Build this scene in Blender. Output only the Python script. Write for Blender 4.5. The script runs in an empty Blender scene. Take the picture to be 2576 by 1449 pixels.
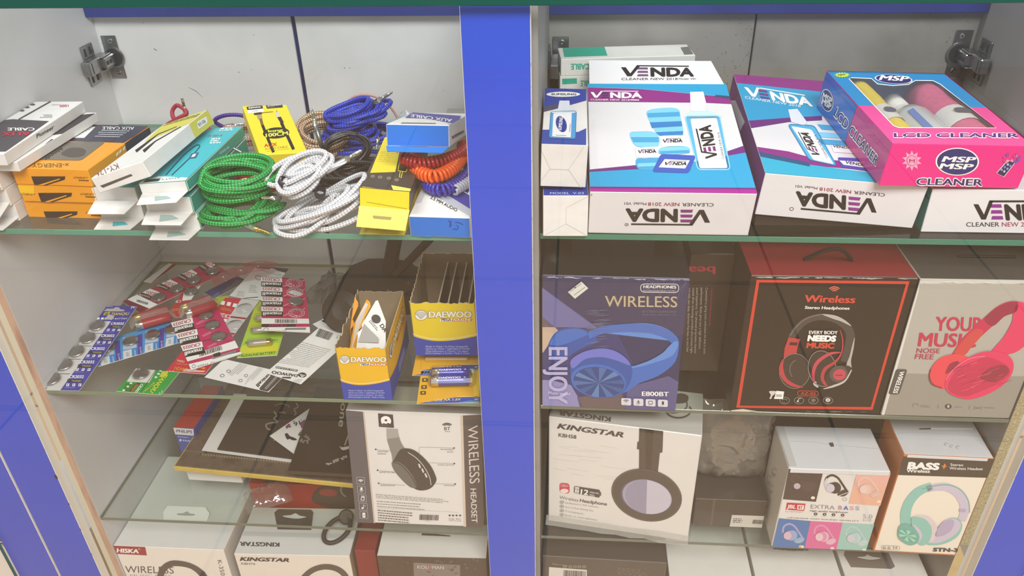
import bpy, math, random
import numpy as np
from mathutils import Vector, Matrix, Euler

SC = bpy.context.scene
C = SC.collection
rnd = random.Random(7)

# ------------------------------------------------------------------ camera
def look(yaw, pitch, roll):
    cy, sy, cp, sp = math.cos(yaw), math.sin(yaw), math.cos(pitch), math.sin(pitch)
    fwd = Vector((sy * cp, cy * cp, -sp)); right = Vector((cy, -sy, 0)); up = right.cross(fwd)
    cr, sr = math.cos(roll), math.sin(roll)
    r2 = right * cr + up * sr; u2 = up * cr - right * sr
    return Matrix((r2, u2, -fwd)).transposed().to_4x4()
cd = bpy.data.cameras.new('camera'); cam = bpy.data.objects.new('camera', cd); C.objects.link(cam)
cam.matrix_world = Matrix.Translation((0.0349, -0.7102, 0.3929)) @ look(-0.084, 0.559, -0.025)
cd.sensor_fit = 'HORIZONTAL'; cd.sensor_width = 36; cd.lens = 36 * 2007.1 / 2576
cd.clip_start = 0.01
SC.camera = cam

# ------------------------------------------------------------------ world, lamps, exposure
w = bpy.data.worlds.new('world'); SC.world = w; w.use_nodes = True
bg = w.node_tree.nodes['Background']; bg.inputs[0].default_value = (0.78, 0.76, 0.74, 1); bg.inputs[1].default_value = 0.5
def area(name, loc, target, size, power, col):
    l = bpy.data.lights.new(name, 'AREA'); l.shape = 'RECTANGLE'; l.size, l.size_y = size; l.energy = power; l.color = col
    o = bpy.data.objects.new(name, l); C.objects.link(o); o.location = loc
    o.rotation_euler = (Vector(target) - Vector(loc)).to_track_quat('-Z', 'Y').to_euler()
area('ceiling_lamp_over_counter', (-0.9, 0.15, 2.0), (-0.1, 0.2, 0), (0.5, 0.9), 22, (0.95, 0.975, 1))
area('ceiling_lamp_over_aisle', (0.5, -1.7, 1.9), (0, 0.2, -0.35), (1.6, 0.8), 80, (1, 0.98, 0.955))
SC.view_settings.view_transform = 'Standard'; SC.view_settings.look = 'None'
SC.view_settings.exposure = 0.25; SC.view_settings.gamma = 1; SC.view_settings.use_curve_mapping = False
SC.cycles.transparent_max_bounces = 32
SC.cycles.max_bounces = 8

# ------------------------------------------------------------------ materials
MATS = {}
def lin(h):
    v = [int(h[i:i + 2], 16) / 255 for i in (0, 2, 4)]
    return tuple(x / 12.92 if x <= 0.04045 else ((x + 0.055) / 1.055) ** 2.4 for x in v) + (1,)
def M(h, r=0.45, metal=0.0, coat=0.0, vary=0.0, scale=40, spec=0.4):
    """printed board, plastic or metal of one colour; vary > 0 mottles it with noise"""
    k = (h, r, metal, coat, vary, scale, spec)
    if k in MATS: return MATS[k]
    m = bpy.data.materials.new('m_' + h); m.use_nodes = True; nt = m.node_tree; p = nt.nodes['Principled BSDF']
    p.inputs['Base Color'].default_value = lin(h); p.inputs['Roughness'].default_value = r
    p.inputs['Metallic'].default_value = metal; p.inputs['Coat Weight'].default_value = coat
    p.inputs['Coat Roughness'].default_value = 0.08; p.inputs['Specular IOR Level'].default_value = spec
    if vary:
        tc = nt.nodes.new('ShaderNodeTexCoord'); n = nt.nodes.new('ShaderNodeTexNoise'); n.inputs['Scale'].default_value = scale
        n.inputs['Detail'].default_value = 5
        mx = nt.nodes.new('ShaderNodeMix'); mx.data_type = 'RGBA'; mx.blend_type = 'MULTIPLY'
        rp = nt.nodes.new('ShaderNodeMapRange'); rp.inputs[1].default_value = 0.35; rp.inputs[2].default_value = 0.7
        rp.inputs[3].default_value = 0.0; rp.inputs[4].default_value = vary
        nt.links.new(tc.outputs['Object'], n.inputs['Vector']); nt.links.new(n.outputs['Fac'], rp.inputs[0])
        nt.links.new(rp.outputs[0], mx.inputs[0]); mx.inputs[6].default_value = lin(h); mx.inputs[7].default_value = (0.35, 0.33, 0.3, 1)
        nt.links.new(mx.outputs[2], p.inputs['Base Color'])
    MATS[k] = m; return m
def glassy(name, tint, f0=0.04, rough=0.0, haze=None, amount=0.0, bump=0):
    """clear sheet: tinted transparency with a facing-ratio gloss, the same from both sides"""
    if name in MATS: return MATS[name]
    m = bpy.data.materials.new(name); m.use_nodes = True; nt = m.node_tree; nt.nodes.clear(); N = nt.nodes.new; L = nt.links.new
    out = N('ShaderNodeOutputMaterial'); tr = N('ShaderNodeBsdfTransparent'); tr.inputs[0].default_value = tint + (1,)
    gl = N('ShaderNodeBsdfGlossy'); gl.inputs['Roughness'].default_value = rough
    lw = N('ShaderNodeLayerWeight'); lw.inputs[0].default_value = 0.5
    p5 = N('ShaderNodeMath'); p5.operation = 'POWER'; p5.inputs[1].default_value = 5
    ma = N('ShaderNodeMath'); ma.operation = 'MULTIPLY_ADD'; ma.inputs[1].default_value = 1 - f0; ma.inputs[2].default_value = f0
    mx = N('ShaderNodeMixShader')
    L(lw.outputs['Facing'], p5.inputs[0]); L(p5.outputs[0], ma.inputs[0]); L(ma.outputs[0], mx.inputs[0])
    base = tr
    if haze:
        df = N('ShaderNodeBsdfDiffuse'); df.inputs[0].default_value = lin(haze); m2 = N('ShaderNodeMixShader'); m2.inputs[0].default_value = amount
        L(tr.outputs[0], m2.inputs[1]); L(df.outputs[0], m2.inputs[2]); base = m2
    if bump:
        n = N('ShaderNodeTexNoise'); n.inputs['Scale'].default_value = bump; b = N('ShaderNodeBump'); b.inputs['Strength'].default_value = 0.6; b.inputs['Distance'].default_value = 0.002
        tc = N('ShaderNodeTexCoord'); L(tc.outputs['Object'], n.inputs['Vector']); L(n.outputs[0], b.inputs['Height']); L(b.outputs[0], gl.inputs['Normal'])
    L(base.outputs[0], mx.inputs[1]); L(gl.outputs[0], mx.inputs[2]); L(mx.outputs[0], out.inputs[0])
    MATS[name] = m; return m
def noisy(name, cols, scale, rough=0.6, stretch=(1, 1, 1), detail=6, lo=0.3, hi=0.7, bump=0.0):
    """ramp of colours over noise: chipboard, dusty melamine, leather"""
    if name in MATS: return MATS[name]
    m = bpy.data.materials.new(name); m.use_nodes = True; nt = m.node_tree; p = nt.nodes['Principled BSDF']; N = nt.nodes.new; L = nt.links.new
    tc = N('ShaderNodeTexCoord'); mp = N('ShaderNodeMapping'); mp.inputs['Scale'].default_value = stretch
    n = N('ShaderNodeTexNoise'); n.inputs['Scale'].default_value = scale; n.inputs['Detail'].default_value = detail
    r = N('ShaderNodeValToRGB'); e = r.color_ramp.elements
    for i, c in enumerate(cols):
        pos = lo + (hi - lo) * i / max(1, len(cols) - 1)
        el = e[i] if i < 2 else e.new(pos)
        el.position = pos; el.color = lin(c)
    L(tc.outputs['Object'], mp.inputs[0]); L(mp.outputs[0], n.inputs['Vector']); L(n.outputs['Fac'], r.inputs[0]); L(r.outputs[0], p.inputs['Base Color'])
    p.inputs['Roughness'].default_value = rough
    if bump:
        b = N('ShaderNodeBump'); b.inputs['Strength'].default_value = bump; b.inputs['Distance'].default_value = 0.002
        L(n.outputs['Fac'], b.inputs['Height']); L(b.outputs[0], p.inputs['Normal'])
    MATS[name] = m; return m
def braid(name, light, dark, nu=1.0, nv=4):
    """woven sleeve: two families of diagonal strands over the tube's own length and girth"""
    if name in MATS: return MATS[name]
    m = bpy.data.materials.new(name); m.use_nodes = True; nt = m.node_tree; p = nt.nodes['Principled BSDF']; N = nt.nodes.new; L = nt.links.new
    uv = N('ShaderNodeUVMap'); sp = N('ShaderNodeSeparateXYZ'); L(uv.outputs[0], sp.inputs[0])
    outs = []
    for s in (1, -1):
        a = N('ShaderNodeMath'); a.operation = 'MULTIPLY'; a.inputs[1].default_value = s * nv * 2 * math.pi; L(sp.outputs[1], a.inputs[0])
        b = N('ShaderNodeMath'); b.operation = 'MULTIPLY_ADD'; b.inputs[1].default_value = 2 * math.pi * nu; L(sp.outputs[0], b.inputs[0]); L(a.outputs[0], b.inputs[2])
        c = N('ShaderNodeMath'); c.operation = 'SINE'; L(b.outputs[0], c.inputs[0]); outs.append(c)
    mx = N('ShaderNodeMath'); mx.operation = 'MULTIPLY'; L(outs[0].outputs[0], mx.inputs[0]); L(outs[1].outputs[0], mx.inputs[1])
    rp = N('ShaderNodeMapRange'); rp.inputs[1].default_value = -0.35; rp.inputs[2].default_value = 0.3; L(mx.outputs[0], rp.inputs[0])
    co = N('ShaderNodeMix'); co.data_type = 'RGBA'; co.inputs[6].default_value = lin(light); co.inputs[7].default_value = lin(dark)
    L(rp.outputs[0], co.inputs[0]); L(co.outputs[2], p.inputs['Base Color']); p.inputs['Roughness'].default_value = 0.4
    b = N('ShaderNodeBump'); b.inputs['Strength'].default_value = 0.5; b.inputs['Distance'].default_value = 0.0006; b.invert = True
    L(rp.outputs[0], b.inputs['Height']); L(b.outputs[0], p.inputs['Normal'])
    MATS[name] = m; return m

# ------------------------------------------------------------------ mesh builder
class MB:
    def __init__(s): s.v = []; s.f = []; s.mi = []; s.ms = []; s.uv = {}
    def mid(s, m):
        if m not in s.ms: s.ms.append(m)
        return s.ms.index(m)
    def add(s, vs, fs, m):
        k = len(s.v); s.v += [tuple(v) for v in vs]; i = s.mid(m)
        for f in fs: s.f.append(tuple(j + k for j in f)); s.mi.append(i)
    def box(s, dim, m, o=(0, 0, 0), b=0.0006, fm=None, rot=None):
        """box with chamfered edges; fm maps faces F K L R T B to their own material"""
        fm = fm or {}; W = dim; b = min(b, min(dim) * 0.3); vs = []; key = {}
        T = Matrix.Translation(o) @ (Euler(rot).to_matrix().to_4x4() if rot else Matrix())
        for ax in range(3):
            for sg in (0, 1):
                for u in (0, 1):
                    for t in (0, 1):
                        q = [0, 0, 0]; q[ax] = sg * W[ax]; a1, a2 = (ax + 1) % 3, (ax + 2) % 3
                        q[a1] = b if u == 0 else W[a1] - b; q[a2] = b if t == 0 else W[a2] - b
                        c = [0, 0, 0]; c[ax] = sg; c[a1] = u; c[a2] = t
                        key[(ax, tuple(c))] = len(vs); vs.append(T @ Vector(q))
        nm = {(0, 0): 'L', (0, 1): 'R', (1, 0): 'F', (1, 1): 'K', (2, 0): 'B', (2, 1): 'T'}
        byM = {}
        for ax in range(3):
            a1, a2 = (ax + 1) % 3, (ax + 2) % 3
            for sg in (0, 1):
                cs = []
                for u, t in ((0, 0), (1, 0), (1, 1), (0, 1)):
                    c = [0, 0, 0]; c[ax] = sg; c[a1] = u; c[a2] = t; cs.append(key[(ax, tuple(c))])
                if sg == 0: cs.reverse()
                if fm.get(nm[(ax, sg)], m) is not None: byM.setdefault(fm.get(nm[(ax, sg)], m), []).append(tuple(cs))
            # chamfer strips along axis ax
            for u in (0, 1):
                for t in (0, 1):
                    c0 = [0, 0, 0]; c0[a1] = u; c0[a2] = t; c1 = list(c0); c1[ax] = 1
                    q = (key[(a1, tuple(c0))], key[(a1, tuple(c1))], key[(a2, tuple(c1))], key[(a2, tuple(c0))])
                    if u == t: q = q[::-1]
                    byM.setdefault(m, []).append(q)
        for x in (0, 1):
            for y in (0, 1):
                for z in (0, 1):
                    t = tuple(key[(a, (x, y, z))] for a in range(3))
                    byM[m].append(t if (x + y + z) % 2 else t[::-1])
        k = len(s.v); s.v += [tuple(v) for v in vs]
        for mm, fs in byM.items():
            i = s.mid(mm)
            for f in fs: s.f.append(tuple(j + k for j in f)); s.mi.append(i)
        return s
    def prism(s, pts, z0, z1, m, T=None, mside=None):
        n = len(pts); T = T or Matrix()
        vs = [T @ Vector((x, y, z0)) for x, y in pts] + [T @ Vector((x, y, z1)) for x, y in pts]
        s.add(vs, [tuple(range(n))[::-1], tuple(range(n, 2 * n))], m)
        s.add(vs, [(i, (i + 1) % n, n + (i + 1) % n, n + i) for i in range(n)], mside or m); return s
    def lathe(s, prof, m, T=None, n=20, mats=None):
        T = T or Matrix(); k = len(prof)
        vs = [T @ Vector((r * math.cos(2 * math.pi * j / n), r * math.sin(2 * math.pi * j / n), z)) for r, z in prof for j in range(n)]
        for i in range(k - 1):
            s.add(vs if i == 0 else [], [], m)
            b = len(s.v) - len(vs); mi = s.mid(mats[i] if mats else m)
            for j in range(n):
                s.f.append((b + i * n + j, b + i * n + (j + 1) % n, b + (i + 1) * n + (j + 1) % n, b + (i + 1) * n + j)); s.mi.append(mi)
        return s
    def tube(s, pts, r, m, n=8, closed=False, vscale=None):
        P = [Vector(p) for p in pts]; k = len(P); rings = []; T0 = None; nrm = None; L = 0; mi = s.mid(m)
        us = []
        for i in range(k):
            t = ((P[(i + 1) % k] if closed or i < k - 1 else P[i]) - (P[i - 1] if closed or i > 0 else P[i])).normalized()
            if nrm is None: nrm = t.orthogonal().normalized()
            else:
                nrm = (nrm - t * nrm.dot(t))
                nrm = nrm.normalized() if nrm.length > 1e-6 else t.orthogonal().normalized()
            bn = t.cross(nrm); rr = r[i] if isinstance(r, (list, tuple)) else r
            if i: L += (P[i] - P[i - 1]).length
            us.append(L)
            rings.append([P[i] + (nrm * math.cos(2 * math.pi * j / n) + bn * math.sin(2 * math.pi * j / n)) * rr for j in range(n)])
        b = len(s.v)
        for rg in rings: s.v += [tuple(v) for v in rg]
        rad = r[0] if isinstance(r, (list, tuple)) else r
        vs = vscale or (2 * math.pi * rad * 0.8)
        for i in range(k if closed else k - 1):
            i2 = (i + 1) % k; u0 = us[i] / vs; u1 = (us[i2] if i2 else L + (P[0] - P[-1]).length) / vs
            for j in range(n):
                j2 = (j + 1) % n
                s.uv[len(s.f)] = ((u0, j / n), (u0, (j + 1) / n), (u1, (j + 1) / n), (u1, j / n))
                s.f.append((b + i * n + j, b + i * n + j2, b + i2 * n + j2, b + i2 * n + j)); s.mi.append(mi)
        if not closed:
            s.f.append(tuple(b + j for j in range(n))[::-1]); s.mi.append(mi)
            s.f.append(tuple(b + (k - 1) * n + j for j in range(n))); s.mi.append(mi)
        return s
    def obj(s, name, parent=None, loc=(0, 0, 0), rot=(0, 0, 0), smooth=False):
        me = bpy.data.meshes.new(name); me.from_pydata(s.v, [], s.f)
        for m in s.ms: me.materials.append(m)
        me.polygons.foreach_set('material_index', s.mi)
        if smooth: me.polygons.foreach_set('use_smooth', [True] * len(s.f))
        if s.uv:
            ul = me.uv_layers.new(name='UVMap')
            for pi, q in s.uv.items():
                p = me.polygons[pi]
                for li, c in zip(p.loop_indices, q): ul.data[li].uv = c
        me.update(); o = bpy.data.objects.new(name, me); C.objects.link(o)
        o.location = loc; o.rotation_euler = rot
        if parent: o.parent = parent
        return o
def tag(o, label, cat, group=None):
    o['label'] = label; o['category'] = cat
    if group: o['group'] = group
    return o
def empty(name, label, cat, loc=(0, 0, 0), rot=(0, 0, 0), group=None):
    o = bpy.data.objects.new(name, None); C.objects.link(o); o.location = loc; o.rotation_euler = rot; o.empty_display_size = 0.02
    return tag(o, label, cat, group)

# ------------------------------------------------------------------ printing on flat faces
GL = {}
def glyphs(txt, bold):
    k = (txt, bold)
    if k not in GL:
        cu = bpy.data.curves.new('t', 'FONT'); cu.body = txt; cu.size = 1; cu.resolution_u = 3; cu.offset = bold
        ob = bpy.data.objects.new('t', cu); C.objects.link(ob)
        dg = bpy.context.evaluated_depsgraph_get(); me = bpy.data.meshes.new_from_object(ob.evaluated_get(dg))
        v = [(a.co.x, a.co.y) for a in me.vertices]; f = [tuple(p.vertices) for p in me.polygons]
        bpy.data.objects.remove(ob); bpy.data.curves.remove(cu); bpy.data.meshes.remove(me)
        GL[k] = (v, f)
    return GL[k]
CAP = 0.73
def clip(poly, W, H):
    for ax, lim, sg in ((0, 0, 1), (0, W, -1), (1, 0, 1), (1, H, -1)):
        out = []
        for i in range(len(poly)):
            a, b = poly[i - 1], poly[i]; da, db = (a[ax] - lim) * sg, (b[ax] - lim) * sg
            if (da < 0) != (db < 0):
                t = da / (da - db); out.append((a[0] + (b[0] - a[0]) * t, a[1] + (b[1] - a[1]) * t))
            if db >= 0: out.append(b)
        poly = out
        if len(poly) < 3: return []
    return poly
STEP = 0.00016
class Art:
    """artwork of one face, drawn in the coordinates of a layout sketch whose corners q = BL BR TR TL"""
    def __init__(s, mb, o, ex, ey, n, W, H, q):
        s.mb = mb; s.o = Vector(o); s.ex = Vector(ex); s.ey = Vector(ey); s.n = Vector(n); s.W = W; s.H = H
        A = []; B = []
        for (x, y), (X, Y) in zip(q, ((0, 0), (W, 0), (W, H), (0, H))):
            A.append([x, y, 1, 0, 0, 0, -X * x, -X * y]); B.append(X)
            A.append([0, 0, 0, x, y, 1, -Y * x, -Y * y]); B.append(Y)
        s.h = np.append(np.linalg.solve(np.array(A, float), np.array(B, float)), 1)
    def m(s, p):
        h = s.h; d = h[6] * p[0] + h[7] * p[1] + 1
        return ((h[0] * p[0] + h[1] * p[1] + h[2]) / d, (h[3] * p[0] + h[4] * p[1] + h[5]) / d)
    def raw(s, polys, mat, l):
        mb = s.mb; vs = []; fs = []
        for p in polys:
            p = clip([s.m(a) for a in p], s.W, s.H)
            if len(p) < 3: continue
            ar = sum(p[i - 1][0] * p[i][1] - p[i][0] * p[i - 1][1] for i in range(len(p)))
            if ar < 0: p = p[::-1]
            k = len(vs); vs += [s.o + s.ex * a + s.ey * b + s.n * (STEP * l) for a, b in p]; fs.append(tuple(range(k, k + len(p))))
        mb.add(vs, fs, mat)
    def p(s, pts, mat, l=1): s.raw([pts], mat, l); return s
    def r(s, x0, y0, x1, y1, mat, l=1): return s.p([(x0, y0), (x1, y0), (x1, y1), (x0, y1)], mat, l)
    def t(s, txt, p0, p1, p2, mat, l=2, bold=0.0):
        """txt with its baseline from p0 to p1; p2 = top of the capitals above p0, or their height"""
        v, f = glyphs(txt, min(bold, 0))
        if not v: return s
        sh = [(0, 0)]; k = bold * 0.9                       # heavier faces are struck several times, a hair apart
        if bold > 0.05: sh = [(k * math.cos(t * math.pi / 4), k * math.sin(t * math.pi / 4)) for t in range(8)] + sh
        elif bold > 0.004: sh = [(-k, -k * 0.4), (-k, k * 0.4), (k, -k * 0.4), (k, k * 0.4), (0, 0)]
        else: k = 0
        n0 = len(v); v = [(a[0] + dx, a[1] + dy) for dx, dy in sh for a in v]; f0 = f
        xs = [a[0] for a in v]; x0, x1 = min(xs), max(xs)
        ux, uy = p1[0] - p0[0], p1[1] - p0[1]
        if isinstance(p2, tuple): vx, vy = p2[0] - p0[0], p2[1] - p0[1]
        else:
            L = math.hypot(ux, uy); vx, vy = uy / L * p2, -ux / L * p2
        g = [(p0[0] + ux * (a - x0) / (x1 - x0) + vx * b / CAP, p0[1] + uy * (a - x0) / (x1 - x0) + vy * b / CAP) for a, b in v]
        for j in range(len(sh)): s.raw([[g[i + n0 * j] for i in q] for q in f0], mat, l + 0.09 * j)
        return s
    def e(s, c, ax, ay, mat, l=1, n=28, a0=0, a1=360):
        """ellipse about c with half axes the vectors ax, ay"""
        if not isinstance(ax, tuple): ax = (ax, 0)
        if not isinstance(ay, tuple): ay = (0, -ay)
        full = a1 - a0 >= 360; k = n if full else n + 1
        pts = []
        for i in range(k):
            t = math.radians(a0 + (a1 - a0) * i / n); pts.append((c[0] + ax[0] * math.cos(t) + ay[0] * math.sin(t), c[1] + ax[1] * math.cos(t) + ay[1] * math.sin(t)))
        return s.p(pts, mat, l)
    def ln(s, pts, w, mat, l=2, closed=False):
        """stroke along pts; w = width, or a list of widths"""
        n = len(pts); A = []; B = []
        W = list(np.interp(np.linspace(0, 1, n), np.linspace(0, 1, len(w)), w)) if isinstance(w, (list, tuple)) and len(w) > 1 else [w[0] if isinstance(w, (list, tuple)) else w] * n
        for i in range(n):
            a = pts[i - 1] if closed or i else pts[i]; b = pts[(i + 1) % n] if closed or i < n - 1 else pts[i]
            d = (b[0] - a[0], b[1] - a[1]); L = math.hypot(*d) or 1
            nx, ny = -d[1] / L * W[i] / 2, d[0] / L * W[i] / 2
            A.append((pts[i][0] + nx, pts[i][1] + ny)); B.append((pts[i][0] - nx, pts[i][1] - ny))
        s.raw([[A[i], A[(i + 1) % n], B[(i + 1) % n], B[i]] for i in range(n if closed else n - 1)], mat, l); return s
    def arc(s, c, ax, ay, a0, a1, w, mat, l=2, n=24):
        if not isinstance(ax, tuple): ax = (ax, 0)
        if not isinstance(ay, tuple): ay = (0, -ay)
        pts = []
        for i in range(n + 1):
            t = math.radians(a0 + (a1 - a0) * i / n); pts.append((c[0] + ax[0] * math.cos(t) + ay[0] * math.sin(t), c[1] + ax[1] * math.cos(t) + ay[1] * math.sin(t)))
        return s.ln(pts, w, mat, l)
    def sp(s, pts, k=6, closed=False):
        """smooth curve through pts"""
        out = []; n = len(pts)
        for i in range(n if closed else n - 1):
            P = [pts[(i + j) % n] if closed else pts[min(max(i + j, 0), n - 1)] for j in (-1, 0, 1, 2)]
            for q in range(k):
                t = q / k
                out.append(tuple(0.5 * (2 * P[1][d] + (P[2][d] - P[0][d]) * t + (2 * P[0][d] - 5 * P[1][d] + 4 * P[2][d] - P[3][d]) * t * t + (3 * P[1][d] - P[0][d] - 3 * P[2][d] + P[3][d]) * t ** 3) for d in (0, 1)))
        if not closed: out.append(pts[-1])
        return out
    def blob(s, pts, mat, l=1, k=6): return s.p(s.sp(pts, k, True), mat, l)
    def rr(s, q, rad, mat, l=1, line=0, lm=None):
        """rounded quad q with corner radius rad (sketch units)"""
        pts = []
        for i in range(4):
            a, b, c = q[i - 1], q[i], q[(i + 1) % 4]
            la = math.dist(a, b); lc = math.dist(b, c)
            p0 = (b[0] + (a[0] - b[0]) * rad / la, b[1] + (a[1] - b[1]) * rad / la); p1 = (b[0] + (c[0] - b[0]) * rad / lc, b[1] + (c[1] - b[1]) * rad / lc)
            for k in range(5):
                t = k / 4; pts.append(tuple((1 - t) ** 2 * p0[d] + 2 * t * (1 - t) * b[d] + t * t * p1[d] for d in (0, 1)))
        if mat: s.p(pts, mat, l)
        if line: s.ln(pts, line, lm, l + 1, True)
        return s
    def fine(s, p0, p1, p2, n, mat, l=2, fill=0.45, seed=1, word=0.05):
        """n rows of print too small to read: word-long dashes between p0-p1 (top) and p2 (bottom left)"""
        g = random.Random(seed); ps = []
        ux, uy = p1[0] - p0[0], p1[1] - p0[1]; vx, vy = (p2[0] - p0[0]) / n, (p2[1] - p0[1]) / n
        for i in range(n):
            x = 0; end = g.uniform(0.6, 1)
            while x < end:
                w2 = min(g.uniform(0.4, 1.6) * word, end - x)
                a = (p0[0] + ux * x + vx * i, p0[1] + uy * x + vy * i); b = (p0[0] + ux * (x + w2) + vx * i, p0[1] + uy * (x + w2) + vy * i)
                ps.append([a, b, (b[0] + vx * fill, b[1] + vy * fill), (a[0] + vx * fill, a[1] + vy * fill)]); x += w2 + word * 0.3
        s.raw(ps, mat, l); return s
    def bars(s, p0, p1, p2, mat, l=2, n=26, seed=3):
        """bar code from p0 along p1, height to p2"""
        g = random.Random(seed); ps = []; x = 0; v = (p2[0] - p0[0], p2[1] - p0[1])
        while x < 1:
            w2 = min(g.choice((0.35, 0.5, 0.9)) / n, 1 - x); a = tuple(p0[d] + (p1[d] - p0[d]) * x for d in (0, 1)); b = tuple(p0[d] + (p1[d] - p0[d]) * (x + w2) for d in (0, 1))
            ps.append([a, b, (b[0] + v[0], b[1] + v[1]), (a[0] + v[0], a[1] + v[1])]); x += w2 + g.choice((0.35, 0.6)) / n
        s.raw(ps, mat, l); return s
def face(mb, dim, side, q, o=(0, 0, 0)):
    W, D, H = dim; x, y, z = o
    X, Y, Z = Vector((1, 0, 0)), Vector((0, 1, 0)), Vector((0, 0, 1))
    a = {'F': ((x, y, z), X, Z, -Y, W, H), 'T': ((x, y, z + H), X, Y, Z, W, D), 'R': ((x + W, y, z), Y, Z, X, D, H),
         'L': ((x, y + D, z), -Y, Z, -X, D, H), 'K': ((x + W, y + D, z), -X, Z, Y, W, H)}[side]
    return Art(mb, *a, q)
def edge_glint(a, p0, p1, w2, m, seed=1, k=22):
    """glints of the wrapping film painted along an edge: a broken pale line"""
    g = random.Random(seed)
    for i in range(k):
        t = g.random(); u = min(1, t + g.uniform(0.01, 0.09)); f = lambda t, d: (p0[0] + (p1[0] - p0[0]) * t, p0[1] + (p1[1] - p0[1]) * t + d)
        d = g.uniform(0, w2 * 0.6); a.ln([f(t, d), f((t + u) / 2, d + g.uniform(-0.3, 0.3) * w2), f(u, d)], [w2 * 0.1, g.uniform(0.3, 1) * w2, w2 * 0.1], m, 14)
WHITE = M('f1efec', 0.5, vary=0.12, scale=60); INK = M('1b1a1c', 0.5); INKW = M('f6f5f2', 0.5)
GREY = M('8b8a8a', 0.5)

# ------------------------------------------------------------------ the display counter
ZF = -0.77
BLUE = M('2c50d4', 0.35, vary=0.10, scale=9); MEL = noisy('white_melamine', ['c6c6c8', 'd6d6d8', 'cfcfd1'], 5, 0.4)
MELD = noisy('dusty_melamine', ['6e6b67', '8b8884', '93908d', '7a7773'], 6, 0.45, (1, 1, 0.8), 8, 0.25, 0.75)
EDGE = M('e9e8e0', 0.5); RAW = noisy('raw_wood', ['a5826f', 'c3a18c', 'b39380'], 60, 0.8, (1, 1, 0.15), 6, 0.35, 0.65, 0.4)
CHIP = noisy('chipboard', ['857b5c', 'b5a985', '9d9270', 'c9bf9f'], 260, 0.9, (1, 1, 1), 3, 0.3, 0.7, 0.8)
PINE = M('d3bd8b', 0.6, vary=0.3, scale=30); GAP = M('191713', 0.8); NAVY = M('1d2250', 0.5)
STEEL = M('a9a9ab', 0.28, 1.0, vary=0.25, scale=120); DARKS = M('2a2826', 0.5)
counter = empty('display_counter', 'blue and white display counter with two glazed bays of goods', 'display counter', (0, 0, ZF))
OFF = (0, 0, -ZF)
def part(mb, name, parent=None, smooth=False):
    return mb.obj(name, parent or counter, OFF if not parent else (0, 0, 0), smooth=smooth)
def bx(x0, x1, y0, y1, z0, z1, m, fm=None, b=0.0006, mb=None):
    return (mb or MB()).box((x1 - x0, y1 - y0, z1 - z0), m, (x0, y0, z0), b, fm)
ZT = 0.2365; D = 0.0151; YB = 0.345; ZB = -0.70
SQ = [(0, 1), (1, 1), (1, 0), (0, 0)]
LX, LR, RL, RX = -0.609, -0.0655, 0.003, 0.538
chips = random.Random(3)
for x0, x1 in ((-0.757, -0.6945), (-0.692, -0.6291), (-0.0648, -0.0027), (0.5576, 0.62)):
    mb = bx(x0, x1, 0, D - 0.0008, ZF, ZT, EDGE, {'F': BLUE})
    a = face(mb, (x1 - x0, D, ZT - ZF), 'F', [(0, 1000), (62, 1000), (62, 0), (0, 0)], (x0, 0, ZF))
    for s in (0, 62):                                    # laminate chipped along the sawn edges
        for k in range(110):
            y = chips.uniform(0, 1000); e = chips.uniform(0.15, 0.75) * chips.random(); h = chips.uniform(0.5, 2.2)
            d = 1 if s == 0 else -1
            a.p([(s, y - h), (s + d * e, y - h * 0.3), (s + d * e * 0.8, y + h * 0.5), (s, y + h)], M('cbb9a4', 0.8))
    if x0 < -0.6 and x0 > -0.7:
        for y, rad in ((588, 0.9), (640, 0.45), (690, 0.35), (740, 0.3)):
            a.blob([(62 - rad * 1.2, y), (62.5, y + 4 * rad), (62 - rad * 1.5, y + 9 * rad), (62 - rad * 4, y + 6 * rad), (62 - rad * 3.5, y + rad)], INK)
    part(mb, 'front_pillar')
# side panels: raw front edges face the aisle
mb = bx(-0.627, LX, D + 0.0008, YB, ZF, ZT, MEL)
a = face(mb, (0.018, 0.1, ZT - ZF), 'F', [(0, 1), (18, 1), (18, 0), (0, 0)], (-0.627, D + 0.0008, ZF)); a.r(0, 0, 8.5, 1, M('cfc8b4', 0.6)); a.r(8.5, 0, 18, 1, RAW)
part(mb, 'side_panel')
mb = bx(RX, 0.556, D + 0.0008, YB, ZF, ZT, MELD)
a = face(mb, (0.018, 0.1, ZT - ZF), 'F', [(0, 1000), (18, 1000), (18, 0), (0, 0)], (RX, D + 0.0008, ZF)); a.r(0, 0, 11.5, 668, CHIP); a.r(11.5, 0, 18, 1000, M('c4c1ba', 0.6)); a.p([(0, 668), (11.5, 690), (11.5, 1000), (0, 1000)], PINE)
part(mb, 'side_panel')
part(bx(LR, -0.0475, D + 0.0008, YB, ZF, ZT, MEL), 'side_panel'); part(bx(-0.015, RL, D + 0.0008, YB, ZF, ZT, MELD), 'side_panel')
mb = bx(LX, LR, D, YB, ZB - 0.016, ZB, MEL); part(mb, 'base_board'); part(bx(RL, RX, D, YB, ZB - 0.016, ZB, MEL), 'base_board')
part(bx(LX, LR, D, D + 0.015, ZF, ZB - 0.017, BLUE), 'kick_board'); part(bx(RL, RX, D, D + 0.015, ZF, ZB - 0.017, BLUE), 'kick_board')
part(bx(LX + 0.0005, LR - 0.0005, 0.329, 0.3435, 0.149, ZT, M('26347f', 0.4, vary=0.3, scale=20)), 'top_rail')
part(bx(RL + 0.0005, RX - 0.0005, 0.329, 0.3435, 0.1495, ZT, M('26347f', 0.4, vary=0.4, scale=14)), 'top_rail')
part(bx(-0.345, -0.325, YB + 0.004, YB + 0.016, ZB, 0.149, NAVY), 'door_mullion')
part(bx(0.255, 0.275, YB + 0.004, YB + 0.016, ZB, 0.149, GAP), 'door_mullion')
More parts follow.
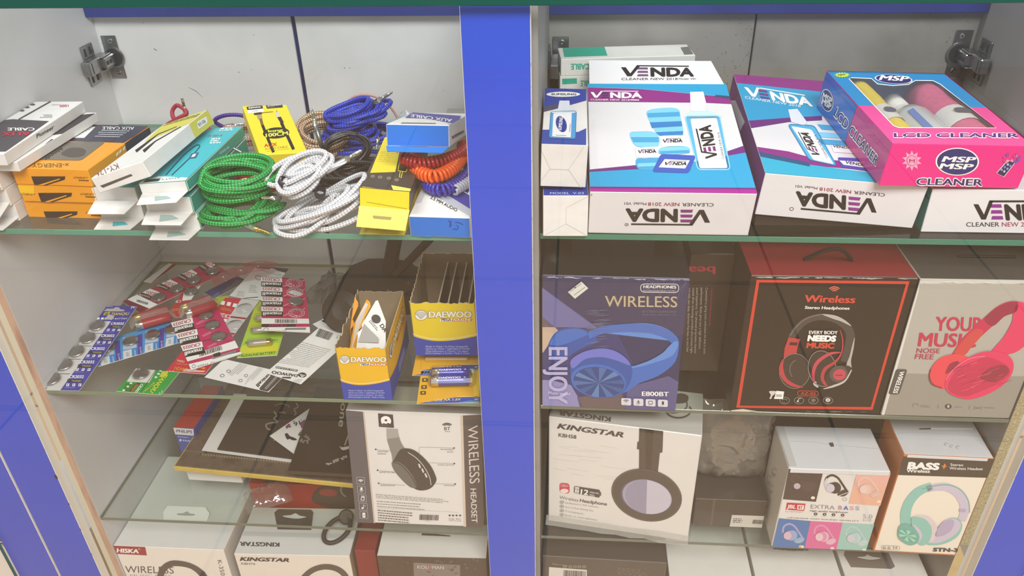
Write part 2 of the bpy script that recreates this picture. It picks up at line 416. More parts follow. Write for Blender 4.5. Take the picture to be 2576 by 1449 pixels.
def hinge(door, s, x, z):
    """sprung cup hinge; s = side on which the cabinet wall stands (-1 left), at the wall x"""
    k = -s
    def bb(mb, x0, x1, y0, y1, z0, z1, m, b=0.0006):
        xs = sorted((x + k * x0, x + k * x1)); return bx(xs[0], xs[1], YB + y0, YB + y1, z + z0, z + z1, m, None, b, mb)
    mb = MB(); bb(mb, 0.0045, 0.0255, -0.0022, -0.0001, -0.029, 0.029, STEEL, 0.0008)
    for dz in (-0.022, 0.022):
        mb.lathe([(0.0034, 0), (0.0034, 0.0008), (0.0022, 0.0012), (0, 0.0006)], STEEL, Matrix.Translation((x + k * 0.017, YB - 0.0022, z + dz)) @ Euler((math.pi / 2, 0, 0)).to_matrix().to_4x4(), 14)
        bb(mb, 0.0152, 0.0188, -0.0037, -0.0033, dz - 0.0003, dz + 0.0003, DARKS)
    mb.lathe([(0.0142, 0), (0.0142, 0.0014), (0.012, 0.0016), (0, 0.0012)], STEEL, Matrix.Translation((x + k * 0.0165, YB - 0.002, z)) @ Euler((math.pi / 2, 0, 0)).to_matrix().to_4x4(), 24, [STEEL, STEEL, DARKS])
    hg = part(mb, 'hinge', door)
    mb = MB(); bb(mb, 0.0062, 0.0205, -0.034, -0.003, -0.0075, 0.0075, STEEL, 0.0015); bb(mb, 0.0035, 0.0185, -0.036, -0.012, -0.0095, -0.0078, STEEL); bb(mb, 0.0035, 0.0185, -0.036, -0.012, 0.0078, 0.0095, STEEL)
    for yy in (-0.020, -0.028): bb(mb, 0.0203, 0.0212, yy - 0.0025, yy + 0.0025, -0.0025, 0.0025, DARKS)
    part(mb, 'hinge_arm', hg)
    mb = MB(); bb(mb, 0.0003, 0.0025, -0.05, -0.022, -0.026, 0.026, STEEL, 0.0009); bb(mb, 0.0025, 0.0145, -0.062, -0.033, -0.0095, 0.0095, STEEL, 0.0016)
    for sz in (-1, 1):
        for yy in (-0.043, -0.031): bb(mb, 0.0024, 0.0029, yy - 0.0022, yy + 0.0022, sz * 0.0175 - 0.005, sz * 0.0175 + 0.005, DARKS)
    bb(mb, 0.0144, 0.0149, -0.056, -0.0545, -0.007, 0.007, DARKS)
    part(mb, 'mounting_plate', hg)
for x0, x1, mat, hs in ((LX - 0.012, -0.338, MEL, (-1, LX, 0.0925)), (-0.3325, LR + 0.008, MEL, None), (RL - 0.008, 0.2637, MELD, (-1, RL, 0.0895)), (0.2655, RX + 0.012, MELD, (1, RX, 0.096))):
    mb = bx(x0, x1, YB + 0.0002, YB + 0.016, ZB, 0.148, mat, None, 0.001)
    a = face(mb, (x1 - x0, 0.0158, 0.148 - ZB), 'F', [(x0, ZB), (x1, ZB), (x1, 0.148), (x0, 0.148)], (x0, YB + 0.0002, ZB)); g = random.Random(int(1000 * x1) + 2000)
    for i in range(70 if mat is MELD else 5):            # scuffs and specks of dirt
        x = x1 - abs(g.gauss(0, 0.03)) - 0.003 if mat is MELD else g.uniform(x0, x1); z = g.uniform(0.04, 0.145); r = g.uniform(0.0003, 0.0007); a.blob([(x - r, z), (x, z + r * 1.5), (x + r, z), (x, z - r)], M('57524d', 0.7), 1, 2)
    if x0 < -0.6: a.ln([(-0.499, 0.050), (-0.490, 0.045), (-0.482, 0.036)], [0.0004, 0.0008, 0.0003], M('6a6662', 0.7), 1); a.ln([(-0.535, 0.1035), (-0.531, 0.101)], 0.0008, M('4a4642', 0.7), 1)
    d = part(mb, 'back_door')
    if hs:
        hinge(d, *hs)

# ------------------------------------------------------------------ glass
def sheet(name, label, cat, x0, x1, y0, y1, z0, z1, tint, edge, flat='TB', group=None, f0=0.045):
    g = glassy('glass_' + name + edge, tint, f0); e = noisy('glass_edge_' + edge, [edge, edge, '2b4a40'], 14, 0.12, (1, 1, 1), 3, 0.35, 0.85)
    mb = bx(x0, x1, y0, y1, z0, z1, e, {k: g for k in flat}, 0.0005)
    return tag(mb.obj(name), label, cat, group)
for x0, x1, z, t, edge, lab in (
        (LX + 0.0006, LR - 0.0006, 0.0, 0.0065, '5f9a84', 'green-edged glass shelf carrying the aux cables, upper one of the left bay'),
        (LX + 0.0006, LR - 0.0006, -0.226, 0.0055, '7a8a72', 'glass shelf under the button cell cards in the left bay'),
        (LX + 0.0006, LR - 0.0006, -0.4524, 0.005, '6c7468', 'glass shelf under the gilt picture frame in the left bay'),
        (RL + 0.0012, RX - 0.0006, 0.004, 0.0065, '3f7d68', 'green-edged glass shelf carrying the cleaner kits, upper one of the right bay'),
        (RL + 0.0012, RX - 0.0006, -0.2262, 0.0055, '6d7465', 'glass shelf under the red and grey headphone boxes in the right bay'),
        (RL + 0.0012, RX - 0.0006, -0.4522, 0.005, '6c7066', 'glass shelf under the white headset boxes in the right bay')):
    sheet('glass_shelf', lab, 'shelf', x0, x1, D + 0.001, 0.334, z - t, z, (0.93, 0.955, 0.935), edge, group='glass shelves')
sheet('countertop_glass', 'thick dark green edged glass top of the counter', 'glass top', -0.757, 0.62, -0.012, 0.37, ZT + 0.0005, ZT + 0.0105, (0.95, 0.97, 0.96), '0d4a3f')
sheet('front_glass', 'clear front pane covering both bays of the counter', 'glass pane', -0.757, 0.62, -0.0075, -0.0025, ZF + 0.001, ZT, (0.975, 0.98, 0.975), '2f6b58', 'FK', None, 0.05)

# the shop floor the counter stands on
m = bpy.data.materials.new('floor_tile'); m.use_nodes = True; nt = m.node_tree; p = nt.nodes['Principled BSDF']
br = nt.nodes.new('ShaderNodeTexBrick'); br.offset = 0; br.inputs['Scale'].default_value = 1; br.inputs['Brick Width'].default_value = 0.6; br.inputs['Row Height'].default_value = 0.6
br.inputs['Mortar Size'].default_value = 0.004; br.inputs['Color1'].default_value = lin('d8b896'); br.inputs['Color2'].default_value = lin('d0ae8c'); br.inputs['Mortar'].default_value = lin('8d8170')
tc = nt.nodes.new('ShaderNodeTexCoord'); nt.links.new(tc.outputs['Object'], br.inputs['Vector']); nt.links.new(br.outputs[0], p.inputs['Base Color']); p.inputs['Roughness'].default_value = 0.35
mb = MB(); mb.add([(-3, -3.2, 0), (3, -3.2, 0), (3, 2, 0), (-3, 2, 0)], [(0, 1, 2, 3)], m); fl = mb.obj('floor', loc=(0, 0, ZF)); fl['kind'] = 'structure'; fl['label'] = 'beige tiled shop floor'
# loc, rot, size of each carton, and the corners of its visible faces on the layout sketch (BL BR TR TL)
BX = {
 'pioneer': ((-0.6045,0.0149,0.0739),(0,0,0.022),(0.059,0.1619,0.013),{'F': [(-118,417),(20,417),(8,387),(-131,387)],'T': [(-131,387),(8,387),(209,255),(89,255)],'R': [(20,417),(217,281),(209,255),(8,387)],'L': [(98,282),(-118,417),(-131,387),(89,255)],}),
 'pioneer2': ((-0.606,0.03,0.0625),(0,0,-0.05),(0.063,0.15,0.011),{'F': [(-87,428),(50,432),(41,408),(-98,403)],'T': [(-98,403),(41,408),(243,283),(121,280)],'R': [(50,432),(250,305),(243,283),(41,408)],'L': [(128,302),(-87,428),(-98,403),(121,280)],}),
 'xen1': ((-0.5634,0.041,0.0415),(0,0,-0.05),(0.0885,0.1294,0.0195),{'F': [(42,463),(234,470),(220,427),(26,421)],'T': [(26,421),(220,427),(375,317),(201,313)],'R': [(234,470),(385,356),(375,317),(220,427)],'L': [(213,351),(42,463),(26,421),(201,313)],}),
 'xen2': ((-0.5631,0.0415,0.0208),(0,0,-0.031),(0.0871,0.13,0.0202),{'F': [(60,506),(249,512),(235,469),(44,464)],'T': [(44,464),(235,469),(381,355),(211,351)],'R': [(249,512),(392,394),(381,355),(235,469)],'L': [(223,390),(60,506),(44,464),(211,351)],}),
 'xen3': ((-0.5665,0.0444,0),(0,0,-0.023),(0.0863,0.13,0.0203),{'F': [(73,546),(258,551),(244,509),(57,504)],'T': [(57,504),(244,509),(386,392),(218,389)],'R': [(258,551),(396,430),(386,392),(244,509)],'L': [(231,427),(73,546),(57,504),(218,389)],}),
 'ky': ((-0.4475,0.0037,0.0498),(-0.047,-0.3,0.044),(0.0609,0.1747,0.0168),{'F': [(251,486),(380,444),(358,406),(228,449)],'T': [(228,449),(358,406),(521,276),(410,314)],'R': [(380,444),(539,309),(521,276),(358,406)],'L': [(428,346),(251,486),(228,449),(410,314)],}),
 'teal': ((-0.4081,0.0128,0.0444),(-0.026,-0.076,0.011),(0.0507,0.1668,0.0122),{'F': [(358,490),(475,482),(466,454),(348,462)],'T': [(348,462),(466,454),(611,317),(509,325)],'R': [(475,482),(617,342),(611,317),(466,454)],'L': [(517,349),(358,490),(348,462),(509,325)],}),
 'yel100': ((-0.3266,0.1302,0.0265),(0.137,0.122,0.491),(0.0548,0.1312,0.0141),{'F': [(655,417),(774,410),(774,383),(654,390)],'T': [(654,390),(774,383),(721,263),(610,267)],'R': [(774,410),(721,288),(721,263),(774,383)],'L': [(611,293),(655,417),(654,390),(610,267)],}),
 'blueU': ((-0.1616,0.08,0.073),(-0.242,-0.004,-0.054),(0.0677,0.1188,0.0227),{'F': [(974,366),(1130,370),(1129,315),(971,312)],'T': [(971,312),(1129,315),(1180,286),(1040,283)],'R': [(1130,370),(1181,334),(1180,286),(1129,315)],'L': [(1042,331),(974,366),(971,312),(1040,283)],}),
 'blueL': ((-0.1307,0.0137,0),(0,0,-0.037),(0.0636,0.12,0.0231),{'F': [(1033,594),(1185,599),(1182,548),(1028,544)],'T': [(1028,544),(1182,548),(1222,428),(1085,425)],'R': [(1185,599),(1224,475),(1222,428),(1182,548)],'L': [(1088,471),(1033,594),(1028,544),(1085,425)],}),
 'yelA': ((-0.1818,0.0167,0.0313),(-0.061,0.104,0.044),(0.0517,0.1624,0.022),{'F': [(904,521),(1030,532),(1032,482),(904,471)],'T': [(904,471),(1032,482),(1077,355),(969,345)],'R': [(1030,532),(1076,399),(1077,355),(1032,482)],'L': [(968,389),(904,521),(904,471),(969,345)],}),
 'samU': ((0.0045,0.0179,0.0563),(0.098,0.028,0.011),(0.0449,0.129,0.047),{'F': [(1359,468),(1473,472),(1480,365),(1362,362)],'T': [(1362,362),(1480,365),(1475,225),(1371,222)],'R': [(1473,472),(1469,324),(1475,225),(1480,365)],'L': [(1369,321),(1359,468),(1362,362),(1371,222)],}),
 'samL': ((0.0075,0.009,0.0045),(0,0,0.029),(0.0452,0.12,0.0457),{'F': [(1366,594),(1478,595),(1481,492),(1366,492)],'T': [(1366,492),(1481,492),(1470,375),(1368,375)],'R': [(1478,595),(1468,469),(1470,375),(1481,492)],'L': [(1368,469),(1366,594),(1366,492),(1368,375)],}),
 'venda1': ((0.0534,0.0151,0.006),(0.181,0.006,0.008),(0.1611,0.2161,0.0514),{'F': [(1479,586),(1882,592),(1905,488),(1485,482)],'T': [(1485,482),(1905,488),(1827,214),(1478,212)],'R': [(1882,592),(1810,311),(1827,214),(1905,488)],'L': [(1474,309),(1479,586),(1485,482),(1478,212)],}),
 'venda2': ((0.2235,0.0382,0.0179),(0.064,0.069,-0.033),(0.1573,0.2672,0.0474),{'F': [(1899,539),(2295,574),(2336,470),(1925,435)],'T': [(1925,435),(2336,470),(2166,212),(1846,187)],'R': [(2295,574),(2139,301),(2166,212),(2336,470)],'L': [(1827,276),(1899,539),(1925,435),(1846,187)],}),
 'venda3': ((0.3884,0.0303,0.0045),(0,0,0),(0.148,0.2,0.0475),{'F': [(2316,583),(2702,589),(2746,480),(2347,475)],'T': [(2347,475),(2746,480),(2514,297),(2188,296)],'R': [(2702,589),(2484,392),(2514,297),(2746,480)],'L': [(2167,390),(2316,583),(2347,475),(2188,296)],}),
 'msp': ((0.3319,0.0192,0.06),(0.058,0.045,0.074),(0.136,0.1917,0.0444),{'F': [(2211,467),(2561,474),(2608,369),(2246,361)],'T': [(2246,361),(2608,369),(2379,184),(2079,177)],'R': [(2561,474),(2346,277),(2379,184),(2608,369)],'L': [(2055,271),(2211,467),(2246,361),(2079,177)],}),
 'data1': ((0.0197,0.2703,0.089),(0,0,0.1),(0.1658,0.05,0.0217),{'F': [(1411,192),(1745,182),(1750,138),(1411,148)],'T': [(1411,148),(1750,138),(1728,110),(1403,120)],'R': [(1745,182),(1724,153),(1728,110),(1750,138)],'L': [(1403,162),(1411,192),(1411,148),(1403,120)],}),
 'e800': ((0.0064,0.0155,-0.2256),(0,0,-0.014),(0.155,0.09,0.18),{'F': [(1365,1020),(1699,1033),(1737,701),(1364,692)],'T': [(1364,692),(1737,701),(1716,598),(1374,591)],'R': [(1699,1033),(1683,914),(1716,598),(1737,701)],'L': [(1374,904),(1365,1020),(1364,692),(1374,591)],}),
 'az02': ((0.2234,0.0151,-0.2255),(0,0,0.014),(0.1701,0.09,0.1843),{'F': [(1834,1034),(2212,1042),(2312,697),(1889,693)],'T': [(1889,693),(2312,697),(2237,593),(1850,590)],'R': [(2212,1042),(2151,921),(2237,593),(2312,697)],'L': [(1803,915),(1834,1034),(1889,693),(1850,590)],}),
 'your': ((0.3949,0.0169,-0.2256),(0,0,0.006),(0.1416,0.09,0.1828),{'F': [(2215,1043),(2537,1052),(2677,707),(2315,702)],'T': [(2315,702),(2677,707),(2571,600),(2241,597)],'R': [(2537,1052),(2453,929),(2571,600),(2677,707)],'L': [(2156,922),(2215,1043),(2315,702),(2241,597)],}),
 'beats': ((0.1716,0.0884,-0.2255),(0,0,0.018),(0.0505,0.1,0.1677),{'F': [(1704,933),(1808,935),(1851,639),(1737,638)],'T': [(1737,638),(1851,639),(1813,538),(1709,538)],'R': [(1808,935),(1777,819),(1813,538),(1851,639)],'L': [(1681,818),(1704,933),(1737,638),(1709,538)],}),
 'kbh58': ((0.0132,0.0414,-0.451),(0,0,-0.14),(0.1854,0.08,0.1857),{'F': [(1379,1310),(1729,1362),(1767,1096),(1381,1048)],'T': [(1381,1048),(1767,1096),(1768,990),(1407,948)],'R': [(1729,1362),(1733,1249),(1768,990),(1767,1096)],'L': [(1403,1203),(1379,1310),(1381,1048),(1407,948)],}),
 'jbl': ((0.3045,0.0132,-0.4513),(0,0,0.006),(0.1202,0.0772,0.1398),{'F': [(1940,1375),(2179,1384),(2241,1187),(1984,1179)],'T': [(1984,1179),(2241,1187),(2190,1077),(1950,1070)],'R': [(2179,1384),(2135,1270),(2190,1077),(2241,1187)],'L': [(1911,1262),(1940,1375),(1984,1179),(1950,1070)],}),
 'bass': ((0.4331,0.0139,-0.4513),(0,0,-0.021),(0.1024,0.07,0.1683),{'F': [(2195,1385),(2404,1397),(2503,1154),(2274,1143)],'T': [(2274,1143),(2503,1154),(2443,1054),(2229,1044)],'R': [(2404,1397),(2355,1291),(2443,1054),(2503,1154)],'L': [(2158,1281),(2195,1385),(2274,1143),(2229,1044)],}),
 'philips': ((-0.5437,0.1399,-0.445),(0,0,-0.055),(0.0322,0.1,0.0498),{'F': [(456,1138),(506,1142),(487,1079),(435,1075)],'T': [(435,1075),(487,1079),(561,971),(512,968)],'R': [(506,1142),(577,1032),(561,971),(487,1079)],'L': [(529,1029),(456,1138),(435,1075),(512,968)],}),
 'headset': ((-0.2437,0.0135,-0.4377),(-0.128,0.021,0.02),(0.1708,0.06,0.1787),{'F': [(896,1314),(1215,1326),(1212,1043),(869,1031)],'T': [(869,1031),(1212,1043),(1222,978),(897,968)],'R': [(1215,1326),(1224,1252),(1222,978),(1212,1043)],'L': [(921,1241),(896,1314),(869,1031),(897,968)],}),
 'dwL': ((-0.2327,0.0159,-0.226),(0,0,0.016),(0.0592,0.12,0.0796),{'F': [(865,1005),(987,1007),(970,872),(842,870)],'T': [(842,870),(970,872),(1015,732),(899,730)],'R': [(987,1007),(1029,859),(1015,732),(970,872)],'L': [(918,858),(865,1005),(842,870),(899,730)],}),
 'dwR': ((-0.1551,0.0825,-0.207),(0.037,-0.006,0.019),(0.0789,0.1112,0.0829),{'F': [(1046,893),(1203,895),(1194,758),(1029,757)],'T': [(1029,757),(1194,758),(1213,635),(1063,635)],'R': [(1203,895),(1221,765),(1213,635),(1194,758)],'L': [(1077,764),(1046,893),(1029,757),(1063,635)],}),
 'hiska': ((-0.6075,0.018,-0.7),(0,0,0.002),(0.162,0.18,0.188),{'F': [(372,1578),(628,1591),(562,1384),(285,1372)],'T': [(285,1372),(562,1384),(668,1156),(422,1148)],'R': [(628,1591),(718,1356),(668,1156),(562,1384)],'L': [(490,1347),(372,1578),(285,1372),(422,1148)],}),
 'kb74': ((-0.433,0.02,-0.7),(0,0,0.03),(0.166,0.087,0.179),{'F': [(648,1589),(917,1596),(879,1399),(588,1393)],'T': [(588,1393),(879,1399),(910,1280),(637,1276)],'R': [(917,1596),(943,1474),(910,1280),(879,1399)],'L': [(690,1469),(648,1589),(588,1393),(637,1276)],}),
 'kolu': ((-0.226,0.0204,-0.7),(0,0,0.023),(0.154,0.06,0.1875),{'F': [(982,1606),(1235,1613),(1224,1405),(947,1398)],'T': [(947,1398),(1224,1405),(1231,1320),(967,1314)],'R': [(1235,1613),(1242,1527),(1231,1320),(1224,1405)],'L': [(999,1520),(982,1606),(947,1398),(967,1314)],}),
 'dark': ((0.006,0.0201,-0.7),(0,0,-0.02),(0.168,0.05,0.2035),{'F': [(1365,1626),(1650,1646),(1678,1416),(1365,1398)],'T': [(1365,1398),(1678,1416),(1671,1343),(1370,1326)],'R': [(1650,1646),(1644,1571),(1671,1343),(1678,1416)],'L': [(1370,1552),(1365,1626),(1365,1398),(1370,1326)],}),
}

# ------------------------------------------------------------------ cartons
class Box:
    def __init__(s, key, m, fm=None, b=0.0006):
        s.l, s.r, s.d, s.q = BX[key]; s.mb = MB().box(s.d, m, fm=fm, b=b)
    def a(s, side, cr=(0, 0, 1)):
        x0, y0, k = cr
        return face(s.mb, s.d, side, [((x - x0) * k, (y - y0) * k) for x, y in s.q[side]])
    def done(s, name, label, cat, group=None):
        return tag(s.mb.obj(name, None, s.l, s.r), label, cat, group)
def flap(par, w2, ln, loc, ang, m, name='flap', taper=0.004, axis=0, hole=None, hm=None, t=0.0005):
    """card flap hinged along local x at loc, reaching ln towards -y, dropped by ang"""
    mb = MB(); mb.prism([(0, 0), (taper, -ln), (w2 - taper, -ln), (w2, 0)], 0, t, m)
    if hole:
        a = Art(mb, (0, -ln, t), (1, 0, 0), (0, 1, 0), (0, 0, 1), w2, ln, [(0, 1), (1, 1), (1, 0), (0, 0)]); a.rr(hole, 0.03, hm, 2)
    return mb.obj(name, par, loc, (ang, 0, axis))
KA = (0, 0, 2.3375); KB = (400, 220, 3.6225); KC = (800, 220, 3.6214); KD = (60, 620, 3.6233); KE = (580, 600, 3.45); K8 = (0, 0, 4.2625)
KR1 = (1320, 60, 2.5867); KR2 = (1820, 60, 2.5873); KV = (1460, 160, 3.2196); KM = (2040, 170, 4.528); KE8 = (1360, 680, 3.915); KAZ = (1830, 680, 3.9163)
KYM = (2200, 680, 3.8138); KH = (860, 1010, 4.2622); KJ = (1900, 1060, 4.2611); KBS = (2160, 1050, 4.025); K58 = (1340, 1000, 3.2274); K6 = (0, 1000, 3.2266)
K7 = (600, 1000, 3.2266); K3 = (420, 980, 4.025); K5 = (300, 640, 4.6)
CARD = M('e8e6e4', 0.55, vary=0.1, scale=70); DGREY = M('4b4850', 0.45); RED = M('c41f45', 0.45)

# --- left end of the upper shelf: white aux boxes
b = Box('pioneer', CARD); a = b.a('T', K8)
a.p([(-560, 1640), (0, 1290), (140, 1278), (525, 1300), (60, 1625)], DGREY); a.ln([(545, 1088), (200, 1282)], 14, DGREY)
for x, y in ((350, 1120), (290, 1150), (235, 1185)): a.e((x, y), 30, 11, M('5a585c'))
a.t('1000', (735, 1122), (640, 1126), -26 * -1, M('b0455a'), 2, 0.02); a.t('mm', (636, 1120), (560, 1122), 12, M('77404a'))
a.fine((560, 1232), (420, 1230), (560, 1272), 3, M('8a8890'), seed=4)
a.t('CABLE', (372, 1374), (82, 1374), 32, INKW, 3, 0.03); a.t('AUX', (330, 1412), (20, 1420), 44, RED, 3, 0.03)
a = b.a('R', K8); a.t('Pioneer', (400, 1478), (586, 1372), (396, 1432), INK, 2, 0.01)
pio = b.done('cable_box', 'white cable box with a charcoal panel lying topmost of the leftmost stack', 'box')
b = Box('pioneer2', CARD); a = b.a('T'); a.p([(60, 405), (130, 350), (200, 352), (150, 405)], M('3c3a40')); a.p([(130, 340), (190, 290), (240, 285), (205, 330)], M('3c3a40'))
b.done('cable_box', 'white cable box with black print lying second from the top of the leftmost stack', 'box')
for k, lab in enumerate(('white cable box at the bottom of the leftmost stack with its end flap out', 'white cable box just above the lowest of the leftmost stack', 'white cable box in the middle of the leftmost stack against the side panel')):
    mb = MB().box((0.036, 0.14, 0.0198), CARD); o = tag(mb.obj('cable_box', None, (-0.607, 0.036 - 0.004 * k, 0.0202 * k), (0, 0, -0.02)), lab, 'box')
    flap(o, 0.036, 0.024, (0, -0.0003, 0.004), (0.15, 0.5, 0.42)[k], CARD)

# --- amber stack
AMB = M('f0a125', 0.38, coat=0.35, vary=0.08, scale=30); NAV = M('34384c', 0.4, coat=0.3); BRN = M('43342c', 0.5)
for key, lab in (('xen3', 'amber cable box with a dark hang slot, bottom of the stack of three'), ('xen2', 'amber cable box with a dark hang slot, middle of the stack of three'), ('xen1', 'amber and navy cable box with a window, top of the stack of three')):
    b = Box(key, AMB); dy = {'xen3': 207, 'xen2': 98, 'xen1': 0}[key]; dx = {'xen3': 75, 'xen2': 40, 'xen1': 0}[key]
    a = b.a('F', KA); j = lambda *p: [(x + dx, y + dy) for x, y in p]
    a.p(j((183, 1036), (383, 1036), (380, 1056), (236, 1100), (205, 1096)), BRN); a.p(j((225, 1086), (350, 1048), (352, 1054), (240, 1092)), AMB, 2)
    a.t('x-ENERGY', *j((516, 1040), (430, 1037)), 12, M('6b3c10'), 2); a.fine(*j((522, 1058), (432, 1054), (522, 1074)), 1, M('6b3c10'))
    a.t('Model: X-218', *j((200, 1088), (120, 1086)), 8, M('6b3c10'), 2)
    if key == 'xen1':
        a = b.a('T', KA); a.p([(345, 828), (728, 840), (900, 735), (460, 712)], NAV); a.rr([(215, 940), (330, 835), (622, 835), (478, 944)], 22, M('6f6860', 0.3, coat=0.5), 2)
        a.p([(470, 750), (562, 747), (496, 812), (350, 812)], INKW, 2); a.fine((555, 752), (475, 754), (440, 805), 6, GREY, 3, seed=9)
        a.t('AUX CABLE', (790, 748), (604, 746), 18, INKW, 3, 0.0); a.fine((765, 770), (600, 766), (690, 815), 4, M('b9bbc4'), 3, seed=2)
        a.t('x-ENERGY', (405, 960), (190, 962), 24, M('6b4a20'), 2, 0.0); a.t('X-218', (174, 958), (95, 956), 14, M('6b4a20'), 2)
        a.t('bloody', (362, 868), (262, 935), 16, M('2b2724'), 3, 0.02)
        a.blob([(360, 905), (420, 870), (500, 880), (490, 915), (420, 925)], M('54504c'), 3)
        a = b.a('R', KA); a.p([(735, 838), (900, 735), (910, 800), (750, 905)], NAV)
        for x, y in ((682, 912), (700, 896), (722, 880)): a.p([(x, y + 8), (x + 13, y - 4), (x + 15, y - 24), (x + 3, y - 12)], INKW, 2)
    elif key == 'xen2':
        a = b.a('F', KA); a.p([(105, 1090), (200, 1094), (200, 1145), (118, 1140)], M('f6c322')); a.t('x-ENERGY', (208, 1138), (122, 1132), 12, M('6b3c10'), 2)
    b.done('cable_box', lab, 'box')

# --- white and teal narrow boxes
TEAL = M('3cb9c6', 0.4); TEALD = M('2c9c93', 0.4); LIME = M('d9d25a', 0.45)
for k in range(2):
    mb = MB().box((0.0484, 0.15, 0.0196), CARD, fm={'T': TEAL} if k else None)
    o = tag(mb.obj('cable_box', None, (-0.4804 + 0.001 * k, 0.0418 - 0.003 * k, 0.02 * k), (0, 0, 0.03 - 0.01 * k)), ('lower white box of the pair under the tilted lime box, flap on glass', 'upper white box of the pair under the tilted lime box, flap hanging')[k], 'box')
    f = flap(o, 0.048, 0.026, (0.0002, -0.0004, 0.0012 if k == 0 else 0.004), 0.02 if k == 0 else 0.12, CARD, hole=[(0.36, 0.35), (0.62, 0.35), (0.78, 0.6), (0.45, 0.75)] if k == 0 else None, hm=TEAL)
b = Box('ky', CARD); a = b.a('T', KA)
a.p([(1109, 727), (1222, 636), (955, 738), (850, 835)], LIME); a.ln([(800, 890), (930, 790), (1040, 745)], [16, 5, 3], INK); a.ln([(845, 890), (915, 830), (1065, 745)], [18, 6, 4], INK)
a.t('KY-126', (690, 960), (560, 1012), 34, M('8a4a4a'), 2); a.fine((1180, 668), (950, 735), (1150, 690), 2, M('6a6420'), 2, 0.6, 5, 0.08)
a = b.a('R', KA); a.p([(1109, 727), (1220, 636), (1266, 722), (1148, 812)], LIME); a.rr([(1164, 762), (1220, 722), (1212, 684), (1156, 716)], 9, INKW, 2); a.t('KY-126', (1172, 744), (1208, 718), 20, INK, 3, 0.01)
a = b.a('F', KA); a.p([(588, 1092), (770, 1022), (782, 1032), (606, 1104)], M('57534f'))
b.done('cable_box', 'white cable box with a lime end band, tilted across its neighbours', 'box')
for k, lab in ((0, 'teal and white cable box at the bottom of the stack beside the green cables'), (1, 'teal and white cable box in the middle of the stack beside the green cables')):
    mb = MB().box((0.0507, 0.166, 0.0205), TEALD, fm={'F': CARD, 'T': TEAL})
    a = face(mb, (0.0507, 0.166, 0.0205), 'R', [(0, 20), (166, 20), (166, 0), (0, 0)]); a.r(0, 0, 166, 1.2, INKW); a.r(0, 18.8, 166, 20, INKW); a.r(0, 0, 1.6, 20, INKW)
    o = tag(mb.obj('cable_box', None, (-0.409 - 0.001 * k, 0.020 - 0.004 * k, 0.0208 * k), (0, 0, 0.012 - 0.01 * k)), lab, 'box')
    flap(o, 0.05, 0.024, (0.0002, -0.0004, 0.003 if k else 0.001), 0.16 if k else 0.03, CARD, hole=[(0.35, 0.3), (0.6, 0.3), (0.8, 0.55), (0.42, 0.8)], hm=M('9fb9b4', 0.5))
b = Box('teal', TEALD, {'F': CARD, 'T': TEAL}); a = b.a('T', KA)
a.p([(815, 1080), (1092, 1064), (1105, 1045), (930, 1036), (838, 1066)], INKW); a.t('ANSTY', (1060, 1040), (945, 1052), 10, M('5a6a70'), 2)
a.p([(838, 1075), (932, 1066), (945, 1050), (862, 1056)], M('3a4a50'), 2)
a.ln(a.sp([(975, 1030), (1050, 945), (1095, 900), (1150, 858), (1172, 855), (1168, 872), (1120, 925), (1010, 1030)]), 6, M('16505a'), 2)
a.p([(1108, 935), (1125, 905), (1170, 897), (1152, 930)], M('3f5f86'), 3); a.p([(1124, 927), (1136, 910), (1155, 906), (1144, 924)], INKW, 4)
a.fine((1300, 755), (1400, 750), (1285, 775), 2, INKW, 2, 0.6, 3, 0.2); a.fine((1225, 795), (1345, 790), (1215, 812), 1, M('8a7f86'), 2, 0.5, 4, 0.3); a.fine((1245, 815), (1320, 812), (1230, 850), 3, INKW, 2, 0.6, 8, 0.2)
a = b.a('R', KA); a.ln([(1092, 1066), (1427, 742)], 4, INKW); a.ln([(1111, 1122), (1444, 800)], 5, INKW); a.ln([(1093, 1066), (1110, 1122)], 6, INKW); a.fine((1290, 895), (1370, 838), (1296, 912), 1, M('8fd0c6'), 2, 0.8, 3, 0.08)
o = b.done('cable_box', 'teal topped cable box on the stack beside the green cables, uppermost', 'box')
flap(o, 0.05, 0.022, (0.0002, -0.0004, 0.0005), 0.12, CARD, hole=[(0.35, 0.35), (0.6, 0.35), (0.75, 0.6), (0.42, 0.75)], hm=M('9fb9b4', 0.5))

# --- yellow boxes
YEL = M('f2dc33', 0.42, vary=0.06, scale=30); YELL = M('f4e566', 0.45); BRK = M('4a423b', 0.45)
b = Box('yel100', YEL); a = b.a('T', KB)
a.p([(796, 178), (942, 162), (950, 192), (806, 206)], M('35332f')); a.t('REMAX', (818, 196), (930, 184), 13, INKW, 2, 0.04); a.p([(974, 158), (1122, 148), (1132, 182), (984, 194)], M('35332f')); a.t('premium', (992, 173), (1112, 163), 11, INKW, 2, 0.02); a.fine((992, 180), (1090, 172), (992, 188), 1, M('b8b2a0'), 2)
a.p([(806, 208), (950, 194), (956, 222), (812, 236)], INKW); a.t('Model', (848, 222), (902, 217), 10, M('4a463e'), 2)
a.rr([(862, 236), (936, 226), (942, 244), (870, 254)], 8, M('3d2c20'), 2); a.ln([(935, 233), (1040, 222)], 6, M('7a6a3a')); a.p([(890, 252), (934, 246), (944, 285), (902, 292)], M('a89a72'), 2); a.p([(914, 290), (940, 286), (956, 345), (932, 350)], M('7c5a2c')); a.ln([(944, 346), (986, 450), (1044, 592)], 26, INK)
a.p([(1066, 226), (1074, 200), (1084, 226)], M('b89a4a')); a.p([(1062, 228), (1090, 224), (1104, 268), (1072, 274)], M('cfc8b8'), 2); a.p([(1078, 274), (1112, 268), (1140, 320), (1108, 326)], M('2d2926')); a.ln([(1116, 322), (1160, 420), (1226, 566)], 28, INK)
